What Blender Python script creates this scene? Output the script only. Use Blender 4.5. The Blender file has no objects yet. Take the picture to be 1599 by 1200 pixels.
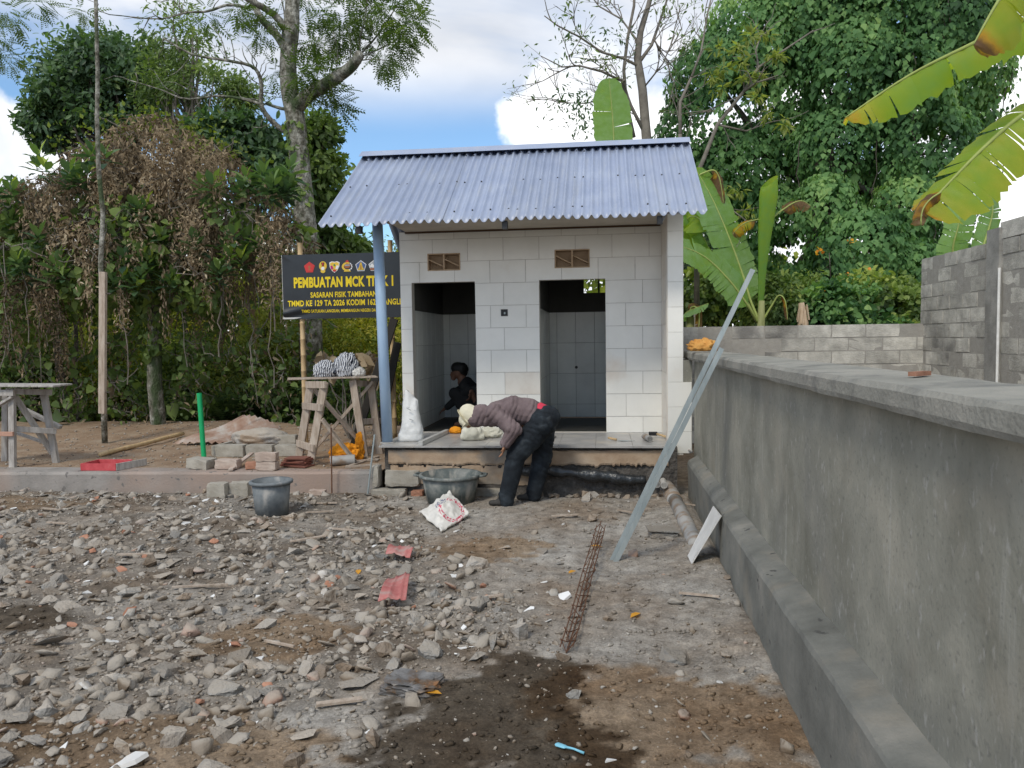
import bpy, bmesh, math, random
import numpy as np
from mathutils import Vector, Matrix

random.seed(7)
RNG = np.random.default_rng(11)
scene = bpy.context.scene
COL = scene.collection
PI = math.pi

# ------------------------------------------------------------------ camera
EYE = 1.735
FPX = 1200.0
YAW, PITCH, ROLL = math.radians(6.75), math.radians(3.35), math.radians(-0.84)
ROT = Matrix.Rotation(YAW, 3, 'Z') @ Matrix.Rotation(PI/2 - PITCH, 3, 'X') @ Matrix.Rotation(ROLL, 3, 'Z')
cam_data = bpy.data.cameras.new('camera')
cam_data.sensor_width = 36.0
cam_data.lens = FPX/1599*36
cam_data.clip_start = 0.05
cam_data.clip_end = 3000
cam = bpy.data.objects.new('camera', cam_data)
cam.matrix_world = Matrix.Translation((0, 0, EYE)) @ ROT.to_4x4()
COL.objects.link(cam)
scene.camera = cam

# ------------------------------------------------------------------ sky and sun
SUN_DIR = Vector((-0.26, -0.62, 0.76)).normalized()
world = bpy.data.worlds.new('World')
scene.world = world
world.use_nodes = True
wn, wl = world.node_tree.nodes, world.node_tree.links
wn.clear()
w_out = wn.new('ShaderNodeOutputWorld')
w_bg = wn.new('ShaderNodeBackground')
w_bg.inputs['Strength'].default_value = 0.10
sky = wn.new('ShaderNodeTexSky')
sky.sky_type = 'NISHITA'
sky.sun_disc = False
sky.sun_elevation = math.asin(SUN_DIR.z)
sky.sun_rotation = math.atan2(SUN_DIR.x, SUN_DIR.y)
sky.air_density = 1.0
sky.dust_density = 0.6
sky.ozone_density = 2.0


def wnode(t, **kw):
    n = wn.new(t)
    for k, v in kw.items():
        setattr(n, k, v)
    return n


def wmath(op, a, b=None, c=None, clamp=False):
    n = wn.new('ShaderNodeMath')
    n.operation = op
    n.use_clamp = clamp
    for i, v in enumerate((a, b, c)):
        if v is None:
            continue
        if isinstance(v, (int, float)):
            n.inputs[i].default_value = v
        else:
            wl.new(v, n.inputs[i])
    return n.outputs[0]


w_tc = wnode('ShaderNodeTexCoord')
w_sep = wnode('ShaderNodeSeparateXYZ')
wl.new(w_tc.outputs['Generated'], w_sep.inputs[0])
dz = wmath('MAXIMUM', w_sep.outputs['Z'], 0.0)
den = wmath('ADD', dz, 0.22)
w_cmb = wnode('ShaderNodeCombineXYZ')
wl.new(wmath('DIVIDE', w_sep.outputs['X'], den), w_cmb.inputs[0])
wl.new(wmath('DIVIDE', w_sep.outputs['Y'], den), w_cmb.inputs[1])
w_cmb.inputs[2].default_value = 3.1
# high thin cloud sheet
n1 = wnode('ShaderNodeTexNoise')
n1.inputs['Scale'].default_value = 0.85
n1.inputs['Detail'].default_value = 7
n1.inputs['Roughness'].default_value = 0.52
n1.inputs['Distortion'].default_value = 0.4
wl.new(w_cmb.outputs[0], n1.inputs['Vector'])
r1 = wnode('ShaderNodeMapRange')
r1.interpolation_type = 'SMOOTHSTEP'
r1.inputs['From Min'].default_value = 0.35
r1.inputs['From Max'].default_value = 0.53
wl.new(n1.outputs['Fac'], r1.inputs['Value'])
n1b = wnode('ShaderNodeTexNoise')
n1b.inputs['Scale'].default_value = 1.7
n1b.inputs['Detail'].default_value = 5
wl.new(w_cmb.outputs[0], n1b.inputs['Vector'])
sheet_col = wnode('ShaderNodeMix', data_type='RGBA')
sheet_col.inputs['A'].default_value = (4.5, 4.65, 4.95, 1)
sheet_col.inputs['B'].default_value = (6.9, 6.9, 6.95, 1)
r1b = wnode('ShaderNodeMapRange')
r1b.inputs['From Min'].default_value = 0.35
r1b.inputs['From Max'].default_value = 0.65
wl.new(n1b.outputs['Fac'], r1b.inputs['Value'])
wl.new(r1b.outputs[0], sheet_col.inputs['Factor'])
sky_gain = wnode('ShaderNodeMix', data_type='RGBA', blend_type='MULTIPLY')
sky_gain.inputs['Factor'].default_value = 1
sky_gain.inputs['B'].default_value = (0.74, 0.95, 1.06, 1)
wl.new(sky.outputs[0], sky_gain.inputs['A'])
mix1 = wnode('ShaderNodeMix', data_type='RGBA')
r1z = wnode('ShaderNodeMapRange')
r1z.interpolation_type = 'SMOOTHSTEP'
r1z.inputs['From Min'].default_value = 0.25
r1z.inputs['From Max'].default_value = 0.345
r1z.inputs['To Min'].default_value = 0.06
r1z.inputs['To Max'].default_value = 0.95
wl.new(dz, r1z.inputs['Value'])
wl.new(wmath('MULTIPLY', r1.outputs[0], r1z.outputs[0]), mix1.inputs['Factor'])
wl.new(sky_gain.outputs['Result'], mix1.inputs['A'])
wl.new(sheet_col.outputs['Result'], mix1.inputs['B'])
# low cumulus bank with a billowy top
n2 = wnode('ShaderNodeTexNoise')
n2.inputs['Scale'].default_value = 5.5
n2.inputs['Detail'].default_value = 6
n2.inputs['Roughness'].default_value = 0.55
w_map = wnode('ShaderNodeMapping')
w_map.inputs['Location'].default_value = (0.37, 0.2, 0.0)
wl.new(w_tc.outputs['Generated'], w_map.inputs[0])
wl.new(w_map.outputs[0], n2.inputs['Vector'])
n2b = wnode('ShaderNodeTexNoise')
n2b.inputs['Scale'].default_value = 2.2
n2b.inputs['Detail'].default_value = 1
w_map2 = wnode('ShaderNodeMapping')
w_map2.inputs['Location'].default_value = (1.0, 0.0, 0.3)
wl.new(w_tc.outputs['Generated'], w_map2.inputs[0])
wl.new(w_map2.outputs[0], n2b.inputs['Vector'])
bank = wmath('ADD', wmath('MULTIPLY', n2.outputs['Fac'], 0.34), wmath('MULTIPLY', n2b.outputs['Fac'], 0.55))
bank = wmath('ADD', bank, wmath('MULTIPLY', wmath('MINIMUM', wmath('MAXIMUM', wmath('MULTIPLY_ADD', wmath('ABSOLUTE', wmath('ADD', w_sep.outputs['X'], 0.27)), 8.0, -0.35), 0.0), 1.25), 0.12))
cum = wmath('SUBTRACT', wmath('SUBTRACT', bank, 0.325), dz)
r2 = wnode('ShaderNodeMapRange')
r2.interpolation_type = 'SMOOTHSTEP'
r2.inputs['From Min'].default_value = 0.0
r2.inputs['From Max'].default_value = 0.034
wl.new(cum, r2.inputs['Value'])
mix2 = wnode('ShaderNodeMix', data_type='RGBA')
wl.new(r2.outputs[0], mix2.inputs['Factor'])
wl.new(mix1.outputs['Result'], mix2.inputs['A'])
n3 = wnode('ShaderNodeTexNoise')
n3.inputs['Scale'].default_value = 9.0
n3.inputs['Detail'].default_value = 5
wl.new(w_map.outputs[0], n3.inputs['Vector'])
r3 = wnode('ShaderNodeMapRange')
r3.inputs['From Min'].default_value = 0.38
r3.inputs['From Max'].default_value = 0.58
wl.new(n3.outputs['Fac'], r3.inputs['Value'])
cum_col = wnode('ShaderNodeMix', data_type='RGBA')
cum_col.inputs['A'].default_value = (5.5, 5.75, 6.2, 1)
cum_col.inputs['B'].default_value = (8.2, 8.25, 8.35, 1)
wl.new(r3.outputs[0], cum_col.inputs['Factor'])
wl.new(cum_col.outputs['Result'], mix2.inputs['B'])
wl.new(mix2.outputs['Result'], w_bg.inputs['Color'])
wl.new(w_bg.outputs[0], w_out.inputs['Surface'])

sun_data = bpy.data.lights.new('sun', 'SUN')
sun_data.energy = 1.15
sun_data.angle = math.radians(12)
sun_data.color = (1.0, 0.92, 0.79)
sun = bpy.data.objects.new('sun', sun_data)
sun.rotation_euler = (-SUN_DIR).to_track_quat('-Z', 'Y').to_euler()
sun.location = (-6, -6, 12)
COL.objects.link(sun)

scene.view_settings.view_transform = 'Standard'
scene.view_settings.look = 'None'
scene.view_settings.gamma = 1
scene.view_settings.use_curve_mapping = False
scene.view_settings.exposure = 0.78
scene.render.engine = 'CYCLES'
scene.cycles.use_denoising = True
scene.cycles.max_bounces = 6
scene.cycles.transparent_max_bounces = 6
scene.cycles.caustics_reflective = False
scene.cycles.caustics_refractive = False


# ------------------------------------------------------------------ pixel -> place helpers (a pixel is only a direction;
# the distance comes from the ground, terrace, facade or wall the thing touches)
def ray(x, y):
    return ROT @ Vector(((x - 799.5)/FPX, -(y - 600)/FPX, -1))


def on_z(x, y, z=0.0):
    d = ray(x, y)
    return Vector((0, 0, EYE)) + d*((z - EYE)/d.z)


def on_y(x, y, Y):
    d = ray(x, y)
    return Vector((0, 0, EYE)) + d*(Y/d.y)


def on_x(x, y, X):
    d = ray(x, y)
    return Vector((0, 0, EYE)) + d*(X/d.x)


def ppm(p):
    q = ROT.transposed() @ (Vector(p) - Vector((0, 0, EYE)))
    return FPX/-q.z


# ------------------------------------------------------------------ numpy noise
def _hash(ix, iy, seed):
    h = (ix.astype(np.int64)*374761393 + iy.astype(np.int64)*668265263 + seed*1442695041) & 0xffffffff
    h = ((h ^ (h >> 13))*1274126177) & 0xffffffff
    return ((h ^ (h >> 16)) & 0xffff)/65535.0


def vnoise(x, y, seed=0):
    x = np.asarray(x, float); y = np.asarray(y, float)
    ix, iy = np.floor(x), np.floor(y)
    fx, fy = x - ix, y - iy
    fx = fx*fx*(3 - 2*fx); fy = fy*fy*(3 - 2*fy)
    a = _hash(ix, iy, seed); b = _hash(ix + 1, iy, seed)
    c = _hash(ix, iy + 1, seed); d = _hash(ix + 1, iy + 1, seed)
    return (a*(1 - fx) + b*fx)*(1 - fy) + (c*(1 - fx) + d*fx)*fy


def fbm(x, y, seed=0, octv=4):
    s, a, t = 0.0, 0.5, 0.0
    for o in range(octv):
        s = s + a*vnoise(np.asarray(x)*2**o, np.asarray(y)*2**o, seed + o*17)
        t += a
        a *= 0.5
    return s/t


def sstep(a, b, x):
    t = np.clip((np.asarray(x, float) - a)/(b - a), 0, 1)
    return t*t*(3 - 2*t)


# ------------------------------------------------------------------ materials
def ramp_set(r, stops):
    e = r.color_ramp.elements
    while len(e) < len(stops):
        e.new(0.5)
    for i, (p, c) in enumerate(stops):
        e[i].position = p
        e[i].color = (*c, 1)


def new_mat(name):
    m = bpy.data.materials.new(name)
    m.use_nodes = True
    nt = m.node_tree
    return m, nt.nodes, nt.links, nt.nodes['Principled BSDF']


def M(name, stops, scale=6.0, rough=0.85, bump=0.3, bscale=60.0, spec=0.3, metal=0.0, rnd=0.0, detail=8.0,
      stretch=(1, 1, 1), obj=False, dust=None, speck=None, second=None, attr=None, bdist=0.01, distort=0.0):
    """procedural material: noise -> colour ramp, fine bump, optional per-object brightness and a second stain layer"""
    if isinstance(stops[0], (int, float)):
        stops = [(0.3, tuple(c*0.88 for c in stops)), (0.7, tuple(min(1, c*1.1) for c in stops))]
    m, N, L, B = new_mat(name)
    if obj:
        tc = N.new('ShaderNodeTexCoord'); vec = tc.outputs['Object']
    else:
        g = N.new('ShaderNodeNewGeometry'); vec = g.outputs['Position']
    mp = N.new('ShaderNodeMapping')
    mp.inputs['Scale'].default_value = stretch
    L.new(vec, mp.inputs[0])
    n = N.new('ShaderNodeTexNoise')
    n.inputs['Scale'].default_value = scale
    n.inputs['Detail'].default_value = detail
    n.inputs['Roughness'].default_value = 0.62
    n.inputs['Distortion'].default_value = distort
    L.new(mp.outputs[0], n.inputs['Vector'])
    r = N.new('ShaderNodeValToRGB')
    ramp_set(r, stops)
    if attr:
        at = N.new('ShaderNodeAttribute'); at.attribute_name = attr
        mx = N.new('ShaderNodeMath'); mx.operation = 'MULTIPLY_ADD'
        L.new(n.outputs['Fac'], mx.inputs[0]); mx.inputs[1].default_value = 0.35
        L.new(at.outputs['Fac'], mx.inputs[2])
        L.new(mx.outputs[0], r.inputs[0])
    else:
        L.new(n.outputs['Fac'], r.inputs[0])
    col = r.outputs[0]
    if second:   # (colour, scale, lo, hi, stretch)
        c2, sc2, lo, hi, st2 = second
        mp2 = N.new('ShaderNodeMapping'); mp2.inputs['Scale'].default_value = st2
        mp2.inputs['Location'].default_value = (3.3, 1.7, 5.1)
        L.new(vec, mp2.inputs[0])
        n2 = N.new('ShaderNodeTexNoise'); n2.inputs['Scale'].default_value = sc2
        n2.inputs['Detail'].default_value = 6
        L.new(mp2.outputs[0], n2.inputs['Vector'])
        mr = N.new('ShaderNodeMapRange'); mr.inputs['From Min'].default_value = lo; mr.inputs['From Max'].default_value = hi
        L.new(n2.outputs['Fac'], mr.inputs['Value'])
        mx2 = N.new('ShaderNodeMix'); mx2.data_type = 'RGBA'
        L.new(mr.outputs[0], mx2.inputs['Factor']); L.new(col, mx2.inputs['A'])
        mx2.inputs['B'].default_value = (*c2, 1)
        col = mx2.outputs['Result']
    if speck:    # (colour, scale, threshold)
        c3, sc3, th = speck
        n3 = N.new('ShaderNodeTexNoise'); n3.inputs['Scale'].default_value = sc3; n3.inputs['Detail'].default_value = 3
        L.new(vec, n3.inputs['Vector'])
        mr3 = N.new('ShaderNodeMapRange'); mr3.inputs['From Min'].default_value = th; mr3.inputs['From Max'].default_value = th + 0.04
        L.new(n3.outputs['Fac'], mr3.inputs['Value'])
        mx3 = N.new('ShaderNodeMix'); mx3.data_type = 'RGBA'
        L.new(mr3.outputs[0], mx3.inputs['Factor']); L.new(col, mx3.inputs['A'])
        mx3.inputs['B'].default_value = (*c3, 1)
        col = mx3.outputs['Result']
    if dust:     # dust settled on faces that look up
        gd = N.new('ShaderNodeNewGeometry'); sx = N.new('ShaderNodeSeparateXYZ'); L.new(gd.outputs['Normal'], sx.inputs[0])
        nd = N.new('ShaderNodeTexNoise'); nd.inputs['Scale'].default_value = 14; nd.inputs['Detail'].default_value = 5; L.new(gd.outputs['Position'], nd.inputs['Vector'])
        ad_ = N.new('ShaderNodeMath'); ad_.operation = 'ADD'; L.new(sx.outputs['Z'], ad_.inputs[0]); L.new(nd.outputs['Fac'], ad_.inputs[1])
        mrd = N.new('ShaderNodeMapRange'); mrd.inputs['From Min'].default_value = .75; mrd.inputs['From Max'].default_value = 1.35; mrd.inputs['To Max'].default_value = .8
        L.new(ad_.outputs[0], mrd.inputs['Value'])
        mxd = N.new('ShaderNodeMix'); mxd.data_type = 'RGBA'; L.new(mrd.outputs[0], mxd.inputs['Factor']); L.new(col, mxd.inputs['A']); mxd.inputs['B'].default_value = (*dust, 1)
        col = mxd.outputs['Result']
    if rnd:
        oi = N.new('ShaderNodeObjectInfo')
        ma = N.new('ShaderNodeMath'); ma.operation = 'MULTIPLY_ADD'
        L.new(oi.outputs['Random'], ma.inputs[0]); ma.inputs[1].default_value = 2*rnd; ma.inputs[2].default_value = 1 - rnd
        hs = N.new('ShaderNodeHueSaturation')
        L.new(ma.outputs[0], hs.inputs['Value']); L.new(col, hs.inputs['Color'])
        col = hs.outputs[0]
    L.new(col, B.inputs['Base Color'])
    B.inputs['Roughness'].default_value = rough
    B.inputs['Specular IOR Level'].default_value = spec
    B.inputs['Metallic'].default_value = metal
    if bump:
        nb = N.new('ShaderNodeTexNoise'); nb.inputs['Scale'].default_value = bscale; nb.inputs['Detail'].default_value = 6
        L.new(mp.outputs[0], nb.inputs['Vector'])
        bp = N.new('ShaderNodeBump'); bp.inputs['Strength'].default_value = bump; bp.inputs['Distance'].default_value = bdist
        L.new(nb.outputs['Fac'], bp.inputs['Height'])
        L.new(bp.outputs[0], B.inputs['Normal'])
    return m


def leaf_mat(name, stops, trans=0.35, rough=0.5, spec=0.35, tcol=None, attr='tint'):
    m, N, L, B = new_mat(name)
    at = N.new('ShaderNodeAttribute'); at.attribute_name = attr
    r = N.new('ShaderNodeValToRGB'); ramp_set(r, stops)
    L.new(at.outputs['Fac'], r.inputs[0])
    L.new(r.outputs[0], B.inputs['Base Color'])
    B.inputs['Roughness'].default_value = rough
    B.inputs['Specular IOR Level'].default_value = spec
    t = N.new('ShaderNodeBsdfTranslucent')
    g = N.new('ShaderNodeMix'); g.data_type = 'RGBA'; g.blend_type = 'MULTIPLY'; g.inputs['Factor'].default_value = 1
    L.new(r.outputs[0], g.inputs['A']); g.inputs['B'].default_value = (*(tcol or (1.5, 1.7, 0.7)), 1)
    L.new(g.outputs['Result'], t.inputs['Color'])
    mx = N.new('ShaderNodeMixShader'); mx.inputs[0].default_value = trans
    L.new(B.outputs[0], mx.inputs[1]); L.new(t.outputs[0], mx.inputs[2])
    L.new(mx.outputs[0], N['Material Output'].inputs['Surface'])
    return m


# ------------------------------------------------------------------ mesh helpers
class MB:
    """collects shapes in world coordinates; build() links them as ONE mesh object"""
    def __init__(self):
        self.v, self.f, self.mi = [], [], []
        self.cur = 0

    def add(self, vs, fs):
        b = len(self.v)
        self.v += [tuple(p) for p in vs]
        self.f += [tuple(b + i for i in f) for f in fs]
        self.mi += [self.cur]*len(fs)
        return self

    def box(self, c, s, rot=None):
        hx, hy, hz = s[0]/2, s[1]/2, s[2]/2
        vs = [Vector((x*hx, y*hy, z*hz)) for z in (-1, 1) for y in (-1, 1) for x in (-1, 1)]
        if rot is not None:
            vs = [rot @ p for p in vs]
        c = Vector(c)
        return self.add([c + p for p in vs], [(0, 2, 3, 1), (4, 5, 7, 6), (0, 1, 5, 4), (2, 6, 7, 3), (0, 4, 6, 2), (1, 3, 7, 5)])

    def span(self, x0, x1, y0, y1, z0, z1):
        return self.box(((x0 + x1)/2, (y0 + y1)/2, (z0 + z1)/2), (x1 - x0, y1 - y0, z1 - z0))

    def bar(self, p, q, w, h, up=(0, 0, 1)):
        p, q = Vector(p), Vector(q)
        d = (q - p); ln = d.length; d.normalize()
        u = Vector(up)
        x = d.cross(u)
        if x.length < 1e-3:
            x = d.cross(Vector((0, 1, 0)))
        x.normalize(); z = x.cross(d)
        R = Matrix((x, d, z)).transposed()
        return self.box((p + q)/2, (w, ln, h), R)

    def tube(self, pts, rad, n=8, caps=True, squash=None):
        pts = [Vector(p) for p in pts]
        if isinstance(rad, (int, float)):
            rad = [rad]*len(pts)
        vs, fs = [], []
        prev = None
        for i, p in enumerate(pts):
            t = (pts[min(i + 1, len(pts) - 1)] - pts[max(i - 1, 0)])
            if t.length < 1e-9:
                t = Vector((0, 0, 1))
            t.normalize()
            if prev is None:
                a = t.cross(Vector((0.13, 0.31, 0.94)))
                if a.length < 1e-3:
                    a = t.cross(Vector((1, 0, 0)))
            else:
                a = prev - t*prev.dot(t)
            a.normalize(); prev = a
            b = t.cross(a)
            for k in range(n):
                w = 2*PI*k/n
                o = (a*math.cos(w) + b*math.sin(w))*rad[i]
                if squash:
                    ax = Vector(squash[0]); o = o - ax*o.dot(ax)*(1 - squash[1])
                vs.append(p + o)
        for i in range(len(pts) - 1):
            for k in range(n):
                k2 = (k + 1) % n
                fs.append((i*n + k, i*n + k2, (i + 1)*n + k2, (i + 1)*n + k))
        if caps:
            fs.append(tuple(range(n - 1, -1, -1)))
            fs.append(tuple((len(pts) - 1)*n + k for k in range(n)))
        return self.add(vs, fs)

    def lathe(self, prof, c, n=32, caps=False):
        c = Vector(c)
        vs = [c + Vector((r*math.cos(2*PI*k/n), r*math.sin(2*PI*k/n), z)) for r, z in prof for k in range(n)]
        fs = []
        for i in range(len(prof) - 1):
            for k in range(n):
                k2 = (k + 1) % n
                fs.append((i*n + k, i*n + k2, (i + 1)*n + k2, (i + 1)*n + k))
        if caps:
            fs.append(tuple(range(n - 1, -1, -1)))
            fs.append(tuple((len(prof) - 1)*n + k for k in range(n)))
        return self.add(vs, fs)

    def loft(self, rings, caps=True):
        n = len(rings[0]); vs = [p for r in rings for p in r]; fs = []
        for i in range(len(rings) - 1):
            for k in range(n):
                k2 = (k + 1) % n
                fs.append((i*n + k, i*n + k2, (i + 1)*n + k2, (i + 1)*n + k))
        if caps:
            fs.append(tuple(range(n - 1, -1, -1)))
            fs.append(tuple((len(rings) - 1)*n + k for k in range(n)))
        return self.add(vs, fs)

    def capsule(self, p0, p1, r0, r1, n=16, squash=None):
        p0, p1 = Vector(p0), Vector(p1)
        d = p1 - p0
        if d.length < 1e-6:
            d = Vector((0, 0, 1e-4))
        d.normalize()
        pts, rad = [], []
        for a in (-88, -65, -40, -15):
            pts.append(p0 + d*r0*math.sin(math.radians(a))); rad.append(r0*math.cos(math.radians(a)))
        for a in (15, 40, 65, 88):
            pts.append(p1 + d*r1*math.sin(math.radians(a))); rad.append(r1*math.cos(math.radians(a)))
        return self.tube(pts, rad, n, True, squash)

    def poly(self, pts, thick, nrm):
        """extruded flat polygon"""
        nrm = Vector(nrm)*thick
        k = len(pts)
        vs = [Vector(p) for p in pts] + [Vector(p) + nrm for p in pts]
        fs = [tuple(range(k - 1, -1, -1)), tuple(range(k, 2*k))]
        fs += [(i, (i + 1) % k, k + (i + 1) % k, k + i) for i in range(k)]
        return self.add(vs, fs)

    def build(self, name, mat, parent=None, smooth=False, bevel=0.0):
        return link_mesh(name, self.v, self.f, mat, parent, smooth, bevel, self.mi)


def place(o, V, parent):
    """origin at the base centre of the shape; the parent only ever has a location"""
    V = np.asarray(V, float)
    c = np.array([(V[:, 0].min() + V[:, 0].max())/2, (V[:, 1].min() + V[:, 1].max())/2, V[:, 2].min()])
    pl = world_loc(parent) if parent is not None else Vector((0, 0, 0))
    o.location = Vector(c) - pl
    return V - c


def world_loc(o):
    p = Vector((0, 0, 0))
    while o is not None:
        p = p + o.location
        o = o.parent
    return p


def link_mesh(name, V, F, mat, parent=None, smooth=False, bevel=0.0, mi=None):
    me = bpy.data.meshes.new(name)
    o = bpy.data.objects.new(name, me)
    V2 = place(o, V, parent)
    me.from_pydata(V2.tolist(), [], [list(f) for f in F])
    mats = mat if isinstance(mat, (list, tuple)) else [mat]
    for m in mats:
        me.materials.append(m)
    if mi is not None and len(mats) > 1:
        me.polygons.foreach_set('material_index', mi)
    if smooth:
        me.polygons.foreach_set('use_smooth', [True]*len(me.polygons))
    me.update()
    if parent is not None:
        o.parent = parent
    COL.objects.link(o)
    if bevel:
        b = o.modifiers.new('bevel', 'BEVEL'); b.width = bevel; b.segments = 2; b.limit_method = 'ANGLE'
    return o


def mesh_np(name, V, F, mat, parent=None, smooth=False, attrs=None):
    """fast path for big meshes of equal-sided faces"""
    me = bpy.data.meshes.new(name)
    o = bpy.data.objects.new(name, me)
    V2 = place(o, V, parent).astype(np.float32)
    F = np.asarray(F, np.int32)
    m, k = F.shape
    me.vertices.add(len(V2)); me.vertices.foreach_set('co', V2.ravel())
    me.loops.add(m*k); me.loops.foreach_set('vertex_index', F.ravel())
    me.polygons.add(m); me.polygons.foreach_set('loop_start', np.arange(m, dtype=np.int32)*k)
    if smooth:
        me.polygons.foreach_set('use_smooth', np.ones(m, bool))
    me.materials.append(mat)
    for nm, val in (attrs or {}).items():
        a = me.attributes.new(nm, 'FLOAT', 'POINT'); a.data.foreach_set('value', np.asarray(val, np.float32))
    me.update(calc_edges=True)
    me.validate()
    if parent is not None:
        o.parent = parent
    COL.objects.link(o)
    return o


def tag(o, label=None, cat=None, group=None, kind=None):
    if label: o['label'] = label
    if cat: o['category'] = cat
    if group: o['group'] = group
    if kind: o['kind'] = kind
    return o


def thing(name, label, cat, loc, group=None):
    o = bpy.data.objects.new(name, None)
    o.empty_display_size = 0.2
    o.location = Vector(loc)
    COL.objects.link(o)
    return tag(o, label, cat, group)


def remesh(name, mb, voxel, smooth_it, mat, parent=None, wrinkle=0.0, wscale=9.0, dec=0.6, folds=()):
    """melt overlapping shapes into one continuous smooth surface"""
    tmp = link_mesh('tmp', mb.v, mb.f, mat)
    r = tmp.modifiers.new('r', 'REMESH'); r.mode = 'VOXEL'; r.voxel_size = voxel
    s = tmp.modifiers.new('s', 'SMOOTH'); s.factor = 0.5; s.iterations = smooth_it
    if wrinkle:
        tx = bpy.data.textures.new('folds', 'CLOUDS'); tx.noise_scale = 1/wscale; tx.noise_depth = 2
        d = tmp.modifiers.new('d', 'DISPLACE'); d.texture = tx; d.strength = wrinkle; d.mid_level = 0.5
    if dec < 1:
        dm = tmp.modifiers.new('c', 'DECIMATE'); dm.ratio = dec
    dg = bpy.context.evaluated_depsgraph_get()
    me = bpy.data.meshes.new_from_object(tmp.evaluated_get(dg))
    V = np.empty(len(me.vertices)*3); me.vertices.foreach_get('co', V)
    V = V.reshape(-1, 3) + np.array(tmp.location)
    F = [tuple(p.vertices) for p in me.polygons]
    if folds:    # (direction across the folds, spacing, depth, seed)
        NV = np.empty(len(me.vertices)*3); me.vertex_normals.foreach_get('vector', NV); NV = NV.reshape(-1, 3)
        for dr, lam, amp, sd in folds:
            dr = np.array(dr, float)/np.linalg.norm(dr)
            ph = V @ dr/lam + 2.6*fbm(V[:, 0]*4.5 + V[:, 1]*2, V[:, 2]*4.5, sd, 3)
            w = sstep(.38, .62, fbm(V[:, 0]*5 + 3, V[:, 2]*5 + V[:, 1]*3, sd + 5, 2))
            V = V + NV*(amp*w*(np.abs(np.sin(PI*ph))**.6 - .6))[:, None]
    bpy.data.objects.remove(tmp)
    bpy.data.meshes.remove(me)
    return link_mesh(name, V, F, mat, parent, smooth=True)


# ------------------------------------------------------------------ leaves
def nrm(A):
    return A/np.maximum(np.linalg.norm(A, axis=1, keepdims=True), 1e-9)


KITE = (np.array([[0, 0, 0], [-.32, .42, .07], [0, 1, -.08], [.32, .42, .07]]), np.array([[0, 1, 2], [0, 2, 3]]))
LONG = (np.array([[0, 0, 0], [-.16, .4, .05], [0, 1, -.1], [.16, .4, .05]]), np.array([[0, 1, 2], [0, 2, 3]]))
HEART = (np.array([[0, 0, 0], [-.42, .12, .05], [-.36, .55, .05], [0, 1, -.1], [.36, .55, .05], [.42, .12, .05]]),
         np.array([[0, 1, 2], [0, 2, 3], [0, 3, 4], [0, 4, 5]]))
WIDE = (np.array([[0, 0, 0], [-.42, .33, .07], [0, 1, -.1], [.42, .33, .07]]), np.array([[0, 1, 2], [0, 2, 3]]))
OVAL = (np.array([[0, 0, 0], [-.17, .25, .05], [-.21, .62, .04], [0, 1, -.1], [.21, .62, .04], [.17, .25, .05], [0, .5, -.02]]),
        np.array([[0, 1, 6], [1, 2, 6], [2, 3, 6], [3, 4, 6], [4, 5, 6], [5, 0, 6]]))


def pinnate(pairs=7, lw=0.05, ll=0.26):
    V, F = [], []
    for i in range(pairs):
        t = 0.2 + 0.78*i/(pairs - 1)
        s = ll*(1 - 0.55*abs(t - 0.5)*1.6)
        for sg in (-1, 1):
            b = len(V); zz = -0.18*t*t
            V += [[0, t, zz], [sg*s*.5, t + .05 - lw, zz - .01], [sg*s, t + .1, zz - .06], [sg*s*.5, t + .05 + lw, zz - .01]]
            F += [[b, b + 1, b + 2], [b, b + 2, b + 3]]
    b = len(V)
    V += [[-.008, 0, 0], [.008, 0, 0], [0, 1, -.18]]
    F += [[b, b + 1, b + 2]]
    return np.array(V), np.array(F)


PINN = pinnate()
FERN = pinnate(11, 0.03, 0.3)


def leaves(name, P, D, NH, S, tint, tpl, mat, parent=None):
    T, F = tpl
    P, D, NH = np.asarray(P, float), nrm(np.asarray(D, float)), np.asarray(NH, float)
    S = np.asarray(S, float)
    X = np.cross(D, NH); X = nrm(X + 1e-6); N = np.cross(X, D)
    V = P[:, None] + S[:, None, None]*(T[None, :, 0:1]*X[:, None] + T[None, :, 1:2]*D[:, None] + T[None, :, 2:3]*N[:, None])
    k = len(T)
    FF = (F[None] + (np.arange(len(P))*k)[:, None, None]).reshape(-1, 3)
    return mesh_np(name, V.reshape(-1, 3), FF, mat, parent, attrs={'tint': np.repeat(np.clip(tint, 0, 1), k)})


def rdir(n):
    return nrm(RNG.normal(size=(n, 3)))


def clumps(center, radii, ncl, per, cr, hollow=0.35):
    """clumped points through an ellipsoid's volume -> points, outward, clump tint"""
    c = np.asarray(center, float); R = np.asarray(radii, float)
    u = rdir(ncl)*(hollow + (1 - hollow)*RNG.random((ncl, 1))**0.6)
    C = u*R
    tn = RNG.random(ncl)
    idx = np.repeat(np.arange(ncl), per)
    off = rdir(len(idx))*(RNG.random((len(idx), 1))**0.5)*cr*(0.6 + 0.8*RNG.random(ncl))[idx][:, None]
    off[:, 2] *= 0.7
    P = c + C[idx] + off
    out = nrm(C[idx]/R + 0.8*off/cr)
    return P, out, tn[idx], c + C


def shell(center, radii, n):
    u = rdir(n)
    return np.asarray(center) + u*np.asarray(radii)*(0.86 + 0.22*RNG.random((n, 1))), u


def wiggle(p, q, k=6, amp=0.1, seed=0):
    r = random.Random(seed)
    p, q = Vector(p), Vector(q); L = (q - p).length
    out = []
    for i in range(k + 1):
        t = i/k
        w = amp*L*math.sin(PI*t)
        out.append(p.lerp(q, t) + Vector((r.uniform(-w, w), r.uniform(-w, w), r.uniform(-w, w))))
    return out


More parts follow.
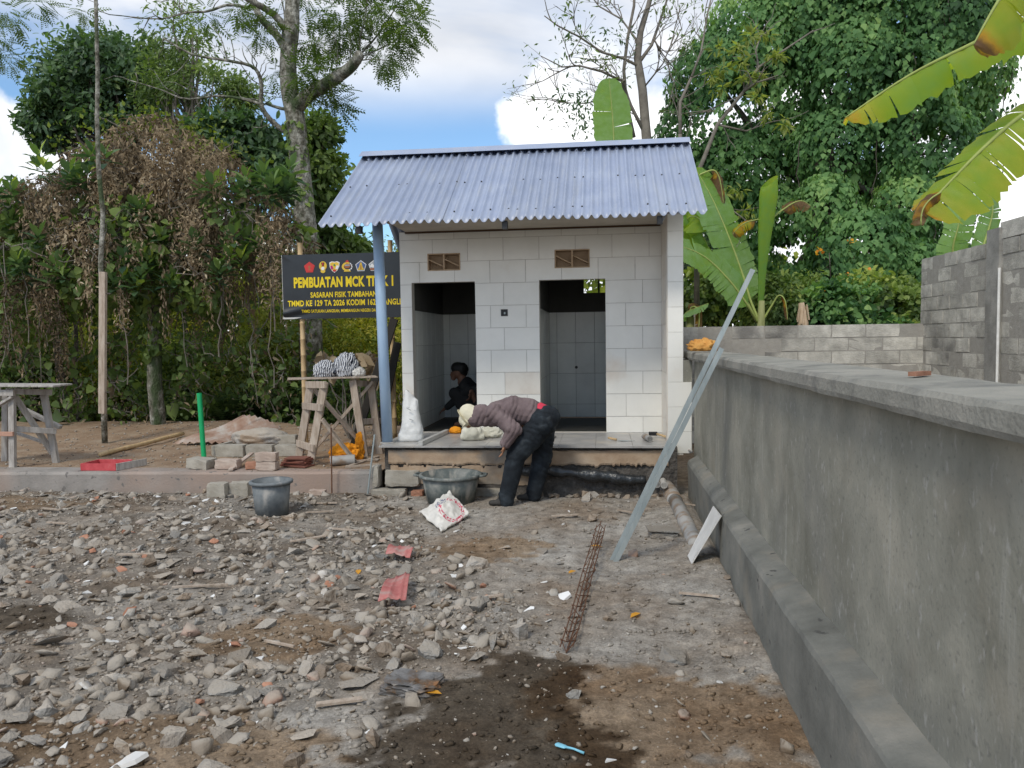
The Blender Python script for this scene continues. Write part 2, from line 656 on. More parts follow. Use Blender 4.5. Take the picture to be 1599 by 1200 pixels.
# ================================================================== MATERIALS
m_soil, N, L, B = new_mat('soil')
g_ = N.new('ShaderNodeNewGeometry')
def _noise(sc, det=8, ro=.62):
    n = N.new('ShaderNodeTexNoise'); n.inputs['Scale'].default_value = sc; n.inputs['Detail'].default_value = det
    n.inputs['Roughness'].default_value = ro
    L.new(g_.outputs['Position'], n.inputs['Vector']); return n
na, nb_, nc_ = _noise(1.1), _noise(9, 10, .7), _noise(70, 6, .7)
ra = N.new('ShaderNodeValToRGB'); ramp_set(ra, [(.36, (.275, .225, .175)), (.5, (.33, .30, .26)), (.62, (.39, .37, .335))])
L.new(na.outputs['Fac'], ra.inputs[0])
rb = N.new('ShaderNodeValToRGB'); ramp_set(rb, [(.3, (.52, .50, .48)), (.52, (.98, .97, .96)), (.72, (1.4, 1.38, 1.35))])
L.new(nb_.outputs['Fac'], rb.inputs[0])
mm = N.new('ShaderNodeMix'); mm.data_type = 'RGBA'; mm.blend_type = 'MULTIPLY'; mm.inputs['Factor'].default_value = 1
L.new(ra.outputs[0], mm.inputs['A']); L.new(rb.outputs[0], mm.inputs['B'])
rc = N.new('ShaderNodeValToRGB'); ramp_set(rc, [(.32, (.55, .55, .55)), (.55, (1, 1, 1)), (.72, (1.5, 1.5, 1.5))])
L.new(nc_.outputs['Fac'], rc.inputs[0])
mm2 = N.new('ShaderNodeMix'); mm2.data_type = 'RGBA'; mm2.blend_type = 'MULTIPLY'; mm2.inputs['Factor'].default_value = .8
L.new(mm.outputs['Result'], mm2.inputs['A']); L.new(rc.outputs[0], mm2.inputs['B'])
aw = N.new('ShaderNodeAttribute'); aw.attribute_name = 'wet'
mw = N.new('ShaderNodeMix'); mw.data_type = 'RGBA'
L.new(aw.outputs['Fac'], mw.inputs['Factor']); L.new(mm2.outputs['Result'], mw.inputs['A'])
wm = N.new('ShaderNodeMix'); wm.data_type = 'RGBA'; wm.blend_type = 'MULTIPLY'; wm.inputs['Factor'].default_value = 1
L.new(mm2.outputs['Result'], wm.inputs['A']); wm.inputs['B'].default_value = (.28, .245, .205, 1)
L.new(wm.outputs['Result'], mw.inputs['B'])
ab = N.new('ShaderNodeAttribute'); ab.attribute_name = 'brown'
mb_ = N.new('ShaderNodeMix'); mb_.data_type = 'RGBA'
bm_ = N.new('ShaderNodeMix'); bm_.data_type = 'RGBA'; bm_.blend_type = 'MULTIPLY'; bm_.inputs['Factor'].default_value = 1
L.new(mw.outputs['Result'], bm_.inputs['A']); bm_.inputs['B'].default_value = (.80, .66, .52, 1)
L.new(ab.outputs['Fac'], mb_.inputs['Factor']); L.new(mw.outputs['Result'], mb_.inputs['A']); L.new(bm_.outputs['Result'], mb_.inputs['B'])
L.new(mb_.outputs['Result'], B.inputs['Base Color'])
B.inputs['Roughness'].default_value = .93; B.inputs['Specular IOR Level'].default_value = .15
bp1 = N.new('ShaderNodeBump'); bp1.inputs['Strength'].default_value = .8; bp1.inputs['Distance'].default_value = .02
L.new(nb_.outputs['Fac'], bp1.inputs['Height'])
bp2 = N.new('ShaderNodeBump'); bp2.inputs['Strength'].default_value = .8; bp2.inputs['Distance'].default_value = .008
L.new(nc_.outputs['Fac'], bp2.inputs['Height']); L.new(bp1.outputs[0], bp2.inputs['Normal']); L.new(bp2.outputs[0], B.inputs['Normal'])

m_earth = M('terrace_earth', [(.3, (.20, .13, .08)), (.5, (.27, .19, .125)), (.7, (.33, .26, .19))], 3.2, .95, .8, 40, bdist=.02,
            speck=((.42, .36, .28), 26, .66))
m_conc = M('concrete', [(.3, (.22, .215, .20)), (.5, (.31, .305, .285)), (.7, (.40, .385, .355))], 4, .9, .5, 45,
           second=((.16, .15, .14), 2.3, .55, .75, (1, 1, .5)))
m_kerb = M('kerb_concrete', [(.3, (.21, .20, .185)), (.5, (.28, .26, .24)), (.7, (.35, .325, .30))], 3, .9, .5, 45,
           second=((.33, .25, .205), .8, .45, .66, (1, 1, 1)), speck=((.16, .15, .14), 11, .64))
m_plaster = M('wall_render', [(.32, (.178, .174, .140)), (.44, (.23, .226, .188)), (.53, (.268, .264, .222)), (.66, (.35, .335, .28))], 2.1, .85, .25, 55,
              second=((.19, .19, .168), 1.4, .52, .70, (1, 1, .8)), detail=14, stretch=(1.0, 1.0, .8), distort=.25)
_N, _L = m_plaster.node_tree.nodes, m_plaster.node_tree.links
_B = _N['Principled BSDF']; _src = _B.inputs['Base Color'].links[0].from_socket
_g = _N.new('ShaderNodeNewGeometry')
for _sc, _st, _lo, _hi, _c, _f in ((11, (1, 1, .06), .63, .72, (.44, .435, .40), .42), (5, (1, 1, .12), .62, .76, (.15, .15, .13), .3), (30, (1, 1, .6), .60, .72, (.40, .39, .365), .55), (45, (1, 1, 1), .58, .70, (.12, .12, .11), .45), (2.6, (1, 1, .9), .55, .70, (.31, .285, .23), .5)):
    _m = _N.new('ShaderNodeMapping'); _m.inputs['Scale'].default_value = _st; _m.inputs['Location'].default_value = (_sc, _sc*2, 1); _L.new(_g.outputs['Position'], _m.inputs[0])
    _n = _N.new('ShaderNodeTexNoise'); _n.inputs['Scale'].default_value = _sc; _n.inputs['Detail'].default_value = 6; _L.new(_m.outputs[0], _n.inputs['Vector'])
    _r = _N.new('ShaderNodeMapRange'); _r.inputs['From Min'].default_value = _lo; _r.inputs['From Max'].default_value = _hi; _r.inputs['To Max'].default_value = _f; _L.new(_n.outputs['Fac'], _r.inputs['Value'])
    _x = _N.new('ShaderNodeMix'); _x.data_type = 'RGBA'; _L.new(_r.outputs[0], _x.inputs['Factor']); _L.new(_src, _x.inputs['A']); _x.inputs['B'].default_value = (*_c, 1); _src = _x.outputs['Result']
_L.new(_src, _B.inputs['Base Color'])
m_footing = M('damp_footing', [(.32, (.12, .122, .11)), (.46, (.165, .168, .152)), (.56, (.20, .20, .18)), (.68, (.27, .26, .23))], 2.4, .8, .3, 50, detail=12,
              second=((.24, .22, .18), 2.6, .56, .72, (1, 1, .8)), speck=((.08, .08, .075), 13, .68))
m_coping = M('coping_render', [(.3, (.20, .197, .172)), (.5, (.265, .26, .228)), (.7, (.33, .315, .275))], 3, .9, .6, 60,
             second=((.15, .15, .14), 5, .56, .75, (1, 1, 1)))
m_tile = M('glazed_tile', [(.3, (.74, .735, .69)), (.6, (.80, .795, .75))], 2.5, .20, .03, 8, spec=.5, rnd=.025,
           second=((.60, .50, .40), 1.6, .60, .85, (1, 1, 1)))
m_tile_dirty = M('glazed_tile_dusty', [(.3, (.62, .56, .49)), (.6, (.70, .665, .60))], 3.5, .35, .03, 8, spec=.4, rnd=.05)
m_tile_in = M('inside_tile', [(.3, (.62, .645, .61)), (.6, (.72, .745, .70))], 2.5, .25, .02, 8, spec=.5, rnd=.05)
m_grout = M('grout', (.52, .50, .46), 20, .95, .2)
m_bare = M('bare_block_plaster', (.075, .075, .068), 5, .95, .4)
m_white_plaster = M('soffit', (.50, .46, .40), 4, .9, .1)
m_tan = M('vent_terracotta', [(.3, (.40, .29, .19)), (.7, (.56, .43, .30))], 9, .8, .2)
m_roof, N, L, B = new_mat('painted_roof_sheet')
tg = N.new('ShaderNodeNewGeometry'); tn = N.new('ShaderNodeTexNoise'); tn.inputs['Scale'].default_value = 2.4; tn.inputs['Detail'].default_value = 9
L.new(tg.outputs['Position'], tn.inputs['Vector'])
tr = N.new('ShaderNodeValToRGB'); ramp_set(tr, [(.3, (.265, .315, .43)), (.5, (.30, .35, .465)), (.7, (.345, .395, .50))])
L.new(tn.outputs['Fac'], tr.inputs[0])
toi = N.new('ShaderNodeObjectInfo'); tma = N.new('ShaderNodeMath'); tma.operation = 'MULTIPLY_ADD'; L.new(toi.outputs['Random'], tma.inputs[0]); tma.inputs[1].default_value = .16; tma.inputs[2].default_value = .92
ths = N.new('ShaderNodeHueSaturation'); L.new(tma.outputs[0], ths.inputs['Value']); L.new(tr.outputs[0], ths.inputs['Color'])
tmp_ = N.new('ShaderNodeMapping'); tmp_.inputs['Scale'].default_value = (9, .8, .8); L.new(tg.outputs['Position'], tmp_.inputs[0])
tn2 = N.new('ShaderNodeTexNoise'); tn2.inputs['Scale'].default_value = 2.5; tn2.inputs['Detail'].default_value = 6; L.new(tmp_.outputs[0], tn2.inputs['Vector'])
tmr = N.new('ShaderNodeMapRange'); tmr.inputs['From Min'].default_value = .52; tmr.inputs['From Max'].default_value = .72; tmr.inputs['To Max'].default_value = .4; L.new(tn2.outputs['Fac'], tmr.inputs['Value'])
tmx = N.new('ShaderNodeMix'); tmx.data_type = 'RGBA'; L.new(tmr.outputs[0], tmx.inputs['Factor']); L.new(ths.outputs[0], tmx.inputs['A']); tmx.inputs['B'].default_value = (.40, .42, .44, 1)
L.new(tmx.outputs['Result'], B.inputs['Base Color'])
B.inputs['Roughness'].default_value = .36; B.inputs['Specular IOR Level'].default_value = .5
m_blue = M('blue_paint', [(.3, (.24, .36, .52)), (.55, (.33, .46, .62)), (.75, (.40, .53, .68))], 5, .45, .05, 20, spec=.45, stretch=(1, 1, .3))
m_dark = M('black_plastic', (.012, .012, .013), 6, .45, .3, 25, spec=.5)
m_steel = M('galvanised_steel', [(.3, (.27, .32, .33)), (.7, (.41, .455, .455))], 14, .5, .05, 50, spec=.5, metal=.3, stretch=(1, 1, .2))
m_orange_plaster = M('brown_render', [(.3, (.30, .21, .14)), (.5, (.40, .30, .21)), (.7, (.46, .37, .28))], 4, .92, .5, 50,
                     second=((.25, .23, .2), 3, .55, .7, (1, 1, 1)))
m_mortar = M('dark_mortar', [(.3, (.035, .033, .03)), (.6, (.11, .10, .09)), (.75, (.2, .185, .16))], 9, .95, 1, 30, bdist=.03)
m_batako = M('concrete_block', [(.3, (.29, .265, .22)), (.5, (.36, .335, .285)), (.7, (.43, .405, .35))], 7, .92, .6, 70, rnd=.08)
m_block_wall = M('wall_block', [(.3, (.31, .30, .27)), (.5, (.46, .445, .40)), (.72, (.62, .60, .54))], 5, .95, .9, 45, rnd=.2, second=((.17, .165, .155), 1.1, .54, .70, (1, 1, 1)))
m_block_dark = M('dark_wall_block', [(.3, (.05, .055, .06)), (.5, (.085, .09, .098)), (.72, (.15, .15, .15))], 5, .95, .7, 60, rnd=.12)
m_joint = M('wall_joint', (.34, .325, .295), 12, .95, .5)
m_wood = M('weathered_wood', [(.3, (.26, .205, .155)), (.5, (.40, .33, .265)), (.7, (.50, .44, .37))], 7, .85, .4, 30, rnd=.10, stretch=(3, 3, .6))
m_wood_grey = M('grey_wood', [(.3, (.24, .22, .20)), (.5, (.37, .35, .325)), (.7, (.48, .46, .43))], 7, .88, .4, 30, rnd=.10, stretch=(3, 3, .6))
m_bamboo = M('bamboo', [(.3, (.42, .29, .15)), (.6, (.55, .40, .22)), (.75, (.60, .47, .29))], 6, .6, .15, 30, stretch=(3, 3, .4))
m_rust = M('rusty_rebar', [(.3, (.085, .042, .026)), (.6, (.155, .075, .042)), (.75, (.21, .12, .075))], 40, .85, .4, 120)
m_bark = M('pale_bark', [(.36, (.07, .068, .05)), (.46, (.17, .16, .13)), (.54, (.25, .245, .21)), (.66, (.44, .43, .38))], 11, .95, 1, 30, bdist=.04, stretch=(1, 1, .7), second=((.06, .085, .04), 3, .52, .66, (1, 1, .6)))
m_bark_dark = M('dark_bark', [(.3, (.05, .043, .035)), (.6, (.11, .098, .08)), (.75, (.18, .165, .14))], 6, .95, .8, 25, bdist=.03)
m_bark_mid = M('grey_twig_bark', [(.3, (.12, .105, .088)), (.6, (.22, .20, .17))], 6, .95, .3, 25)
m_stone = M('rubble_concrete', [(.3, (.185, .175, .16)), (.5, (.29, .285, .27)), (.7, (.40, .395, .375))], 9, .95, .9, 60, rnd=.28, bdist=.015, dust=(.345, .308, .258),
            second=((.24, .185, .135), 2.2, .47, .62, (1, 1, 1)))
m_stone_brown = M('brown_stone', [(.3, (.13, .095, .065)), (.5, (.21, .16, .115)), (.7, (.29, .235, .18))], 9, .95, .9, 60, rnd=.25, bdist=.015, dust=(.30, .25, .20))
m_brick = M('brick_bits', [(.3, (.28, .13, .08)), (.6, (.40, .21, .14)), (.75, (.46, .29, .21))], 9, .95, .6, 60, rnd=.2)
m_shard = M('white_tile_shard', (.78, .78, .76), 9, .3, .05, 20, spec=.5, rnd=.08)
m_pvc = M('grey_pvc', [(.3, (.27, .265, .25)), (.6, (.37, .365, .35))], 5, .6, .2, 30, second=((.25, .19, .14), 7, .48, .62, (1, 1, 1)))


# ================================================================== GROUND
MUD = [(-.50, 3.35, .58, .60), (-.40, 3.9, .36, .30), (-3.7, 4.35, .52, .30)]
BROWN = [(0.25, 3.55, .75, .55), (-6.6, 7.6, 1.2, .5), (-2.1, 3.0, .9, .35), (-1.0, 6.2, .6, .5), (-1.9, 4.3, .4, .35), (.45, 2.9, .5, .4)]


def patches(x, y, lst):
    w = 0
    for cx, cy, rx, ry in lst:
        d = np.sqrt(((x - cx)/rx)**2 + ((y - cy)/ry)**2) + (fbm(x*2.3, y*2.3, 5) - .5)*1.1 + (fbm(x*13, y*13, 6, 4) - .5)*.75
        w = np.maximum(w, 1 - sstep(.78, .98, d))
    return w


def rubble_density(x, y):
    xb = np.interp(y, [2.0, 3.0, 3.66, 4.45, 5.0, 5.8, 6.5, 7.5, 8.2], [-1.3, -1.15, -1.0, -.40, -.45, -1.2, -1.6, -2.1, -2.3])
    d = 1 - sstep(-.35, .35, x - xb + (fbm(x*1.5, y*1.5, 9) - .5)*1.2)
    d = 0.05 + 0.95*d
    d = d*(1 - .9*patches(x, y, MUD))*(1 - .4*patches(x, y, BROWN))
    return d*(.35 + .65*sstep(.3, .55, fbm(x*1.1 + 7, y*1.1, 21)))


def gz(x, y):
    x, y = np.asarray(x, float), np.asarray(y, float)
    rd = sstep(.1, .6, rubble_density(x, y))
    h = (fbm(x*.8, y*.8, 1) - .5)*.10 + (fbm(x*3.1, y*3.1, 2) - .5)*.045 + (fbm(x*11, y*11, 3, 3) - .5)*(.018 + .03*rd)
    h = h + (fbm(x*34, y*34, 4, 2) - .5)*.012
    h = h + .05*(1 - sstep(.0, .5, .87 - x))*sstep(2, 4, y)          # soil thrown against the ledge
    near = sstep(1.4, 2.2, y)*(1 - sstep(8.2, 8.45, y))*(1 - sstep(.86, .93, x))*sstep(-9.2, -8.2, x)
    return h*near - .02*(1 - near)


_gx, _gy = np.arange(-9.6, 1.4, .02), np.arange(1.3, 8.8, .02)
_GXX, _GYY = np.meshgrid(_gx, _gy)
_GH, _GD = gz(_GXX, _GYY), rubble_density(_GXX, _GYY)


def _look(T, x, y):
    u, v = (x - _gx[0])/.02, (y - _gy[0])/.02
    i, j = int(min(max(u, 0), len(_gx) - 2)), int(min(max(v, 0), len(_gy) - 2))
    fu, fv = min(max(u - i, 0), 1), min(max(v - j, 0), 1)
    return float((T[j, i]*(1 - fu) + T[j, i + 1]*fu)*(1 - fv) + (T[j + 1, i]*(1 - fu) + T[j + 1, i + 1]*fu)*fv)


def gz1(p):
    return _look(_GH, p[0], p[1])


def gx_(lo, hi, st):
    return list(np.arange(lo, hi, st))


xs = np.array([-700, -250, -100, -45, -25, -16, -12, -10] + gx_(-9.2, -5.0, .07) + gx_(-5.0, .92, .027) + [.95, 1.2, 3, 8, 20, 60, 200, 700])
yv = 1.5; ys = [-60, -20, -6, -1, .6]
while yv < 8.6:
    ys.append(yv); yv *= 1.0062
ys = np.array(ys + [8.8, 9.3, 10, 12, 16, 24, 45, 100, 300, 1000])
GX, GY = np.meshgrid(xs, ys)
GZ = gz(GX, GY)
nx_, ny_ = len(xs), len(ys)
idx = np.arange(nx_*ny_).reshape(ny_, nx_)
FF = np.stack([idx[:-1, :-1], idx[:-1, 1:], idx[1:, 1:], idx[1:, :-1]], -1).reshape(-1, 4)
ground = mesh_np('ground', np.stack([GX, GY, GZ], -1).reshape(-1, 3), FF, m_soil, smooth=True,
                 attrs={'wet': np.maximum(patches(GX, GY, MUD), .62*sstep(.15, .6, rubble_density(GX, GY))*(.4 + .6*sstep(.35, .6, fbm(GX*1.7, GY*1.7, 77)))).ravel(), 'brown': np.maximum(patches(GX, GY, BROWN), sstep(8.7, 9.2, GY)).ravel()})
tag(ground, kind='structure')

# terrace of earth behind a concrete kerb
ZT = .23
txs = np.concatenate([np.linspace(-16, -9, 15), np.linspace(-8.8, -2.57, 90)])
tys = np.linspace(8.62, 14.0, 70)
TX, TY = np.meshgrid(txs, tys)
edge = 1 - sstep(13.2, 14.0, TY + .5*(fbm(TX*.5, TX*0, 31) - .5))
TZ = ZT - .006 + ((fbm(TX*.7, TY*.7, 41) - .5)*.10*sstep(8.7, 10, TY) + (fbm(TX*4, TY*4, 42) - .5)*.035)*sstep(8.62, 8.9, TY) \
    + .10*sstep(10.5, 12.5, TY)*sstep(-4, -6, TX)
TZ = TZ*edge - .05*(1 - edge)
nxt, nyt = len(txs), len(tys)
idx = np.arange(nxt*nyt).reshape(nyt, nxt)
FF = np.stack([idx[:-1, :-1], idx[:-1, 1:], idx[1:, 1:], idx[1:, :-1]], -1).reshape(-1, 4)
terrace = mesh_np('terrace', np.stack([TX, TY, TZ], -1).reshape(-1, 3), FF, m_earth, smooth=True)
tag(terrace, kind='structure')


def tz(x, y):
    z = ZT - .006 + ((float(fbm(np.array([x*.7]), np.array([y*.7]), 41)[0]) - .5)*.10*float(sstep(8.7, 10, y)) +
                     (float(fbm(np.array([x*4]), np.array([y*4]), 42)[0]) - .5)*.035)*float(sstep(8.62, 8.9, y))
    return z + .10*float(sstep(10.5, 12.5, y))*float(sstep(-4, -6, x))


# kerb: a cast beam with a worn top edge
kx = np.linspace(-16, -2.58, 160)
V, F = [], []
for i, x in enumerate(kx):
    yf = 8.36 + .045*(x + 7)
    w1 = (float(vnoise(x*3, 0, 3)) - .5)*.02; w2 = (float(vnoise(x*5, 4, 3)) - .5)*.015
    V += [(x, yf, -.12), (x, yf + w1*.5, ZT - .03), (x, yf + .02 + w2, ZT + w1*.5), (x, 8.72, ZT + .002 + w2*.4), (x, 8.72, -.12)]
for i in range(len(kx) - 1):
    for k in range(5):
        k2 = (k + 1) % 5
        F.append((i*5 + k, i*5 + k2, i*5 + 5 + k2, i*5 + 5 + k))
F += [(4, 3, 2, 1, 0), tuple(len(V) - 5 + k for k in range(5))]
tag(link_mesh('kerb', V, F, m_kerb), kind='structure')


# ================================================================== TOILET BLOCK
YF, ZF = 9.56, .556
XL, XR = -2.54, .72
block = thing('toilet_block', 'small white tiled toilet block with two doorways under a blue corrugated roof', 'building', (-.9, 9.6, 0))


def holed(x0, x1, z0, z1, holes, mk):
    """a slab of cells with openings; mk(u, v, w) maps (along, up, depth 0/1) to a point"""
    us = sorted({x0, x1, *[h[0] for h in holes], *[h[1] for h in holes]})
    vs_ = sorted({z0, z1, *[h[2] for h in holes], *[h[3] for h in holes]})
    def solid(i, j):
        if i < 0 or j < 0 or i >= len(us) - 1 or j >= len(vs_) - 1:
            return False
        u, v = (us[i] + us[i + 1])/2, (vs_[j] + vs_[j + 1])/2
        return not any(h[0] < u < h[1] and h[2] < v < h[3] for h in holes)
    mb = MB()
    for i in range(len(us) - 1):
        for j in range(len(vs_) - 1):
            if not solid(i, j):
                continue
            a, b, c, d = us[i], us[i + 1], vs_[j], vs_[j + 1]
            mb.add([mk(a, c, 0), mk(b, c, 0), mk(b, d, 0), mk(a, d, 0)], [(0, 1, 2, 3)])
            mb.add([mk(a, c, 1), mk(b, c, 1), mk(b, d, 1), mk(a, d, 1)], [(3, 2, 1, 0)])
            if not solid(i - 1, j): mb.add([mk(a, c, 0), mk(a, d, 0), mk(a, d, 1), mk(a, c, 1)], [(0, 1, 2, 3)])
            if not solid(i + 1, j): mb.add([mk(b, c, 0), mk(b, d, 0), mk(b, d, 1), mk(b, c, 1)], [(3, 2, 1, 0)])
            if not solid(i, j - 1): mb.add([mk(a, c, 0), mk(b, c, 0), mk(b, c, 1), mk(a, c, 1)], [(3, 2, 1, 0)])
            if not solid(i, j + 1): mb.add([mk(a, d, 0), mk(b, d, 0), mk(b, d, 1), mk(a, d, 1)], [(0, 1, 2, 3)])
    return mb


D1, D2 = (-2.392, -1.582, ZF, 2.462), (-.775, .040, ZF, 2.460)
V1, V2 = (-2.182, -1.762, 2.605, 2.822), (-.580, -.148, 2.600, 2.828)
SOCK = (-1.26, -1.17, 2.02, 2.11)
holes = [D1, D2, V1, V2]
YW = YF + .008
facade = holed(XL, XR, ZF - .01, 3.10, holes, lambda u, v, w: (u, YW + .13*w, v)).build('wall', [m_grout], block)


def minus(r, h):
    """rectangle minus rectangle -> list of rectangles"""
    a, b, c, d = r; e, f, g, i = h
    if f <= a or e >= b or i <= c or g >= d:
        return [r]
    out = []
    if a < e: out.append((a, e, c, d)); a = e
    if b > f: out.append((f, b, c, d)); b = f
    if c < g: out.append((a, b, c, g))
    if d > i: out.append((a, b, i, d))
    return out


TILE_CACHE = {}


def cut_tile(parent, mk, rect, rects, hol, mat, gap=.0010, th=.004):
    """one tile notched round openings: its pieces join without a gap where they meet inside the tile"""
    mb = MB()
    A, B_, C, D = rect
    xs_ = {A, B_} | {h[0] for h in hol} | {h[1] for h in hol}
    def on(v, edges):
        return any(abs(v - q) < 1e-6 for q in edges)
    for a, b, c, d in rects:
        def real(side):      # is this edge an outer edge of the tile or the rim of an opening?
            if side == 'l': return abs(a - A) < 1e-6 or any(abs(a - h[1]) < 1e-6 and h[2] < d - 1e-6 and h[3] > c + 1e-6 for h in hol)
            if side == 'r': return abs(b - B_) < 1e-6 or any(abs(b - h[0]) < 1e-6 and h[2] < d - 1e-6 and h[3] > c + 1e-6 for h in hol)
            if side == 'b': return abs(c - C) < 1e-6 or any(abs(c - h[3]) < 1e-6 and h[0] < b - 1e-6 and h[1] > a + 1e-6 for h in hol)
            return abs(d - D) < 1e-6 or any(abs(d - h[2]) < 1e-6 and h[0] < b - 1e-6 and h[1] > a + 1e-6 for h in hol)
        g = {s: (gap if real(s) and (len(rects) == 1 or abs({'l': a - A, 'r': b - B_, 'b': c - C, 't': d - D}[s]) < 1e-6) else 0.0) for s in 'lrbt'}
        e = {s: (.002 if g[s] else 0.0) for s in 'lrbt'}
        a, b, c, d = a + g['l'], b - g['r'], c + g['b'], d - g['t']
        if b - a < .006 or d - c < .006:
            continue
        vs = [mk(a, c, 0), mk(b, c, 0), mk(b, d, 0), mk(a, d, 0), mk(a + e['l'], c + e['b'], th), mk(b - e['r'], c + e['b'], th), mk(b - e['r'], d - e['t'], th), mk(a + e['l'], d - e['t'], th)]
        fs = [(4, 5, 6, 7)] + [q for s, q in (('b', (0, 1, 5, 4)), ('r', (1, 2, 6, 5)), ('t', (2, 3, 7, 6)), ('l', (3, 0, 4, 7))) if real(s)]
        mb.add(vs, fs)
    return mb.build('tile', mat, parent) if mb.f else None


def tile(parent, mk, a, b, c, d, mat, gap=.0010, th=.004, name='tile'):
    """one glazed tile standing proud of its wall; mk(u, v, w) as above with w in metres outward"""
    a += gap; b -= gap; c += gap; d -= gap
    if b - a < .012 or d - c < .012:
        return None
    e = .002
    vs = [mk(a, c, 0), mk(b, c, 0), mk(b, d, 0), mk(a, d, 0), mk(a + e, c + e, th), mk(b - e, c + e, th), mk(b - e, d - e, th), mk(a + e, d - e, th)]
    fs = [(4, 5, 6, 7), (0, 1, 5, 4), (1, 2, 6, 5), (2, 3, 7, 6), (3, 0, 4, 7)]
    return link_mesh(name, vs, fs, mat, parent)


TW, TH = .448, .2795
zr = [ZF, .76] + [.76 + TH*k for k in range(1, 9)] + [3.095]
mkf = lambda u, v, w: (u, YW - .0004 - w + JIT[0]*(u - JIT[1]) + JIT[2]*(v - JIT[3]), v)
JIT = [0, 0, 0, 0]
for j in range(len(zr) - 1):
    z0, z1 = zr[j], zr[j + 1]
    A = (j % 2 == 0)
    cuts = [-1.22 + TW*k if A else -1.39 + TW*k for k in range(-4, 7)]
    cuts = [c for c in cuts if XL + .03 < c < (.02 if z1 < 2.47 else XR - .03)]
    if z1 < 2.47:
        cuts += [.04, .49 if A else .285]
    cuts = [XL] + sorted(cuts) + [XR]
    for a, b in zip(cuts[:-1], cuts[1:]):
        rects = [(a, b, z0, z1)]
        for h in holes + [SOCK]:
            rects = [q for r in rects for q in minus(r, h)]
        if rects:
            r = (a, b, z0, z1)
            JIT[:] = [random.uniform(-.0022, .0022), (r[0] + r[1])/2, random.uniform(-.0025, .0025), (r[2] + r[3])/2]
            dusty = r[3] < 1.33 and -1.6 < r[0] < -.76 and random.random() < .75
            cut_tile(facade, mkf, r, rects, holes + [SOCK], m_tile_dirty if dusty else m_tile)
# electric box
sb = MB()
cx, cz = (SOCK[0] + SOCK[1])/2, (SOCK[2] + SOCK[3])/2
for s in (-1, 1):
    sb.box((cx + s*.034, YW - .006, cz), (.012, .012, .08)); sb.box((cx, YW - .006, cz + s*.034), (.056, .012, .012))
sb.box((cx, YW - .0015, cz), (.056, .002, .056))
sbo = sb.build('switch_box', m_dark, block)
MB().box((cx + .004, YW - .006, cz - .006), (.018, .008, .026)).build('terminal', m_steel, sbo)

# ventilation blocks
for (a, b, c, d) in (V1, V2):
    mb = MB()
    y0, y1 = YF - .004, YF + .145
    t = .014
    mb.span(a + .001, a + t, y0, y1, c + .001, d - .001); mb.span(b - t, b - .001, y0, y1, c + .001, d - .001)
    mb.span(a + t, b - t, y0 + .001, y1, c + .001, c + t); mb.span(a + t, b - t, y0 + .001, y1, d - t, d - .001)
    vent = mb.build('ventilation_block', m_tan, block)
    MB().span((a + b)/2 - .010, (a + b)/2 + .010, y0 + .004, y1, c + t, d - t).build('divider', m_tan, vent)
    for s in (0, 1):
        u0 = a + t if s == 0 else (a + b)/2 + .010
        u1 = (a + b)/2 - .010 if s == 0 else b - t
        MB().bar((u0, y0 + .05, d - .075), (u1, y0 + .05, c + .055), .09, .012, up=(0, 0, 1)).build('slat', m_tan, vent)
        MB().span(u0, u1, y1 - .012, y1 - .002, c + t, d - t).build('back_panel', m_tan, vent)

# rooms behind
YB = 11.50
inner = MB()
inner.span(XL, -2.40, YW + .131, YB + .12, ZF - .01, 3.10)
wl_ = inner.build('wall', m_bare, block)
inner = MB(); inner.span(-.905, -.785, YW + .131, YB, ZF - .01, 3.10)
wp_ = inner.build('partition_wall', m_bare, block)
WIN = (-.27, .13, 2.40, 2.63)
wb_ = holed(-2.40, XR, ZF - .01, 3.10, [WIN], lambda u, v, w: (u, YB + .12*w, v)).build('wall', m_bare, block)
MB().span(XR + .001, .90, 8.785, YB + .12, .40, 3.10).build('wall', m_tile_dirty, block)
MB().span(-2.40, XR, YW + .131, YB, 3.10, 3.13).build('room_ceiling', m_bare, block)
MB().span(-2.40, XR, YW + .131, YB, ZF - .05, ZF - .012).build('room_floor', M('dark_floor', (.05, .05, .045), 4, .6, .2), block)  # one even dark concrete colour
MB().span(WIN[0] + .21, WIN[0] + .235, YB + .04, YB + .06, WIN[2], WIN[3]).build('window_bar', m_dark, block)
ir = [ZF, .75, 1.21, 1.665, 2.12]
mk_b = lambda u, v, w: (u, YB - .0004 - w, v)
for x0, x1, off in ((-2.40, -.905, .10), (-.785, XR, .11)):
    cuts = [x0] + [x0 + off + .2795*k for k in range(0, 7) if x0 + off + .2795*k < x1 - .03] + [x1]
    for j in range(4):
        for a, b in zip(cuts[:-1], cuts[1:]):
            tile(wb_, mk_b, a, b, ir[j], ir[j + 1], m_tile_in)
for X, wall_ in ((-2.40, wl_), (-.785, wp_)):
    mk_s = lambda u, v, w, X=X: (X + .0004 + w, -u, v)
    y0, y1 = YW + .1325, YB - .009
    for k in range(7):
        a, b = y1 - .2795*(k + 1), y1 - .2795*k
        if b > y0:
            for j in range(4):
                tile(wall_, mk_s, -b, -max(a, y0), ir[j], ir[j + 1], m_tile_in)
MB().tube([(-.01 - .38, YB - .008, 1.30), (-.01 - .38, YB - .016, 1.30)], .022, 12).build('pipe_hole', m_dark, block)

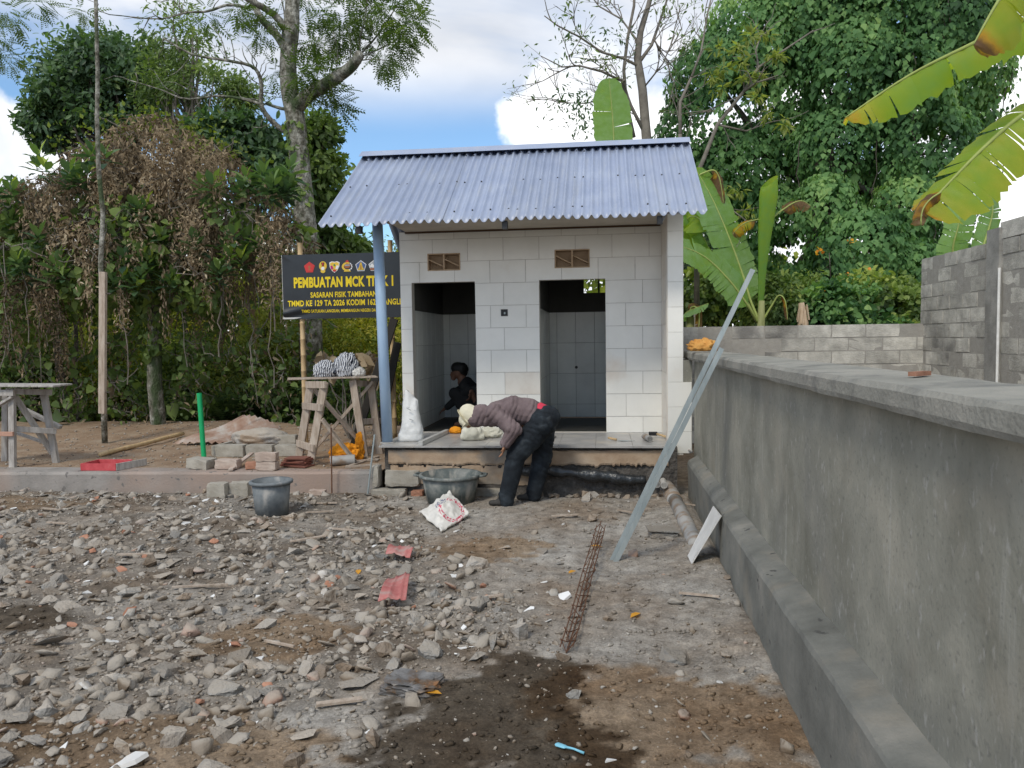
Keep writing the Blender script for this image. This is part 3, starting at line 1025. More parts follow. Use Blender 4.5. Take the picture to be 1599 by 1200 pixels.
# right-hand porch wall: tiled front edge and inner side
wall_r = MB().span(XR + .012, .895, 8.77, 8.784, .40, 3.10).build('wall', m_grout, block)
zz = [.42, .665, .945, 1.225, 1.505, 1.785, 2.065, 2.345, 2.625, 2.905, 3.095]
for j in range(len(zz) - 1):
    w = .99 if zz[j + 1] < 1.48 else .897
    tile(wall_r, lambda u, v, q: (u, 8.7695 - q, v), XR + .004, w, zz[j], zz[j + 1], m_tile)
MB().span(.897, .995, 8.775, 9.3, .44, 1.47).build('wall_filler', m_plaster, block)
mk_i = lambda u, v, w: (XR + .0005 - w, -u, v)
for j in range(len(zr) - 1):
    cs = [8.79, 9.19, YW - .012] if j % 2 else [8.79, 8.99, 9.43, YW - .012]
    for a, b in zip(cs[:-1], cs[1:]):
        tile(wall_r, mk_i, -b, -a, zr[j], zr[j + 1], m_tile_dirty)

# porch platform
plat = MB()
nxp, nzp = 120, 26
for (u0, u1) in ((-2.47, .80),):
    pv, pf = [], []
    for j in range(nzp + 1):
        for i in range(nxp + 1):
            x = u0 + (u1 - u0)*i/nxp; z = -.12 + (.535 + .12)*j/nzp
            rough = .05 if z < .18 else .025
            y = 8.455 + rough*(float(fbm(x*5, z*6, 51)) - .5)*2 - (.05*(1 - min(1, max(0, z/.15))))
            pv.append((x, y, z))
    for j in range(nzp):
        for i in range(nxp):
            a = j*(nxp + 1) + i
            pf.append((a, a + 1, a + nxp + 2, a + nxp + 1))
    plat.add(pv, pf)
plat.add([(-2.47, 8.45, -.12), (-2.47, 9.7, -.12), (-2.47, 9.7, .535), (-2.47, 8.45, .535)], [(0, 3, 2, 1)])
plat.add([(-2.47, 8.45, .535), (.80, 8.45, .535), (.80, 9.7, .535), (-2.47, 9.7, .535)], [(0, 1, 2, 3)])
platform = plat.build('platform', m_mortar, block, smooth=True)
# smooth brown render band with a broken lower edge
bx = np.linspace(-2.42, .70, 420)
pv, pf = [], []
for i, x in enumerate(bx):
    zb = .362 - .03*float(fbm(x*9, 0, 61)) - .022*float(fbm(x*40, 3, 62, 3)) - .02*float(sstep(.7, .85, vnoise(x*34, 3, 62)))
    zt_ = .495 + .012*float(vnoise(x*9, 8, 63))
    for (y, z) in ((8.425, zb), (8.415, zb + .02), (8.418, zt_ - .006), (8.44, zt_)):
        pv.append((x, y + .004*float(vnoise(x*6, z*9, 64)), z))
    pv.append((x, 8.50, zt_ - .003)); pv.append((x, 8.50, zb + .003))
for i in range(len(bx) - 1):
    for k in range(6):
        k2 = (k + 1) % 6
        pf.append((i*6 + k, i*6 + 6 + k, i*6 + 6 + k2, i*6 + k2))
link_mesh('render_band', pv, pf, m_orange_plaster, platform)
# lower render left of the black pipe
pv, pf = [], []
bx = np.linspace(-2.40, -.72, 240)
for i, x in enumerate(bx):
    zb = .10 + .03*float(fbm(x*7, 5, 65)); zt_ = .345 - .03*float(fbm(x*9, 0, 61)) - .012*float(fbm(x*43, 3, 66, 3)) - .03*float(sstep(.66, .8, vnoise(x*27, 3, 66)))
    for y, z in ((8.425, zb), (8.425, zt_), (8.50, zt_ - .002), (8.50, zb + .002)):
        pv.append((x, y + .012*float(fbm(x*8, z*9, 67)), z))
for i in range(len(bx) - 1):
    for k in range(4):
        k2 = (k + 1) % 4
        pf.append((i*4 + k, i*4 + 4 + k, i*4 + 4 + k2, i*4 + k2))
link_mesh('lower_render', pv, pf, m_orange_plaster, platform)
def rough_block(mbx, c, s, rot=0.0, amp=.012, seed=0, cuts=4, tilt=0.0):
    """concrete block with crumbled edges"""
    bm = bmesh.new()
    bmesh.ops.create_cube(bm, size=1)
    bmesh.ops.subdivide_edges(bm, edges=bm.edges[:], cuts=cuts, use_grid_fill=True)
    bm.verts.index_update()
    r = random.Random(seed)
    R = Matrix.Rotation(rot, 3, 'Z') @ Matrix.Rotation(tilt, 3, 'Y')
    vs = []
    for v in bm.verts:
        e = sum(abs(abs(q) - .5) < 1e-4 for q in v.co)
        k = (amp*(.35, .35, .9, 1.6)[e])
        p = Vector((v.co.x*s[0], v.co.y*s[1], v.co.z*s[2]))
        p -= p.normalized()*k*r.random()
        vs.append(Vector(c) + R @ p)
    mbx.add(vs, [tuple(v.index for v in f.verts) for f in bm.faces])
    bm.free()
    return mbx
for k, (x0, y0, x1, y1) in enumerate(((602, 735, 655, 760), (582, 727, 592, 760), (580, 763, 635, 776), (643, 765, 662, 776), (737, 763, 790, 778))):
    p0, p1 = on_y(x0, y1, 8.40), on_y(x1, y0, 8.40)
    rough_block(MB(), ((p0.x + p1.x)/2, 8.43 - .02*(k > 1), (p0.z + p1.z)/2), (p1.x - p0.x, .12 + .03*(k % 2), p1.z - p0.z), 0, .02, 70 + k).build(
        'foundation_block', m_brick if k == 3 else m_batako, platform)
# floor tiles of the porch, overhanging the front
m_floor = M('grey_floor_tile', [(.3, (.30, .295, .285)), (.6, (.40, .39, .375))], 5, .35, .06, 30, spec=.4, rnd=.05, second=((.5, .46, .4), 4, .55, .75, (1, 1, 1)))
fx = [-2.515] + [-2.515 + .405*k for k in range(1, 8)] + [XR - .002]
fy = [8.365, 8.76, 9.16, YW - .011]
for i in range(len(fx) - 1):
    for j in range(3):
        MB().span(fx[i] + .0015, fx[i + 1] - .0015, fy[j] + .0015, fy[j + 1] - .0015, .536, ZF).build('floor_tile', m_floor, platform)
for i, (dx0, dx1) in enumerate(((D1[0], D1[1]), (D2[0], D2[1]))):
    MB().span(dx0 + .001, dx1 - .001, YW - .008, YW + .1305, ZF - .03, ZF - .003).build('door_sill', m_floor, platform)

# porch ceiling and beams
soffit = MB().span(-2.45, XR - .012, 8.36, YW - .012, 3.098, 3.125).build('porch_ceiling', m_white_plaster, block)
MB().span(-2.46, XR - .012, YW - .030, YW - .012, 3.075, 3.097).build('ceiling_trim', M('dark_trim', (.09, .055, .035), 8, .7, .1), block)
MB().span(-2.45, XR, 8.335, 8.352, 3.04, 3.12).build('fascia_board', m_white_plaster, block)
for X in (-2.62, -1.02, .60):
    MB().span(X - .028, X + .028, 8.15, 8.24, 2.905, 2.985).build('rafter_end', m_dark, block)
MB().span(-2.54, XR, 9.0, 9.06, 3.13, 3.50).build('roof_beam', m_wood, block)

# blue column
cb = on_z(605, 692, ZF); ct = on_y(589.5, 352, cb.y)
mb = MB(); mb.tube([cb, cb.lerp(ct, .5), ct + Vector((-.004, 0, .16))], [.061, .060, .060], 24)
column = mb.build('column', m_blue, block, smooth=True)
MB().lathe([(.064, 0), (.085, .001), (.080, .010), (.064, .014)], (cb.x, cb.y, ZF + .0005), 24).build('mortar_collar', m_conc, column)

# corrugated roof: overlapping sheets front and back, ridge cap
RX0, RX1 = -3.05, 1.075
EY, EZ, RY, RZ = 8.10, 2.985, 9.82, 4.125
roof = MB().span(RX0 + .25, RX1 - .25, RY - .03, RY + .03, RZ - .16, RZ - .06).build('roof', m_wood, block)
nsheet = 6
sw = (RX1 - RX0)/nsheet
per = sw/7
def corr(x, k):
    ph = (x - RX0)/per*2*PI
    return .040*(.5 + .5*math.cos(ph))**1.8 - .016
for side in (0, 1):
    for k in range(nsheet):
        x0, x1 = RX0 + sw*k - (.045 if k else 0), RX0 + sw*(k + 1)
        lift = .007*(k % 2) + .002
        nxs = int((x1 - x0)/per*12); nys = 8
        pv, pf = [], []
        r = random.Random(k*3 + side)
        e_off = r.uniform(-.012, .012)
        for j in range(nys + 1):
            t = j/nys
            for i in range(nxs + 1):
                x = x0 + (x1 - x0)*i/nxs
                y = EY + e_off*(1 - t) + (RY - EY)*t
                z = EZ + (RZ - EZ)*t - .012*math.sin(PI*t) + corr(x, k) + lift + .004*(float(vnoise(x*1.5, t*3, 71)) - .5)
                if side:
                    y = 2*RY - y
                pv.append((x, y, z))
        for j in range(nys):
            for i in range(nxs):
                a = j*(nxs + 1) + i
                f = (a, a + 1, a + nxs + 2, a + nxs + 1)
                pf.append(f if not side else f[::-1])
        sh = link_mesh('roof_sheet', pv, pf, m_roof, roof, smooth=True)
        sol = sh.modifiers.new('thick', 'SOLIDIFY'); sol.thickness = .0025; sol.offset = -1
slope = Vector((0, RY - EY, RZ - EZ)).normalized(); upn = Vector((0, -(RZ - EZ), RY - EY)).normalized()
for k in range(nsheet):
    sm = MB()
    for t in (.10, .50, .90) if k != 9 else ():
        for q in (0, 2, 4, 6):
            x = RX0 + sw*k + per*(q + 0.98 if t != .5 else q + .98)
            if random.random() < .18 or x > RX1 - .03: continue
            c = Vector((x, EY + (RY - EY)*t, EZ + (RZ - EZ)*t - .012*math.sin(PI*t) + .024)) + upn*.004 + slope*random.uniform(-.02, .02)
            sm.tube([c - upn*.006, c + upn*.005, c + upn*.009], [.010, .010, .005], 7)
    tag(sm.build('roof_screws', m_dark, roof), kind='stuff')
pv, pf = [], []
prof = [(-.150, -.078), (-.145, -.072), (-.06, -.012), (-.02, .012), (.02, .012), (.06, -.012), (.145, -.072), (.150, -.078)]
xx = np.linspace(RX0 - .02, RX1 + .005, 40)
for x in xx:
    w = .004*(float(vnoise(x*2, 1, 73)) - .5)
    for a, b in prof: pv.append((x, RY + a, RZ + .045 + b + w))
for i in range(len(xx) - 1):
    for k in range(len(prof) - 1):
        pf.append((i*8 + k, i*8 + 8 + k, i*8 + 9 + k, i*8 + k + 1))
rc_ = link_mesh('ridge_cap', pv, pf, m_roof, roof, smooth=False)
s_ = rc_.modifiers.new('t', 'SOLIDIFY'); s_.thickness = .003

# ================================================================== RENDERED BOUNDARY WALL (right)
bw = thing('boundary_wall', 'long grey cement-rendered wall with coping and sloping base ledge beside the toilet block', 'wall', (1.1, 5, 0))
def strip(name, prof, y0, y1, mat, amp=.006, seed=1, dense=.05, smooth=False):
    """profile (x, z) swept along the wall with hand-trowelled unevenness"""
    n = int((y1 - y0)/dense); k = len(prof); pv, pf = [], []
    for i in range(n + 1):
        y = y0 + (y1 - y0)*i/n
        for q, (x, z) in enumerate(prof):
            a = amp*(float(fbm(y*5.2, q*3.7, seed)) - .5)*1.6; b = amp*(float(fbm(y*6.1, q*5.3 + 9, seed)) - .5)*1.6
            pv.append((x + a, y, z + b))
    for i in range(n):
        for q in range(k):
            q2 = (q + 1) % k
            pf.append((i*k + q, i*k + k + q, i*k + k + q2, i*k + q2))
    pf += [tuple(range(k)), tuple(n*k + q for q in range(k - 1, -1, -1))]
    return link_mesh(name, pv, pf, mat, bw, smooth)
strip('wall_face', [(1.012, .30), (1.015, .75), (1.018, 1.1), (1.02, 1.475), (1.22, 1.475), (1.22, -.15), (1.02, -.15)], -2.0, 8.77, m_plaster, .006, 81, .1)
strip('coping', [(.945, 1.478), (.938, 1.50), (.94, 1.548), (.955, 1.566), (1.26, 1.575), (1.275, 1.55), (1.275, 1.478)], -2.0, 7.02, m_coping, .006, 82)
strip('coping', [(.955, 1.476), (.945, 1.50), (.947, 1.55), (.96, 1.566), (1.26, 1.572), (1.275, 1.55), (1.275, 1.476)], 7.045, 9.28, m_coping, .006, 83)
strip('base_ledge', [(.86, -.15), (.858, .1), (.862, .395), (.872, .415), (.93, .43), (1.012, .450), (1.012, -.15)], -2.0, 4.05, m_footing, .008, 84)
strip('base_ledge', [(.866, -.15), (.866, .1), (.870, .385), (.885, .410), (.935, .425), (1.012, .446), (1.012, -.15)], 4.06, 5.86, m_footing, .008, 85)
strip('base_ledge', [(.915, -.15), (.915, .1), (.905, .36), (.92, .39), (.95, .415), (1.012, .446), (1.012, -.15)], 5.87, 8.44, m_footing, .008, 86)

# ================================================================== BLOCK WALLS behind the boundary wall
def block_wall(name, label, p0, p1, zb, ztop, bl, bh, mat_fn, th=.12, top_fn=None):
    t = thing(name, label, 'wall', ((p0[0] + p1[0])/2, (p0[1] + p1[1])/2, zb))
    p0, p1 = Vector((*p0, 0)), Vector((*p1, 0)); d = (p1 - p0); Lw = d.length; d.normalize()
    nn = Vector((d.y, -d.x, 0))
    if nn.y > 0 and abs(nn.y) > abs(nn.x): nn = -nn
    if abs(nn.x) > abs(nn.y) and nn.x > 0: nn = -nn          # outward = towards the yard
    core = MB()
    nb = int((ztop - zb)/bh)
    zmax = zb + nb*bh
    ztop_at = top_fn or (lambda s: zmax)
    R = Matrix((d, nn, Vector((0, 0, 1)))).transposed()
    core.box(p0 + d*Lw/2 + Vector((0, 0, (zb + zmax - .015)/2)), (Lw, th*.94, zmax - .015 - zb), R)
    core.build('mortar_core', m_joint, t)
    r = random.Random(len(label))
    shared = {}
    for j in range(nb):
        s = -(j % 2)*bl/2
        while s < Lw - .02:
            a, b = max(0, s) + .006, min(Lw, s + bl) - .006
            if b - a > .04:
                key = round(b - a, 2)
                z0 = zb + j*bh
                if key not in shared:
                    m_ = MB(); rough_block(m_, (0, 0, 0), (b - a, th, bh - .012), 0, .010, r.randint(0, 999), 2)
                    me = bpy.data.meshes.new('block'); me.from_pydata([tuple(v) for v in m_.v], [], m_.f); me.update()
                    me.materials.append(mat_fn(0)); shared[key] = me
                o = bpy.data.objects.new('block', shared[key])
                c = p0 + d*((a + b)/2) + Vector((0, 0, z0 + bh/2)) + nn*r.uniform(-.006, .008)
                o.parent = t; o.location = c - t.location
                o.rotation_euler = (r.uniform(-.01, .01), r.uniform(-.008, .008), math.atan2(d.y, d.x) + (PI if r.random() < .5 else 0))
                COL.objects.link(o)
            s += bl
    return t
BWY = 12.4
pc = on_y(1441, 590, BWY)
zt1 = on_y(1300, 507, BWY).z
block_wall('block_wall', 'low dark weathered concrete block wall behind the banana plant', (1.0, BWY), (pc.x, BWY), zt1 - .205*9, zt1 + .01, .50, .205, lambda k: m_block_wall)
q0 = on_y(1441, 404, BWY)
x1w = q0.x + .06
zt2 = q0.z
tall = block_wall('block_wall', 'tall grey concrete block wall with a cast pillar behind the boundary wall', (x1w, BWY + .05), (x1w, 6.5), zt2 - .2*15, zt2 + .01, .40, .2, lambda k: m_block_wall)
pp = on_x(1562, 500, x1w)
MB().span(x1w - .10, x1w + .10, pp.y - .14, pp.y + .17, -.1, zt2 + .14).build('pillar', m_conc, tall)
tb = MB(); tb.span(x1w - .07, x1w + .07, 6.5, pp.y - .105, zt2 + .0, zt2 + .20)
tb.build('upper_course', m_block_wall, tall)
MB().tube([(x1w - .10, pp.y - .16, .2), (x1w - .10, pp.y - .16, zt2 - .35)], .016, 8).build('white_conduit', m_shard, tall)


# ================================================================== VEGETATION
m_dead = leaf_mat('dead_leaves', [(0, (.085, .068, .046)), (.35, (.225, .175, .112)), (.62, (.36, .28, .18)), (.82, (.46, .385, .26)), (1, (.56, .50, .37))],
                  .2, .8, .15, (1.2, 1.0, .8))
m_green_dark = leaf_mat('dark_foliage', [(0, (.027, .055, .032)), (.5, (.074, .138, .066)), (.85, (.14, .225, .09)), (1, (.22, .30, .10))], .3)
m_green_mid = leaf_mat('mid_foliage', [(0, (.050, .085, .028)), (.5, (.135, .205, .062)), (.85, (.24, .32, .085)), (1, (.34, .40, .10))], .35)
m_green_yel = leaf_mat('yellow_foliage', [(0, (.06, .085, .018)), (.5, (.19, .24, .035)), (.85, (.34, .36, .05)), (1, (.46, .41, .06))], .4)
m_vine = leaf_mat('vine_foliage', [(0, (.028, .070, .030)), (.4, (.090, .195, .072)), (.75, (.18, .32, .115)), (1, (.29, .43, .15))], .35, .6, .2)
m_jack = leaf_mat('glossy_leaves', [(0, (.035, .075, .045)), (.5, (.085, .155, .075)), (.8, (.17, .26, .07)), (1, (.36, .44, .06))], .3, .35, .5)
m_feather = leaf_mat('feathery_leaves', [(0, (.035, .065, .018)), (.5, (.075, .125, .03)), (1, (.15, .20, .05))], .4)
m_flower = leaf_mat('orange_flowers', [(0, (.75, .26, .03)), (1, (.85, .52, .06))], .3)
m_under = leaf_mat('understory', [(0, (.06, .08, .028)), (.45, (.17, .215, .065)), (.8, (.31, .35, .09)), (1, (.42, .42, .11))], .45)  # brighter greens painted to make up for light lost under the overhang
m_fern = leaf_mat('fern', [(0, (.02, .045, .015)), (1, (.10, .16, .05))], .35)
DOWN = np.array([0, 0, -1.0])


def bush(name, label, cat, c, R, ncl, per, size, mat, tpl=KITE, tmid=.45, cr=.35, group=None, stems=5, bark=None, hollow=.3, droop=.5):
    t = thing(name, label, cat, (c[0], c[1], 0), group)
    P, out, tn, C = clumps(c, R, ncl, per, cr, hollow)
    P[:, 2] = np.maximum(P[:, 2], .02)
    n = len(P)
    D = out*.8 + rdir(n)*.8 + DOWN*droop
    tint = tmid + (tn - .5)*.85 + RNG.normal(size=n)*.15 + .12*(out[:, 2])
    leaves('crown', P, D, out + rdir(n)*.7, size*(.6 + .8*RNG.random(n)), tint, tpl, mat, t)
    mb = MB()
    for k in range(stems):
        q = C[RNG.integers(len(C))]
        b = Vector((c[0] + random.uniform(-.25, .25)*R[0], c[1] + random.uniform(-.3, .3)*R[1], -.08))
        mb.tube(wiggle(b, Vector(q), 6, .07, k), list(np.linspace(.035, .008, 7)), 6)
    mb.build('trunk', bark or m_bark_dark, t, smooth=True)
    return t


# ---- far wood closing the horizon, one mass, tinted bright to look sunlit
P, out, tn, C = [], [], [], []
n = 26000
fxw = RNG.uniform(-46, 40, n); fyw = 27 + RNG.uniform(0, 5, n)
top = 3.2 + 2.2*fbm(fxw*.16, fxw*0, 91) + 1.0*fbm(fxw*.8, fxw*0, 92)
fzw = RNG.random(n)**.75*top
P = np.stack([fxw, fyw, fzw], -1)
far = leaves('distant_wood', P, rdir(n) + DOWN*.4, rdir(n) + np.array([0, -1, .5]), .38*(.6 + .8*RNG.random(n)),
             .45 + .7*(fbm(fxw*.6, fzw*.9, 93) - .5) + RNG.normal(size=n)*.14, KITE, m_green_yel)
tag(far, kind='stuff')


# ---- vine-smothered tree on the left: silhouette given as lobes (pixel x, pixel y, radius px, distance)
def lobes_to(lst):
    out = []
    for x, y, r, Y in lst:
        c = on_y(x, y, Y); out.append((np.array(c), r/ppm(c)))
    return out


dv = thing('vine_covered_tree', 'squat tree smothered in brown dead hanging vines with patches of green leaves', 'tree', (-7.6, 13.3, 0))
LB = lobes_to([(245, 262, 82, 13.2), (175, 300, 78, 13.0), (315, 300, 80, 13.0), (105, 345, 78, 12.8), (380, 345, 72, 12.7), (40, 380, 82, 12.7),
               (240, 365, 110, 13.0), (-40, 370, 90, 12.8), (440, 385, 48, 12.5), (160, 410, 80, 12.6), (330, 420, 70, 12.7), (-110, 400, 90, 13.1), (30, 470, 70, 12.7)])
Pl, Dl, Nl, Sl, Tl = [], [], [], [], []
for c, r in LB:
    n = int(5200*r*r)
    p, u = shell(c, (r, r*1.0, r*.92), n)
    ok = fbm(p[:, 0]*1.5, p[:, 2]*1.5, 103) > np.interp(p[:, 2], [2.2, 3.3, 4.0, 4.8], [.68, .57, .44, .26])
    p, u = p[ok], u[ok]; n = len(p)
    Pl.append(p); Nl.append(u + rdir(n)*.6); Dl.append(DOWN*1.0 + u*.35 + rdir(n)*.85)
    Sl.append(.095*np.exp(RNG.normal(size=n)*.38)*.9)
    Tl.append(.30 + .5*(fbm(p[:, 0]*1.7, p[:, 2]*1.2, 101) - .35) + RNG.normal(size=n)*.16)
    ns = int(30*r*r)                                   # hanging strands
    ps, us = shell(c, (r, r, r*.9), ns)
    ok = (us[:, 2] < .35) & (fbm(ps[:, 0]*1.5, ps[:, 2]*1.5, 103) > np.interp(ps[:, 2], [2.2, 3.3, 4.0, 4.8], [.62, .52, .40, .2]))
    for p0, u0 in zip(ps[ok], us[ok]):
        ln = random.uniform(.3, 1.7); m = int(ln/.024)
        zz_ = p0[2] - np.linspace(0, ln, m)
        q = np.stack([p0[0] + RNG.normal(size=m)*.03 + u0[0]*.1, p0[1] + RNG.normal(size=m)*.03 + u0[1]*.1, zz_], -1)
        Pl.append(q); Nl.append(rdir(m) + u0); Dl.append(DOWN*1.5 + rdir(m)*.6); Sl.append(.085*(.5 + .9*RNG.random(m)))
        Tl.append(np.full(m, .28 + random.uniform(-.15, .42)) + RNG.normal(size=m)*.12)
for x, ya, yb_, wpx, tn_ in ((428, 330, 480, 22, .5), (412, 340, 440, 12, .4), (135, 390, 480, 14, .62), (192, 440, 520, 10, .7), (215, 340, 420, 20, .55), (320, 380, 470, 9, .6), (70, 400, 520, 26, .25), (15, 430, 560, 14, .0),
                            (90, 480, 600, 10, .05), (300, 330, 430, 30, .55), (360, 360, 450, 16, .5), (250, 200, 300, 40, .55), (330, 230, 330, 30, .5), (160, 260, 360, 30, .5)):
    for q_ in range(int(wpx*.75)):
        x_ = x + random.gauss(0, wpx/2.2); a_ = on_y(x_, ya + random.uniform(-8, 20), random.uniform(11.7, 12.1)); b_ = on_y(x_, yb_ - random.uniform(0, .4)*(yb_ - ya), a_.y)
        m = max(4, int((a_.z - b_.z)/.022)); t_ = np.linspace(0, 1, m)[:, None]
        Pl.append(np.array(a_)*(1 - t_) + np.array(b_)*t_ + RNG.normal(size=(m, 3))*.04); Nl.append(rdir(m) + np.array([0, -1, 0])); Dl.append(DOWN*.9 + rdir(m)*1.0); Sl.append(.075*(.5 + .9*RNG.random(m)))
        Tl.append(np.full(m, tn_ + random.uniform(-.2, .2)) + RNG.normal(size=m)*.13)
Pl = np.concatenate(Pl); ok = Pl[:, 2] > .9
leaves('dead_vines', Pl[ok], np.concatenate(Dl)[ok], np.concatenate(Nl)[ok], np.concatenate(Sl)[ok], np.concatenate(Tl)[ok], LONG, m_dead, dv)
# thin hanging vine stems
mb = MB()
for k in range(190):                                   # tangled creeper stems over the surface
    c, r = random.choice(LB)
    a = random.uniform(PI, 2*PI); e_ = random.uniform(-.2, 1.1)
    p = Vector((c[0] + r*1.03*math.cos(a)*math.cos(e_), c[1] + r*1.03*math.sin(a)*math.cos(e_), c[2] + r*.95*math.sin(e_)))
    if p.z > 1.2:
        mb.tube(wiggle(p, p + Vector((random.uniform(-.7, .7), random.uniform(-.2, .1), random.uniform(-.7, .25))), 8, .16, k + 900), random.uniform(.004, .010), 4)
for k in range(46):
    c, r = random.choice(LB)
    a = random.uniform(PI, 2*PI)
    p = Vector((c[0] + r*.9*math.cos(a), c[1] + r*.9*math.sin(a), c[2] - r*.1))
    mb.tube(wiggle(p, p + Vector((random.uniform(-.15, .15), random.uniform(-.1, .1), -random.uniform(.8, 2.4))), 7, .05, k), random.uniform(.005, .012), 4)
hs_ = mb.build('hanging_stems', m_bark_mid, dv); tag(hs_, kind='stuff')
# small live leaves showing through the dead curtain
Pg, Ng = [], []
for c, r in LB:
    n = int(2600*r*r); p, u = shell(c, (r*1.0, r*1.0, r*.95), n)
    ok = (fbm(p[:, 0]*1.5, p[:, 2]*1.5, 103) + RNG.normal(size=n)*.05 < np.interp(p[:, 2], [2.2, 3.3, 4.0, 4.8], [.62, .52, .40, .25])) & (fbm(p[:, 0]*2.1, p[:, 2]*2.1, 108) > .40)
    Pg.append(p[ok]); Ng.append(u[ok])
Pg, Ng = np.concatenate(Pg), np.concatenate(Ng); ok = Pg[:, 2] > 1.0; Pg, Ng = Pg[ok], Ng[ok]; n = len(Pg)
leaves('live_leaves', Pg, rdir(n)*.7 + DOWN*.6 + Ng*.5, Ng + rdir(n)*.6, .105*np.exp(RNG.normal(size=n)*.35), .25 + .6*RNG.random(n), HEART, m_green_mid, dv)
# green rosettes
ROS = [(200, 400), (245, 375), (225, 330), (420, 290), (385, 300), (450, 275), (400, 275), (130, 285), (70, 255), (105, 275), (25, 345), (60, 375), (20, 420), (355, 380), (395, 385),
       (300, 385), (215, 440), (185, 440), (235, 420), (40, 420), (100, 415), (330, 300), (150, 240), (10, 300), (370, 400), (440, 300), (75, 440), (165, 375), (345, 420), (280, 445)]
Pl, Dl, Nl, Sl, Tl = [], [], [], [], []
for x, y in ROS:
    for rep in range(3):
        c = on_y(x + random.uniform(-16, 16), y + random.uniform(-12, 12), random.uniform(11.7, 12.2))
        m = random.randint(9, 15)
        a = np.arange(m)*2.4; el = np.linspace(1.2, -.4, m)
        d = np.stack([np.cos(a)*np.cos(el), np.sin(a)*np.cos(el), np.sin(el)], -1)
        Pl.append(np.array(c) + d*.04 - np.outer(np.arange(m), [0, 0, .012])); Dl.append(d); Nl.append(np.tile([0, 0, 1.0], (m, 1)) + rdir(m)*.3)
        Sl.append(.27*(.6 + .5*RNG.random(m))); Tl.append(np.linspace(.95, .3, m) - .35*RNG.random() + RNG.normal(size=m)*.1)
leaves('green_leaves', np.concatenate(Pl), np.concatenate(Dl), np.concatenate(Nl), np.concatenate(Sl), np.concatenate(Tl), OVAL, m_jack, dv)
# yellow moss growth along the crest and dark inner twigs
cr_pts = [on_y(x, y, 12.9) for x, y in ((130, 235), (170, 212), (210, 196), (250, 188), (290, 200), (320, 222), (345, 245))]
P = np.concatenate([np.array(p) + RNG.normal(size=(90, 3))*np.array([.28, .4, .1]) for p in cr_pts])
leaves('moss_growth', P, rdir(len(P)) + np.array([0, -.3, .4]), rdir(len(P)), .08*(.5 + RNG.random(len(P))), .1 + .45*RNG.random(len(P)), KITE, m_green_yel, dv)['kind'] = 'stuff'
mb = MB()
b0 = on_z(247, 668, .25)
trunk_top = Vector((b0.x + .02, b0.y - .1, 4.4))
mb.tube(wiggle(Vector((b0.x, b0.y, -.1)), trunk_top, 8, .012, 3), list(np.linspace(.135, .10, 9)), 12)
for c, r in LB:
    mb.tube(wiggle(trunk_top - Vector((0, 0, random.uniform(.1, 2.0))), Vector(c), 6, .08, int(c[0]*10)), list(np.linspace(.09, .02, 7)), 6)
mb.build('trunk', m_bark, dv, smooth=True)
# extra slim trunks below the mass
for k, (x, yb, w, Y) in enumerate(((110, 665, 13, 14.5), (122, 665, 8, 15), (205, 660, 7, 16), (345, 655, 9, 15.5), (62, 670, 10, 15), (300, 658, 6, 16), (10, 675, 16, 14.8))):
    b = on_y(x, yb, Y); s = thing('slender_tree', 'slim dark tree trunk in the shade under the vine-covered tree', 'tree', (b.x, b.y, 0), 'slim trunks under the vines')
    mbk = MB()
    tp = Vector((b.x + random.uniform(-.4, .4), b.y + random.uniform(-.3, .3), 4.6))
    mbk.tube(wiggle(Vector((b.x, b.y, -.1)), tp, 8, .03, k + 40), list(np.linspace(w/2/ppm(b), w/4/ppm(b), 9)), 8)
    for q in range(4):
        a = Vector((b.x, b.y, 0)).lerp(tp, random.uniform(.4, .95))
        mbk.tube(wiggle(a, a + Vector((random.uniform(-.8, .8), random.uniform(-.5, .5), random.uniform(.1, .7))), 5, .1, q), list(np.linspace(.02, .006, 6)), 5)
    mbk.build('trunk', m_bark_dark, s, smooth=True)
    P, out, tn, C = clumps(tp, (.9, .8, .6), 14, 45, .3, .2)
    leaves('crown', P, out + rdir(len(P)) + DOWN*.5, out + rdir(len(P))*.5, .12*(.6 + .8*RNG.random(len(P))), .3 + .3*tn, KITE, m_green_dark, s)

# creeper tangle hanging below the mass and round the trunk
mb = MB(); tw_p = []
for k in range(230):
    x, y = random.uniform(-40, 465), random.uniform(400, 655); Y = random.uniform(12.7, 14.0)
    p = on_y(x, y, Y)
    if p.z < .45 or (222 < x < 275 and y > 520): continue
    q = p + Vector((random.gauss(0, .35), random.gauss(0, .2), -random.uniform(.1, .9) if random.random() < .7 else random.uniform(.1, .5)))
    q.z = max(q.z, .35)
    mb.tube(wiggle(p, q, 7, .14, k + 3000), random.uniform(.004, .011), 4); tw_p += [p.lerp(q, t) for t in (.1, .35, .6, .9)]
tag(mb.build('creeper_tangle', m_bark_mid, dv), kind='stuff')
P = np.repeat(np.array([tuple(p) for p in tw_p]), 4, 0); P = P + RNG.normal(size=P.shape)*.10; n = len(P)
leaves('tangle_leaves', P, rdir(n) + DOWN*.6, rdir(n) + np.array([0, -.6, .4]), .085*np.exp(RNG.normal(size=n)*.4), .1 + .6*RNG.random(n), HEART, m_green_mid, dv)
sel_ = RNG.random(n) < .4
leaves('tangle_dead_leaves', P[sel_] + RNG.normal(size=(sel_.sum(), 3))*.08, rdir(sel_.sum()) + DOWN, rdir(sel_.sum()), .09*np.exp(RNG.normal(size=sel_.sum())*.4), .1 + .6*RNG.random(sel_.sum()), LONG, m_dead, dv)
P = []
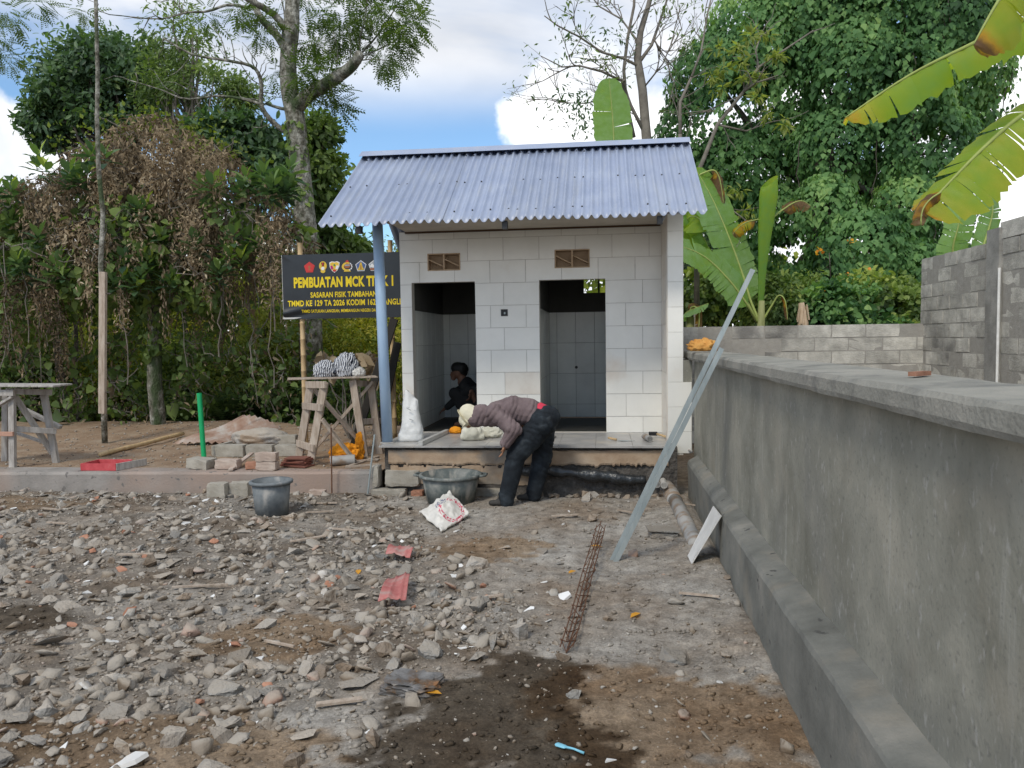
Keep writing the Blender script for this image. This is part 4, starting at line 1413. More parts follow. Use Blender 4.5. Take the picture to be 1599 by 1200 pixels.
for k in range(700):
    t = random.random()**.8; a = random.uniform(PI*.9, 2.1*PI); z = 1.5 + 2.6*t
    P.append((b0.x + (.15 + .25*t)*math.cos(a)*random.uniform(.8, 1.4), b0.y + (.15 + .25*t)*math.sin(a)*random.uniform(.8, 1.4), z))
P = np.array(P); n = len(P)
leaves('trunk_creeper', P, rdir(n)*.7 + DOWN, P - np.array([b0.x, b0.y, 0])*np.array([1, 1, 0]) - P*np.array([0, 0, 1]) + rdir(n)*.2, .10*np.exp(RNG.normal(size=n)*.35), .2 + .6*RNG.random(n), HEART, m_green_mid, dv)
# ---- understory shrubs behind the terrace; leaf colours lifted in place of light coming through
US = [(20, 600, 15.6, 1.5, 1.5, m_green_mid, .35, 'dark leafy shrub in the shade left of the tall wooden post'),
      (120, 580, 16.6, 1.4, 1.4, m_under, .45, 'dark leafy shrub behind the tall wooden post'),
      (205, 575, 16.2, 1.3, 1.4, m_green_yel, .38, 'green shrub right behind the pale speckled trunk'),
      (300, 600, 15.4, 1.2, 1.15, m_green_mid, .40, 'dark shrub between the pale trunk and the green pipe'),
      (340, 520, 17.4, 1.7, 1.7, m_green_yel, .38, 'tall green thicket behind the fern shrub'),
      (385, 610, 14.9, 1.1, .95, m_under, .33, 'feathery olive shrub behind the rusty corrugated sheet'),
      (435, 560, 16.0, 1.2, 1.5, m_under, .62, 'light green shrub left of the bamboo sign post'),
      (515, 640, 14.6, .9, .75, m_green_mid, .28, 'low dark brushwood behind the wooden trestle'),
      (560, 570, 15.8, 1.5, 1.5, m_green_yel, .55, 'sunny yellow-green shrub below the banner sign'),
      (600, 500, 18.0, 1.6, 1.8, m_green_yel, .45, 'tall yellow-green shrub beside the blue column'),
      (60, 480, 18.5, 2.2, 2.0, m_under, .4, 'tall dark thicket behind the left edge of the terrace'),
      (455, 470, 18.2, 1.4, 2.0, m_under, .4, 'dark thicket behind the left edge of the banner'),
      (230, 480, 18.8, 2.0, 2.0, m_under, .4, 'deep shaded thicket behind the vine-covered tree'),
      (-60, 590, 14.4, 1.5, 1.5, m_green_mid, .3, 'shaded shrub behind the left work bench')]
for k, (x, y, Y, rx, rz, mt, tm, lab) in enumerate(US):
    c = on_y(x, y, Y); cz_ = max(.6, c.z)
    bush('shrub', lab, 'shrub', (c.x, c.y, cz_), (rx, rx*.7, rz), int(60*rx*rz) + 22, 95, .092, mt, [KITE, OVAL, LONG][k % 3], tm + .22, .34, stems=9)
# ferns at the terrace edge
for k, (x, y) in enumerate(((345, 655), (370, 650), (325, 660), (410, 655), (395, 645), (440, 655), (360, 640), (425, 640))):
    b = on_y(x, y + 8, 14.05); b.z = max(b.z, .1)
    t = thing('fern', 'arching fern at the back edge of the terrace', 'fern', (b.x, b.y, b.z), 'ferns at the terrace edge')
    m = 13
    a = RNG.random(m)*2*PI; d = np.stack([np.cos(a)*.8, np.sin(a)*.8, .5 + .6*RNG.random(m)], -1)
    leaves('fronds', np.tile(np.array([b.x, b.y, b.z - .02]), (m, 1)), d, np.tile([0, 0, 1.0], (m, 1)), .75*(.6 + .6*RNG.random(m)), RNG.random(m), FERN, m_fern, t)


# ---- background trees on the left
def tree(name, label, base, top, lobes, per, size, mat, bark, r0=.18, tpl=KITE, tmid=.42, cr=.5, ncl=26, hollow=.25):
    t = thing(name, label, 'tree', (base[0], base[1], 0))
    mb = MB()
    base, top = Vector(base), Vector(top)
    mb.tube(wiggle(base, top, 8, .02, 5), list(np.linspace(r0, r0*.45, 9)), 10)
    Ps, Os, Ts = [], [], []
    for c, R in lobes:
        P, out, tn, C = clumps(c, R, ncl, per, cr, hollow)
        Ps.append(P); Os.append(out); Ts.append(tn)
        for q in C[::3]:
            s = base.lerp(top, random.uniform(.6, 1.0))
            mb.tube(wiggle(s, Vector(q), 6, .07, int(q[0]*7)), list(np.linspace(r0*.35, .012, 7)), 5)
    P, out, tn = np.concatenate(Ps), np.concatenate(Os), np.concatenate(Ts)
    n = len(P)
    leaves('crown', P, out*.7 + rdir(n)*.8 + DOWN*.45, out + rdir(n)*.6, size*(.6 + .8*RNG.random(n)),
           tmid + (tn - .5)*.4 + RNG.normal(size=n)*.12 + .15*out[:, 2], tpl, mat, t)
    mb.build('trunk', bark, t, smooth=True)
    return t


def lob(x, y, Y, rpx, rpy):
    c = on_y(x, y, Y); s = ppm(c)
    return (np.array(c), (rpx/s, rpx/s*.8, rpy/s))


c0 = on_y(190, 300, 21)
tree('broadleaf_tree', 'round dark green tree rising behind the vine-covered tree', (c0.x, c0.y, -.1), (c0.x + .2, c0.y, 7.2),
     [lob(115, 135, 21, 62, 62), (lob(175, 95, 21, 66, 42)), lob(195, 165, 21, 66, 52), lob(80, 190, 21, 26, 34)], 120, .19, m_green_dark, m_bark_dark, .25, OVAL, .50, .55, 34)
c0 = on_y(300, 300, 20)
tree('airy_tree', 'grey-green airy tree with visible twigs next to the round dark tree', (c0.x, c0.y, -.1), (c0.x, c0.y, 7.0),
     [lob(290, 60, 20, 62, 55), lob(320, 130, 20, 70, 45), lob(255, 120, 20, 40, 60), lob(370, 155, 20, 28, 30)], 62, .15, m_green_mid, m_bark_mid, .2, LONG, .50, .45, 30)
c0 = on_y(390, 330, 17)
tree('broadleaf_tree', 'dark low tree between the dead vines and the tall forked tree', (c0.x, c0.y, -.1), (c0.x, c0.y, 4.6),
     [lob(385, 225, 17, 55, 36), lob(430, 270, 17, 45, 40), lob(340, 210, 17, 35, 25)], 80, .20, m_green_dark, m_bark_dark, .15, OVAL, .45, .42, 24)
c0 = on_y(505, 420, 18)
tree('broadleaf_tree', 'green tree peeping out behind the forked trunk and the roof edge', (c0.x, c0.y, -.1), (c0.x, c0.y, 5.0),
     [lob(500, 275, 18, 36, 50), lob(500, 350, 18, 40, 48), lob(492, 205, 18, 20, 28), lob(545, 395, 19, 30, 25)], 80, .18, m_green_mid, m_bark_dark, .14, OVAL, .45, .40, 22)
c0 = on_y(568, 420, 24)
tree('young_tree', 'pale thin sapling in front of the bright sky between roof and banner', (c0.x, c0.y, -.1), (c0.x, c0.y, 4.0),
     [lob(560, 390, 24, 30, 22), lob(630, 390, 24, 22, 22)], 28, .12, m_green_mid, m_bark_mid, .06, LONG, .6, .4, 16)


# ---- tall forked tree with feathery leaves
Yt = 14.6
tt_ = thing('forked_tree', 'tall forked tree with pale mossy trunk and sparse feathery leaves', 'tree', (on_y(485, 500, Yt).x, Yt, 0))
mb = MB()
def limb(pts, w0, w1, n=10, k=10, y1=None):
    """pixel polyline on the tree's own plane, drifting in depth so that it is not flat"""
    Yb = Yt; P = []
    for i, (x, y) in enumerate(pts):
        t = i/(len(pts) - 1)
        P.append(on_y(x, y, Yb + (0 if y1 is None else y1*t)))
    out, rad = [], []
    m = len(P)
    for i in range(k + 1):
        s = i/k*(m - 1); a = min(int(s), m - 2); f = s - a
        p0, p1, p2, p3 = P[max(a - 1, 0)], P[a], P[a + 1], P[min(a + 2, m - 1)]
        q = .5*((2*p1) + (p2 - p0)*f + (2*p0 - 5*p1 + 4*p2 - p3)*f*f + (-p0 + 3*p1 - 3*p2 + p3)*f**3)
        out.append(q); rad.append((w0 + (w1 - w0)*i/k)/2/ppm(q))
    mb.tube(out, rad, n)
    return out
b_ = on_y(489, 660, Yt)
mb.tube([(b_.x, b_.y, -.15), on_y(486, 560, Yt)], [.26, .215], 12)
limb([(486, 560), (481, 400), (470, 280), (462, 190), (452, 140), (450, 90), (456, 40), (456, -60)], 37, 21, 12, 22)
Ls = [limb([(462, 170), (480, 150), (520, 125), (548, 105), (562, 85)], 24, 15, 9, 10, -.8),
      limb([(450, 85), (432, 55), (405, 25), (385, -25)], 14, 9, 8, 10, .6),
      limb([(452, 55), (430, 25), (398, 5), (370, -10)], 13, 7, 8, 8, -.6),
      limb([(448, 208), (425, 190), (408, 165), (408, 130), (395, 105), (355, 95), (300, 85), (255, 60)], 9, 2.5, 7, 22, -.9),
      limb([(408, 163), (380, 155), (340, 150), (290, 155), (250, 140), (200, 125)], 5, 1.4, 6, 14, .7),
      limb([(462, 172), (440, 170), (415, 162)], 6, 4, 6, 6, -.2),
      limb([(385, 12), (355, 8), (325, 18), (290, 20), (250, 30), (190, 25)], 5, 1.4, 6, 14, -.7),
      limb([(562, 85), (562, 60), (570, 30), (575, -20)], 4, 2, 5, 8, -.3), limb([(560, 88), (590, 55), (610, 25), (625, 0)], 3.5, 1.5, 5, 8, .4),
      limb([(562, 90), (590, 78), (620, 62), (640, 50)], 3, 1.2, 5, 8, .6), limb([(558, 95), (585, 93), (612, 96)], 2.4, 1, 5, 6, -.5),
      limb([(545, 105), (548, 70), (540, 40)], 2.5, 1.2, 5, 6, .4), limb([(525, 118), (527, 80), (520, 50)], 2.5, 1.2, 5, 6, -.4),
      limb([(480, 148), (500, 160), (525, 172)], 2.5, 1, 5, 6, .5), limb([(440, 60), (445, 30), (440, 0)], 4, 2, 5, 6, .5),
      limb([(395, 108), (382, 90), (378, 75)], 2.5, 1, 5, 5, .1), limb([(355, 95), (345, 60), (330, 40)], 2.2, 1, 5, 6, .3), limb([(300, 85), (280, 110), (262, 120)], 2, 1, 5, 5, .2)]
for k in range(46):                                    # bare twigs off the left limbs
    L_ = random.choice([Ls[3], Ls[4], Ls[6], Ls[1]]); q = L_[random.randint(3, len(L_) - 1)]
    e = q + Vector((random.uniform(-.9, .5), random.uniform(-.4, .4), random.uniform(-.3, .7)))
    mb.tube(wiggle(q, e, 5, .12, k + 9), list(np.linspace(.012, .004, 6)), 4)
mb.build('trunk', m_bark, tt_, smooth=True)
FEA = [(575, 20, 26), (600, 15, 26), (620, 25, 22), (640, 45, 20), (625, 60, 20), (612, 85, 24), (590, 70, 16), (545, 30, 26), (530, 50, 24), (515, 60, 20), (540, 60, 20), (500, 75, 20),
       (485, 65, 16), (480, 110, 22), (505, 115, 22), (520, 150, 18), (500, 135, 18), (525, 170, 14), (470, 120, 18), (430, 115, 16), (415, 40, 16), (380, 25, 14), (400, 60, 14), (650, 30, 14),
       (600, 100, 14), (500, 20, 16), (370, 10, 12), (325, 25, 12), (15, 20, 22), (10, 90, 16), (60, 5, 14), (130, 20, 14), (-20, 60, 30), (560, -25, 40), (470, -30, 40), (630, -20, 30)]
Pl, Dl, Nl, Sl, Tl = [], [], [], [], []
for x, y, r in FEA:
    c = np.array(on_y(x, y, Yt + random.uniform(-.7, .7))); s = r/ppm(c)
    m = int(2.0*r)
    u = rdir(m)*(RNG.random((m, 1))**.5)*s*1.1
    Pl.append(c + u); Dl.append(u/s + rdir(m)*.5 + DOWN*.25 + np.array([.2, 0, 0])); Nl.append(np.tile([0, 0, 1.0], (m, 1)) + rdir(m)*.5)
    Sl.append(.34*(.6 + .6*RNG.random(m))); Tl.append(RNG.random() * .5 + RNG.random(m)*.5)
leaves('crown', np.concatenate(Pl), np.concatenate(Dl), np.concatenate(Nl), np.concatenate(Sl), np.concatenate(Tl), PINN, m_feather, tt_)
# ivy climbing the trunk
P = []
for k in range(900):
    y = random.uniform(190, 520); x = np.interp(y, [190, 280, 400, 560], [462, 470, 481, 486]); hw = .20
    q = on_y(x, y, Yt); a = random.uniform(PI*.8, 2.2*PI)
    if float(vnoise(y*.04, a*1.3, 111)) > .48: P.append((q.x + hw*math.cos(a), q.y + hw*math.sin(a), q.z))
P = np.array(P); ou = P - np.array([P[:, 0].mean(), Yt, 0]); ou[:, 2] = 0
leaves('ivy', P, rdir(len(P)) + DOWN, nrm(ou) + rdir(len(P))*.3, .10*(.6 + .8*RNG.random(len(P))), .3 + .5*RNG.random(len(P)), HEART, m_green_mid, tt_)


# ---- bare trees right of the roof
def grow(mb, p, d, ln, r, dep, tips, spread=.55, up=.15):
    k = 5; pts = [p]; q = p.copy(); dd = d.copy()
    for i in range(k):
        dd = (dd + Vector((random.gauss(0, .09), random.gauss(0, .09), random.gauss(0, .07) + up*.12))).normalized()
        q = q + dd*(ln/k); pts.append(q)
    mb.tube(pts, list(np.linspace(r, r*.62, k + 1)), 7 if dep > 2 else 4, caps=False)
    if dep == 0:
        tips.append((q, dd)); return
    for c in range(random.choice((2, 2, 3))):
        s = pts[-1] if c < 1 else pts[random.randint(2, k)]
        nd = (dd + Vector((random.gauss(0, spread), random.gauss(0, spread), random.gauss(0, spread*.6) + up))).normalized()
        grow(mb, s, nd, ln*random.uniform(.62, .85), r*random.uniform(.5, .66), dep - 1, tips, spread, up)


random.seed(21)
Yb = 15.5
b1 = on_y(1012, 230, Yb)
bt = thing('bare_tree', 'nearly leafless slender tree standing behind the blue roof', 'tree', (b1.x, Yb, 0))
mb = MB(); tips = []
def px_limb(pts, w0, w1, Y, dy=0.0, n=7):
    P = [on_y(x, y, Y + dy*i/(len(pts) - 1)) for i, (x, y) in enumerate(pts)]
    mb.tube(P, [(w0 + (w1 - w0)*i/(len(P) - 1))/2/ppm(P[i]) for i in range(len(P))], n)
    return P
px_limb([(1018, 560), (1014, 380), (1010, 225), (1003, 140), (995, 90), (1000, 50), (1012, 10), (1030, -60)], 20, 6, Yb)
T1 = [px_limb([(990, 215), (978, 160), (974, 110), (980, 60), (990, 10), (992, -50)], 6, 4, Yb, -.3),
      px_limb([(1010, 215), (985, 165), (972, 130), (975, 125)], 6, 4, Yb, -.3),
      px_limb([(1000, 105), (975, 92), (940, 82), (905, 58), (870, 40), (850, 25)], 5, 1.6, Yb, -.8),
      px_limb([(974, 128), (940, 112), (905, 103), (878, 105), (845, 88)], 4.5, 1.4, Yb, -1),
      px_limb([(976, 130), (955, 150), (915, 162), (870, 160)], 3, 1.2, Yb, .5),
      px_limb([(1000, 95), (992, 60), (970, 30), (935, 10), (920, -10)], 4, 1.6, Yb, .8),
      px_limb([(1000, 95), (1018, 70), (1030, 35), (1045, -10)], 6, 3, Yb, .6),
      px_limb([(1020, 60), (1035, 85), (1055, 110)], 3, 1.2, Yb, .4),
      px_limb([(1003, 140), (1035, 100), (1060, 40)], 3, 1.2, Yb, -.6)]
for P in T1:
    for q in range(5):
        i = random.randint(1, len(P) - 1)
        s = P[i - 1].lerp(P[i], random.random()); d = (P[i] - P[i - 1]).normalized()
        grow(mb, s, (d + Vector((random.gauss(0, .6), random.gauss(0, .5), random.gauss(.15, .5)))).normalized(), random.uniform(.35, .7), .014, 2, tips, .5, .1)
mb.build('trunk', m_bark_mid, bt, smooth=True)
sel = [t for t in tips if random.random() < .35]
P = np.concatenate([np.array(p) + RNG.normal(size=(7, 3))*.10 for p, d in sel])
leaves('crown', P, rdir(len(P)) + DOWN*.3, rdir(len(P)) + np.array([0, 0, 1]), .11*(.6 + .8*RNG.random(len(P))), .3 + .4*RNG.random(len(P)), LONG, m_green_mid, bt)
Pc = np.concatenate([np.array(on_y(x, y, Yb - .4)) + RNG.normal(size=(60, 3))*np.array([.26, .2, .14]) for x, y in ((895, 150), (915, 165), (880, 165), (930, 185), (905, 195), (960, 60), (900, 60))])
leaves('low_twig_leaves', Pc, rdir(len(Pc)) + DOWN*.4, rdir(len(Pc)) + np.array([0, 0, 1]), .11*(.6 + .8*RNG.random(len(Pc))), .3 + .4*RNG.random(len(Pc)), LONG, m_green_dark, bt)

Ys = 14.2
bs = thing('young_tree', 'slanting young tree with yellow-green leaf tufts right of the roof', 'tree', (on_y(1085, 400, Ys).x, Ys, 0))
mb = MB(); tips = []
q_ = on_y(1088, 480, Ys)
mb.tube([(q_.x - .1, Ys, -.1), q_], [.06, .05], 8)
T2 = [px_limb([(1088, 480), (1088, 330), (1092, 265), (1120, 195), (1160, 145), (1185, 105), (1230, 75), (1270, 48)], 9, 2, Ys),
      px_limb([(1160, 145), (1180, 130), (1215, 118)], 4, 1.5, Ys, -.4), px_limb([(1120, 195), (1165, 205), (1205, 190)], 3.5, 1.5, Ys, .4),
      px_limb([(1080, 120), (1095, 80), (1105, 20), (1115, -20)], 4, 2, Ys, .4), px_limb([(1062, 210), (1062, 160), (1080, 120)], 6, 4, Ys, .2),
      px_limb([(1060, 320), (1062, 210)], 7, 6, Ys), px_limb([(1185, 105), (1180, 80), (1190, 50)], 3, 1.4, Ys, .5), px_limb([(1105, 300), (1125, 325), (1145, 330), (1165, 345)], 4, 2, Ys, -.4),
      px_limb([(1160, 148), (1100, 175), (1075, 180)], 2.5, 1.2, Ys, .3)]
for P in T2:
    for q in range(4):
        i = random.randint(1, len(P) - 1)
        s = P[i - 1].lerp(P[i], random.random()); d = (P[i] - P[i - 1]).normalized()
        grow(mb, s, (d + Vector((random.gauss(0, .6), random.gauss(0, .5), random.gauss(.1, .5)))).normalized(), random.uniform(.25, .5), .011, 1, tips, .5, .1)
mb.build('trunk', m_bark_mid, bs, smooth=True)
Pl, Dl, Tl = [], [], []
for x, y in ((1125, 80), (1150, 75), (1175, 60), (1195, 55), (1205, 85), (1130, 110), (1165, 120), (1120, 140), (1180, 150), (1195, 180), (1225, 192), (1110, 120), (1150, 300), (1165, 330), (1130, 300), (1215, 90), (1150, 100), (1185, 120)):
    for z in range(3):
        c = np.array(on_y(x + random.uniform(-9, 9), y + random.uniform(-7, 7), Ys - .2)); m = 9
        d = rdir(m) + DOWN*.3; Pl.append(c + d*.03); Dl.append(d); Tl.append(.45 + .4*RNG.random(m))
Pl, Dl, Tl = np.concatenate(Pl), np.concatenate(Dl), np.concatenate(Tl)
leaves('crown', Pl, Dl, rdir(len(Pl)) + np.array([0, 0, 1]), .16*(.6 + .7*RNG.random(len(Pl))), Tl, LONG, m_under, bs)

# ---- great vine-draped tree on the right
random.seed(5)
gv = thing('vine_draped_tree', 'huge tree draped in dark green climbing vines behind the block walls', 'tree', (4.6, 17.6, 0))
LB = lobes_to([(1120, 130, 75, 17.6), (1185, 60, 85, 17.8), (1270, 20, 90, 17.6), (1370, 0, 95, 17.2), (1460, 45, 85, 17.0), (1505, 110, 66, 17.2), (1520, 180, 34, 17.4),
               (1330, 110, 80, 16.9), (1410, 140, 75, 16.6), (1240, 210, 55, 17.8), (1090, 210, 62, 18), (1150, 260, 70, 18), (1300, 230, 62, 16.8), (1450, 240, 75, 16.4),
               (1290, 320, 50, 16.2), (1420, 330, 58, 16.0), (1475, 300, 36, 16.6), (1220, 330, 50, 17.8), (1345, 400, 75, 15.6), (1290, 440, 60, 15.4), (1420, 440, 70, 15.6), (1240, 450, 40, 16.6),
               (1480, 410, 40, 16), (1350, 480, 60, 15.2), (1290, -70, 110, 17.8), (1420, -80, 110, 17.6), (1515, -10, 70, 17.4), (1560, 440, 45, 16.4), (1120, 330, 55, 18.6), (1170, 420, 50, 18.4), (1370, 290, 60, 17.6)])
Pl, Dl, Nl, Sl, Tl = [], [], [], [], []
for c, r in LB:
    n = int(3900*r*r)
    p, u = shell(c, (r, r, r*.95), n)
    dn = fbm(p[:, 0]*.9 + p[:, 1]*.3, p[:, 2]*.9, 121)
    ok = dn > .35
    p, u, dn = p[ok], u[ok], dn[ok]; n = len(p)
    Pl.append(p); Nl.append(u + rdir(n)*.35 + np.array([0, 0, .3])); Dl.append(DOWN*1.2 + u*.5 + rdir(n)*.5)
    Sl.append(.092*np.exp(RNG.normal(size=n)*.38)); Tl.append(.42 + 1.7*(dn - .5) + RNG.normal(size=n)*.12 + .1*u[:, 2] + random.uniform(-.1, .1))  # tint paints clumps and tops as lit, cavities as shaded
    ns = int(38*r*r)
    ps, us = shell(c, (r, r, r), ns)
    for p0, u0 in zip(ps, us):
        if u0[2] > .5 or u0[1] > .5: continue
        ln = random.uniform(.4, 1.6); m = int(ln/.036)
        q = np.stack([p0[0] + RNG.normal(size=m)*.07 + u0[0]*.12, p0[1] + RNG.normal(size=m)*.06 + u0[1]*.12 - .05, p0[2] - np.linspace(0, ln, m)], -1)
        Pl.append(q); Nl.append(rdir(m)*.4 + u0 + np.array([0, -.2, .4])); Dl.append(DOWN*1.2 + rdir(m)*.6); Sl.append(.11*(.5 + .9*RNG.random(m)))
        Tl.append(np.full(m, .45 + random.uniform(-.2, .3)) + RNG.normal(size=m)*.1)
Pl = np.concatenate(Pl); ok = Pl[:, 2] > .1
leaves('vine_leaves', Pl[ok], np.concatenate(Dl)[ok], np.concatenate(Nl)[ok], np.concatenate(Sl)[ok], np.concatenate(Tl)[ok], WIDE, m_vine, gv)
mb = MB()
tb_ = Vector((5.0, 17.9, -.2)); tp_ = Vector((4.6, 17.8, 6.5))
mb.tube(wiggle(tb_, tp_, 8, .02, 2), list(np.linspace(.42, .25, 9)), 12)
for c, r in LB:
    mb.tube(wiggle(tb_.lerp(tp_, random.uniform(.35, 1)), Vector(c), 7, .07, int(c[2]*9)), list(np.linspace(.14, .03, 8)), 6)
for k in range(26):
    c, r = random.choice(LB); p = Vector(c) + Vector((random.uniform(-r, r), -r*.8, 0))
    mb.tube(wiggle(p, p + Vector((random.uniform(-.2, .2), .1, -random.uniform(1, 2.5))), 7, .05, k), .010, 4)
mb.build('trunk', m_bark_dark, gv, smooth=True)
fl = [(1282, 390), (1278, 395), (1292, 455), (1285, 452), (1325, 432), (1352, 418), (1330, 450), (1330, 378)]
for x, y in fl:
    P = np.array(on_y(x, y, 14.45)) + RNG.normal(size=(6, 3))*.028
    leaves('flower_cluster', P, rdir(6), rdir(6), .065*(.6 + .6*RNG.random(6)), RNG.random(6), HEART, m_flower, gv)
# lower shrubs behind the low block wall
for k, (x, y, Y, rx, rz, mt, tm, lab) in enumerate([(1130, 470, 15.6, .9, .8, m_green_mid, .55, 'light green shrub behind the low block wall left of the banana plant'),
                                                  (1230, 480, 14.6, .8, .55, m_green_mid, .5, 'small shrub behind the pale dead banana stump'),
                                                  (1390, 480, 14.3, 1.0, .7, m_green_mid, .6, 'green shrub with yellow leaves behind the corner of the block walls'),
                                                  (1080, 440, 16.8, .8, 1.2, m_green_dark, .4, 'dark shrub right behind the porch wall of the toilet block'),
                                                  (1320, 500, 14.0, .8, .6, m_vine, .5, 'dense green bush in front of the vine-draped tree')]):
    c = on_y(x, y, Y)
    bush('shrub', lab, 'shrub', (c.x, c.y, c.z), (rx, rx*.7, rz), 40, 110, .095, mt, [HEART, OVAL][k % 2], tm, .3, stems=6)

# ---- banana plants
m_ban, N, L, B = new_mat('banana_leaf')
ad = N.new('ShaderNodeAttribute'); ad.attribute_name = 'dry'
aa = N.new('ShaderNodeAttribute'); aa.attribute_name = 'along'
gg = N.new('ShaderNodeNewGeometry'); nn_ = N.new('ShaderNodeTexNoise'); nn_.inputs['Scale'].default_value = 9; nn_.inputs['Detail'].default_value = 5
L.new(gg.outputs['Position'], nn_.inputs['Vector'])
ma_ = N.new('ShaderNodeMath'); ma_.operation = 'MULTIPLY_ADD'; L.new(nn_.outputs['Fac'], ma_.inputs[0]); ma_.inputs[1].default_value = .34
sb_ = N.new('ShaderNodeMath'); sb_.operation = 'SUBTRACT'; L.new(ad.outputs['Fac'], sb_.inputs[0]); sb_.inputs[1].default_value = .17
L.new(sb_.outputs[0], ma_.inputs[2])
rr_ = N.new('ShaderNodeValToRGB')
ramp_set(rr_, [(0, (.24, .40, .16)), (.14, (.19, .35, .07)), (.30, (.26, .37, .03)), (.50, (.40, .40, .04)), (.58, (.52, .30, .03)), (.66, (.17, .095, .045)), (.9, (.33, .235, .16))])  # pale end paints sunlit blades, yellow-green the backlit ones, brown is dry
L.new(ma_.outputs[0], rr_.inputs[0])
wv = N.new('ShaderNodeTexWave'); wv.inputs['Scale'].default_value = 1.0; wv.bands_direction = 'X'
cmb = N.new('ShaderNodeCombineXYZ'); mu_ = N.new('ShaderNodeMath'); mu_.operation = 'MULTIPLY'; L.new(aa.outputs['Fac'], mu_.inputs[0]); mu_.inputs[1].default_value = 26.0
L.new(mu_.outputs[0], cmb.inputs[0]); L.new(cmb.outputs[0], wv.inputs['Vector'])
mv = N.new('ShaderNodeMix'); mv.data_type = 'RGBA'; mv.blend_type = 'MULTIPLY'
L.new(rr_.outputs[0], mv.inputs['A']); rv = N.new('ShaderNodeValToRGB'); ramp_set(rv, [(0, (.74, .76, .72)), (1, (1.14, 1.14, 1.14))]); L.new(wv.outputs['Fac'], rv.inputs[0])
L.new(rv.outputs[0], mv.inputs['B']); mv.inputs['Factor'].default_value = 1
L.new(mv.outputs['Result'], B.inputs['Base Color']); B.inputs['Roughness'].default_value = .42; B.inputs['Specular IOR Level'].default_value = .4
tt2 = N.new('ShaderNodeBsdfTranslucent'); gm = N.new('ShaderNodeMix'); gm.data_type = 'RGBA'; gm.blend_type = 'MULTIPLY'; gm.inputs['Factor'].default_value = 1
L.new(mv.outputs['Result'], gm.inputs['A']); gm.inputs['B'].default_value = (1.9, 1.9, .8, 1); L.new(gm.outputs['Result'], tt2.inputs['Color'])
ms_ = N.new('ShaderNodeMixShader'); ms_.inputs[0].default_value = .5; L.new(B.outputs[0], ms_.inputs[1]); L.new(tt2.outputs[0], ms_.inputs[2])
bpw = N.new('ShaderNodeBump'); bpw.inputs['Strength'].default_value = .25; bpw.inputs['Distance'].default_value = .01; L.new(wv.outputs['Fac'], bpw.inputs['Height']); L.new(bpw.outputs[0], B.inputs['Normal'])
L.new(ms_.outputs[0], N['Material Output'].inputs['Surface'])
m_rib = M('banana_midrib', (.30, .36, .10), 8, .5, .1)
m_stem = M('banana_stem', [(.3, (.12, .09, .05)), (.5, (.20, .22, .08)), (.7, (.30, .30, .14))], 5, .6, .3, 20, stretch=(1, 1, .3))


def banana_leaf(parent, pts, width, nrm_hint, fold=.35, tears=5, dry_tip=.0, dry_edge=0.0, dry_all=0.0, start=.18, seed=0, ns=60, droop=.0, name='leaf', side_w=(1, 1), backlit=.0):
    """midrib polyline (world points) with two blades, torn along the lateral veins"""
    r = random.Random(seed)
    pts = [Vector(p) for p in pts]
    m = len(pts); C = []
    for i in range(ns + 1):
        s = i/ns*(m - 1); a = min(int(s), m - 2); f = s - a
        p0, p1, p2, p3 = pts[max(a - 1, 0)], pts[a], pts[a + 1], pts[min(a + 2, m - 1)]
        C.append(.5*((2*p1) + (p2 - p0)*f + (2*p0 - 5*p1 + 4*p2 - p3)*f*f + (-p0 + 3*p1 - 3*p2 + p3)*f**3))
    V, F, DR, AL = [], [], [], []
    i0 = int(start*ns)
    for sg in (-1, 1):
        tset = sorted(r.sample(range(i0 + 3, ns - 2), tears))
        bounds = [i0] + tset + [ns]
        for a, b in zip(bounds[:-1], bounds[1:]):
            da = fold + r.uniform(-.12, .12)*(1 if tears else 0)
            shrink = r.uniform(.92, 1.0)
            base = len(V); K = 5
            for i in range(a, b + 1):
                t = (i - i0)/(ns - i0)
                T = (C[min(i + 1, ns)] - C[max(i - 1, 0)]).normalized()
                n = Vector(nrm_hint); n = (n - T*n.dot(T)).normalized(); sd = T.cross(n)*sg
                w = width/2*side_w[0 if sg < 0 else 1]*min(1, (t/.10)**.6 if t > 0 else 0)*min(1, ((1 - t)/.22)**.5 if t < 1 else 0)*shrink*(1 - .13*r.random()**2)
                gap = .012 if (i == a and a != i0) else 0
                for k in range(K + 1):
                    u = k/K
                    an = da + droop*u
                    p = C[i] + (sd*math.cos(an) - n*math.sin(an))*w*u + T*(w*u*.16 + gap*u) + n*(.006*math.sin(i*2.1 + k))
                    V.append(p)
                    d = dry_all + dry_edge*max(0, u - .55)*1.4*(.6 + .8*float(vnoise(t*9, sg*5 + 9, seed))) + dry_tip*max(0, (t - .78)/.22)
                    DR.append(backlit + .14*float(vnoise(t*4, sg + 4, seed + 3)) + d); AL.append(t*6 + u*.12)  # yellow-green of backlight is added onto the dryness value
            for q in range(b - a):
                for k in range(K):
                    z = base + q*(K + 1) + k
                    F.append((z, z + 1, z + K + 2, z + K + 1) if sg > 0 else (z, z + K + 1, z + K + 2, z + 1))
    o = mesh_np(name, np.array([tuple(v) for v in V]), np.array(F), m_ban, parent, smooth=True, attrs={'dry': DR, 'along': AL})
    L_ = sum((C[i + 1] - C[i]).length for i in range(ns))
    rb = MB(); rb.tube(C[::2], list(np.linspace(.022*min(1.2, L_), .004, len(C[::2]))), 6)
    rb.build('midrib', m_rib, o, smooth=True)
    return o


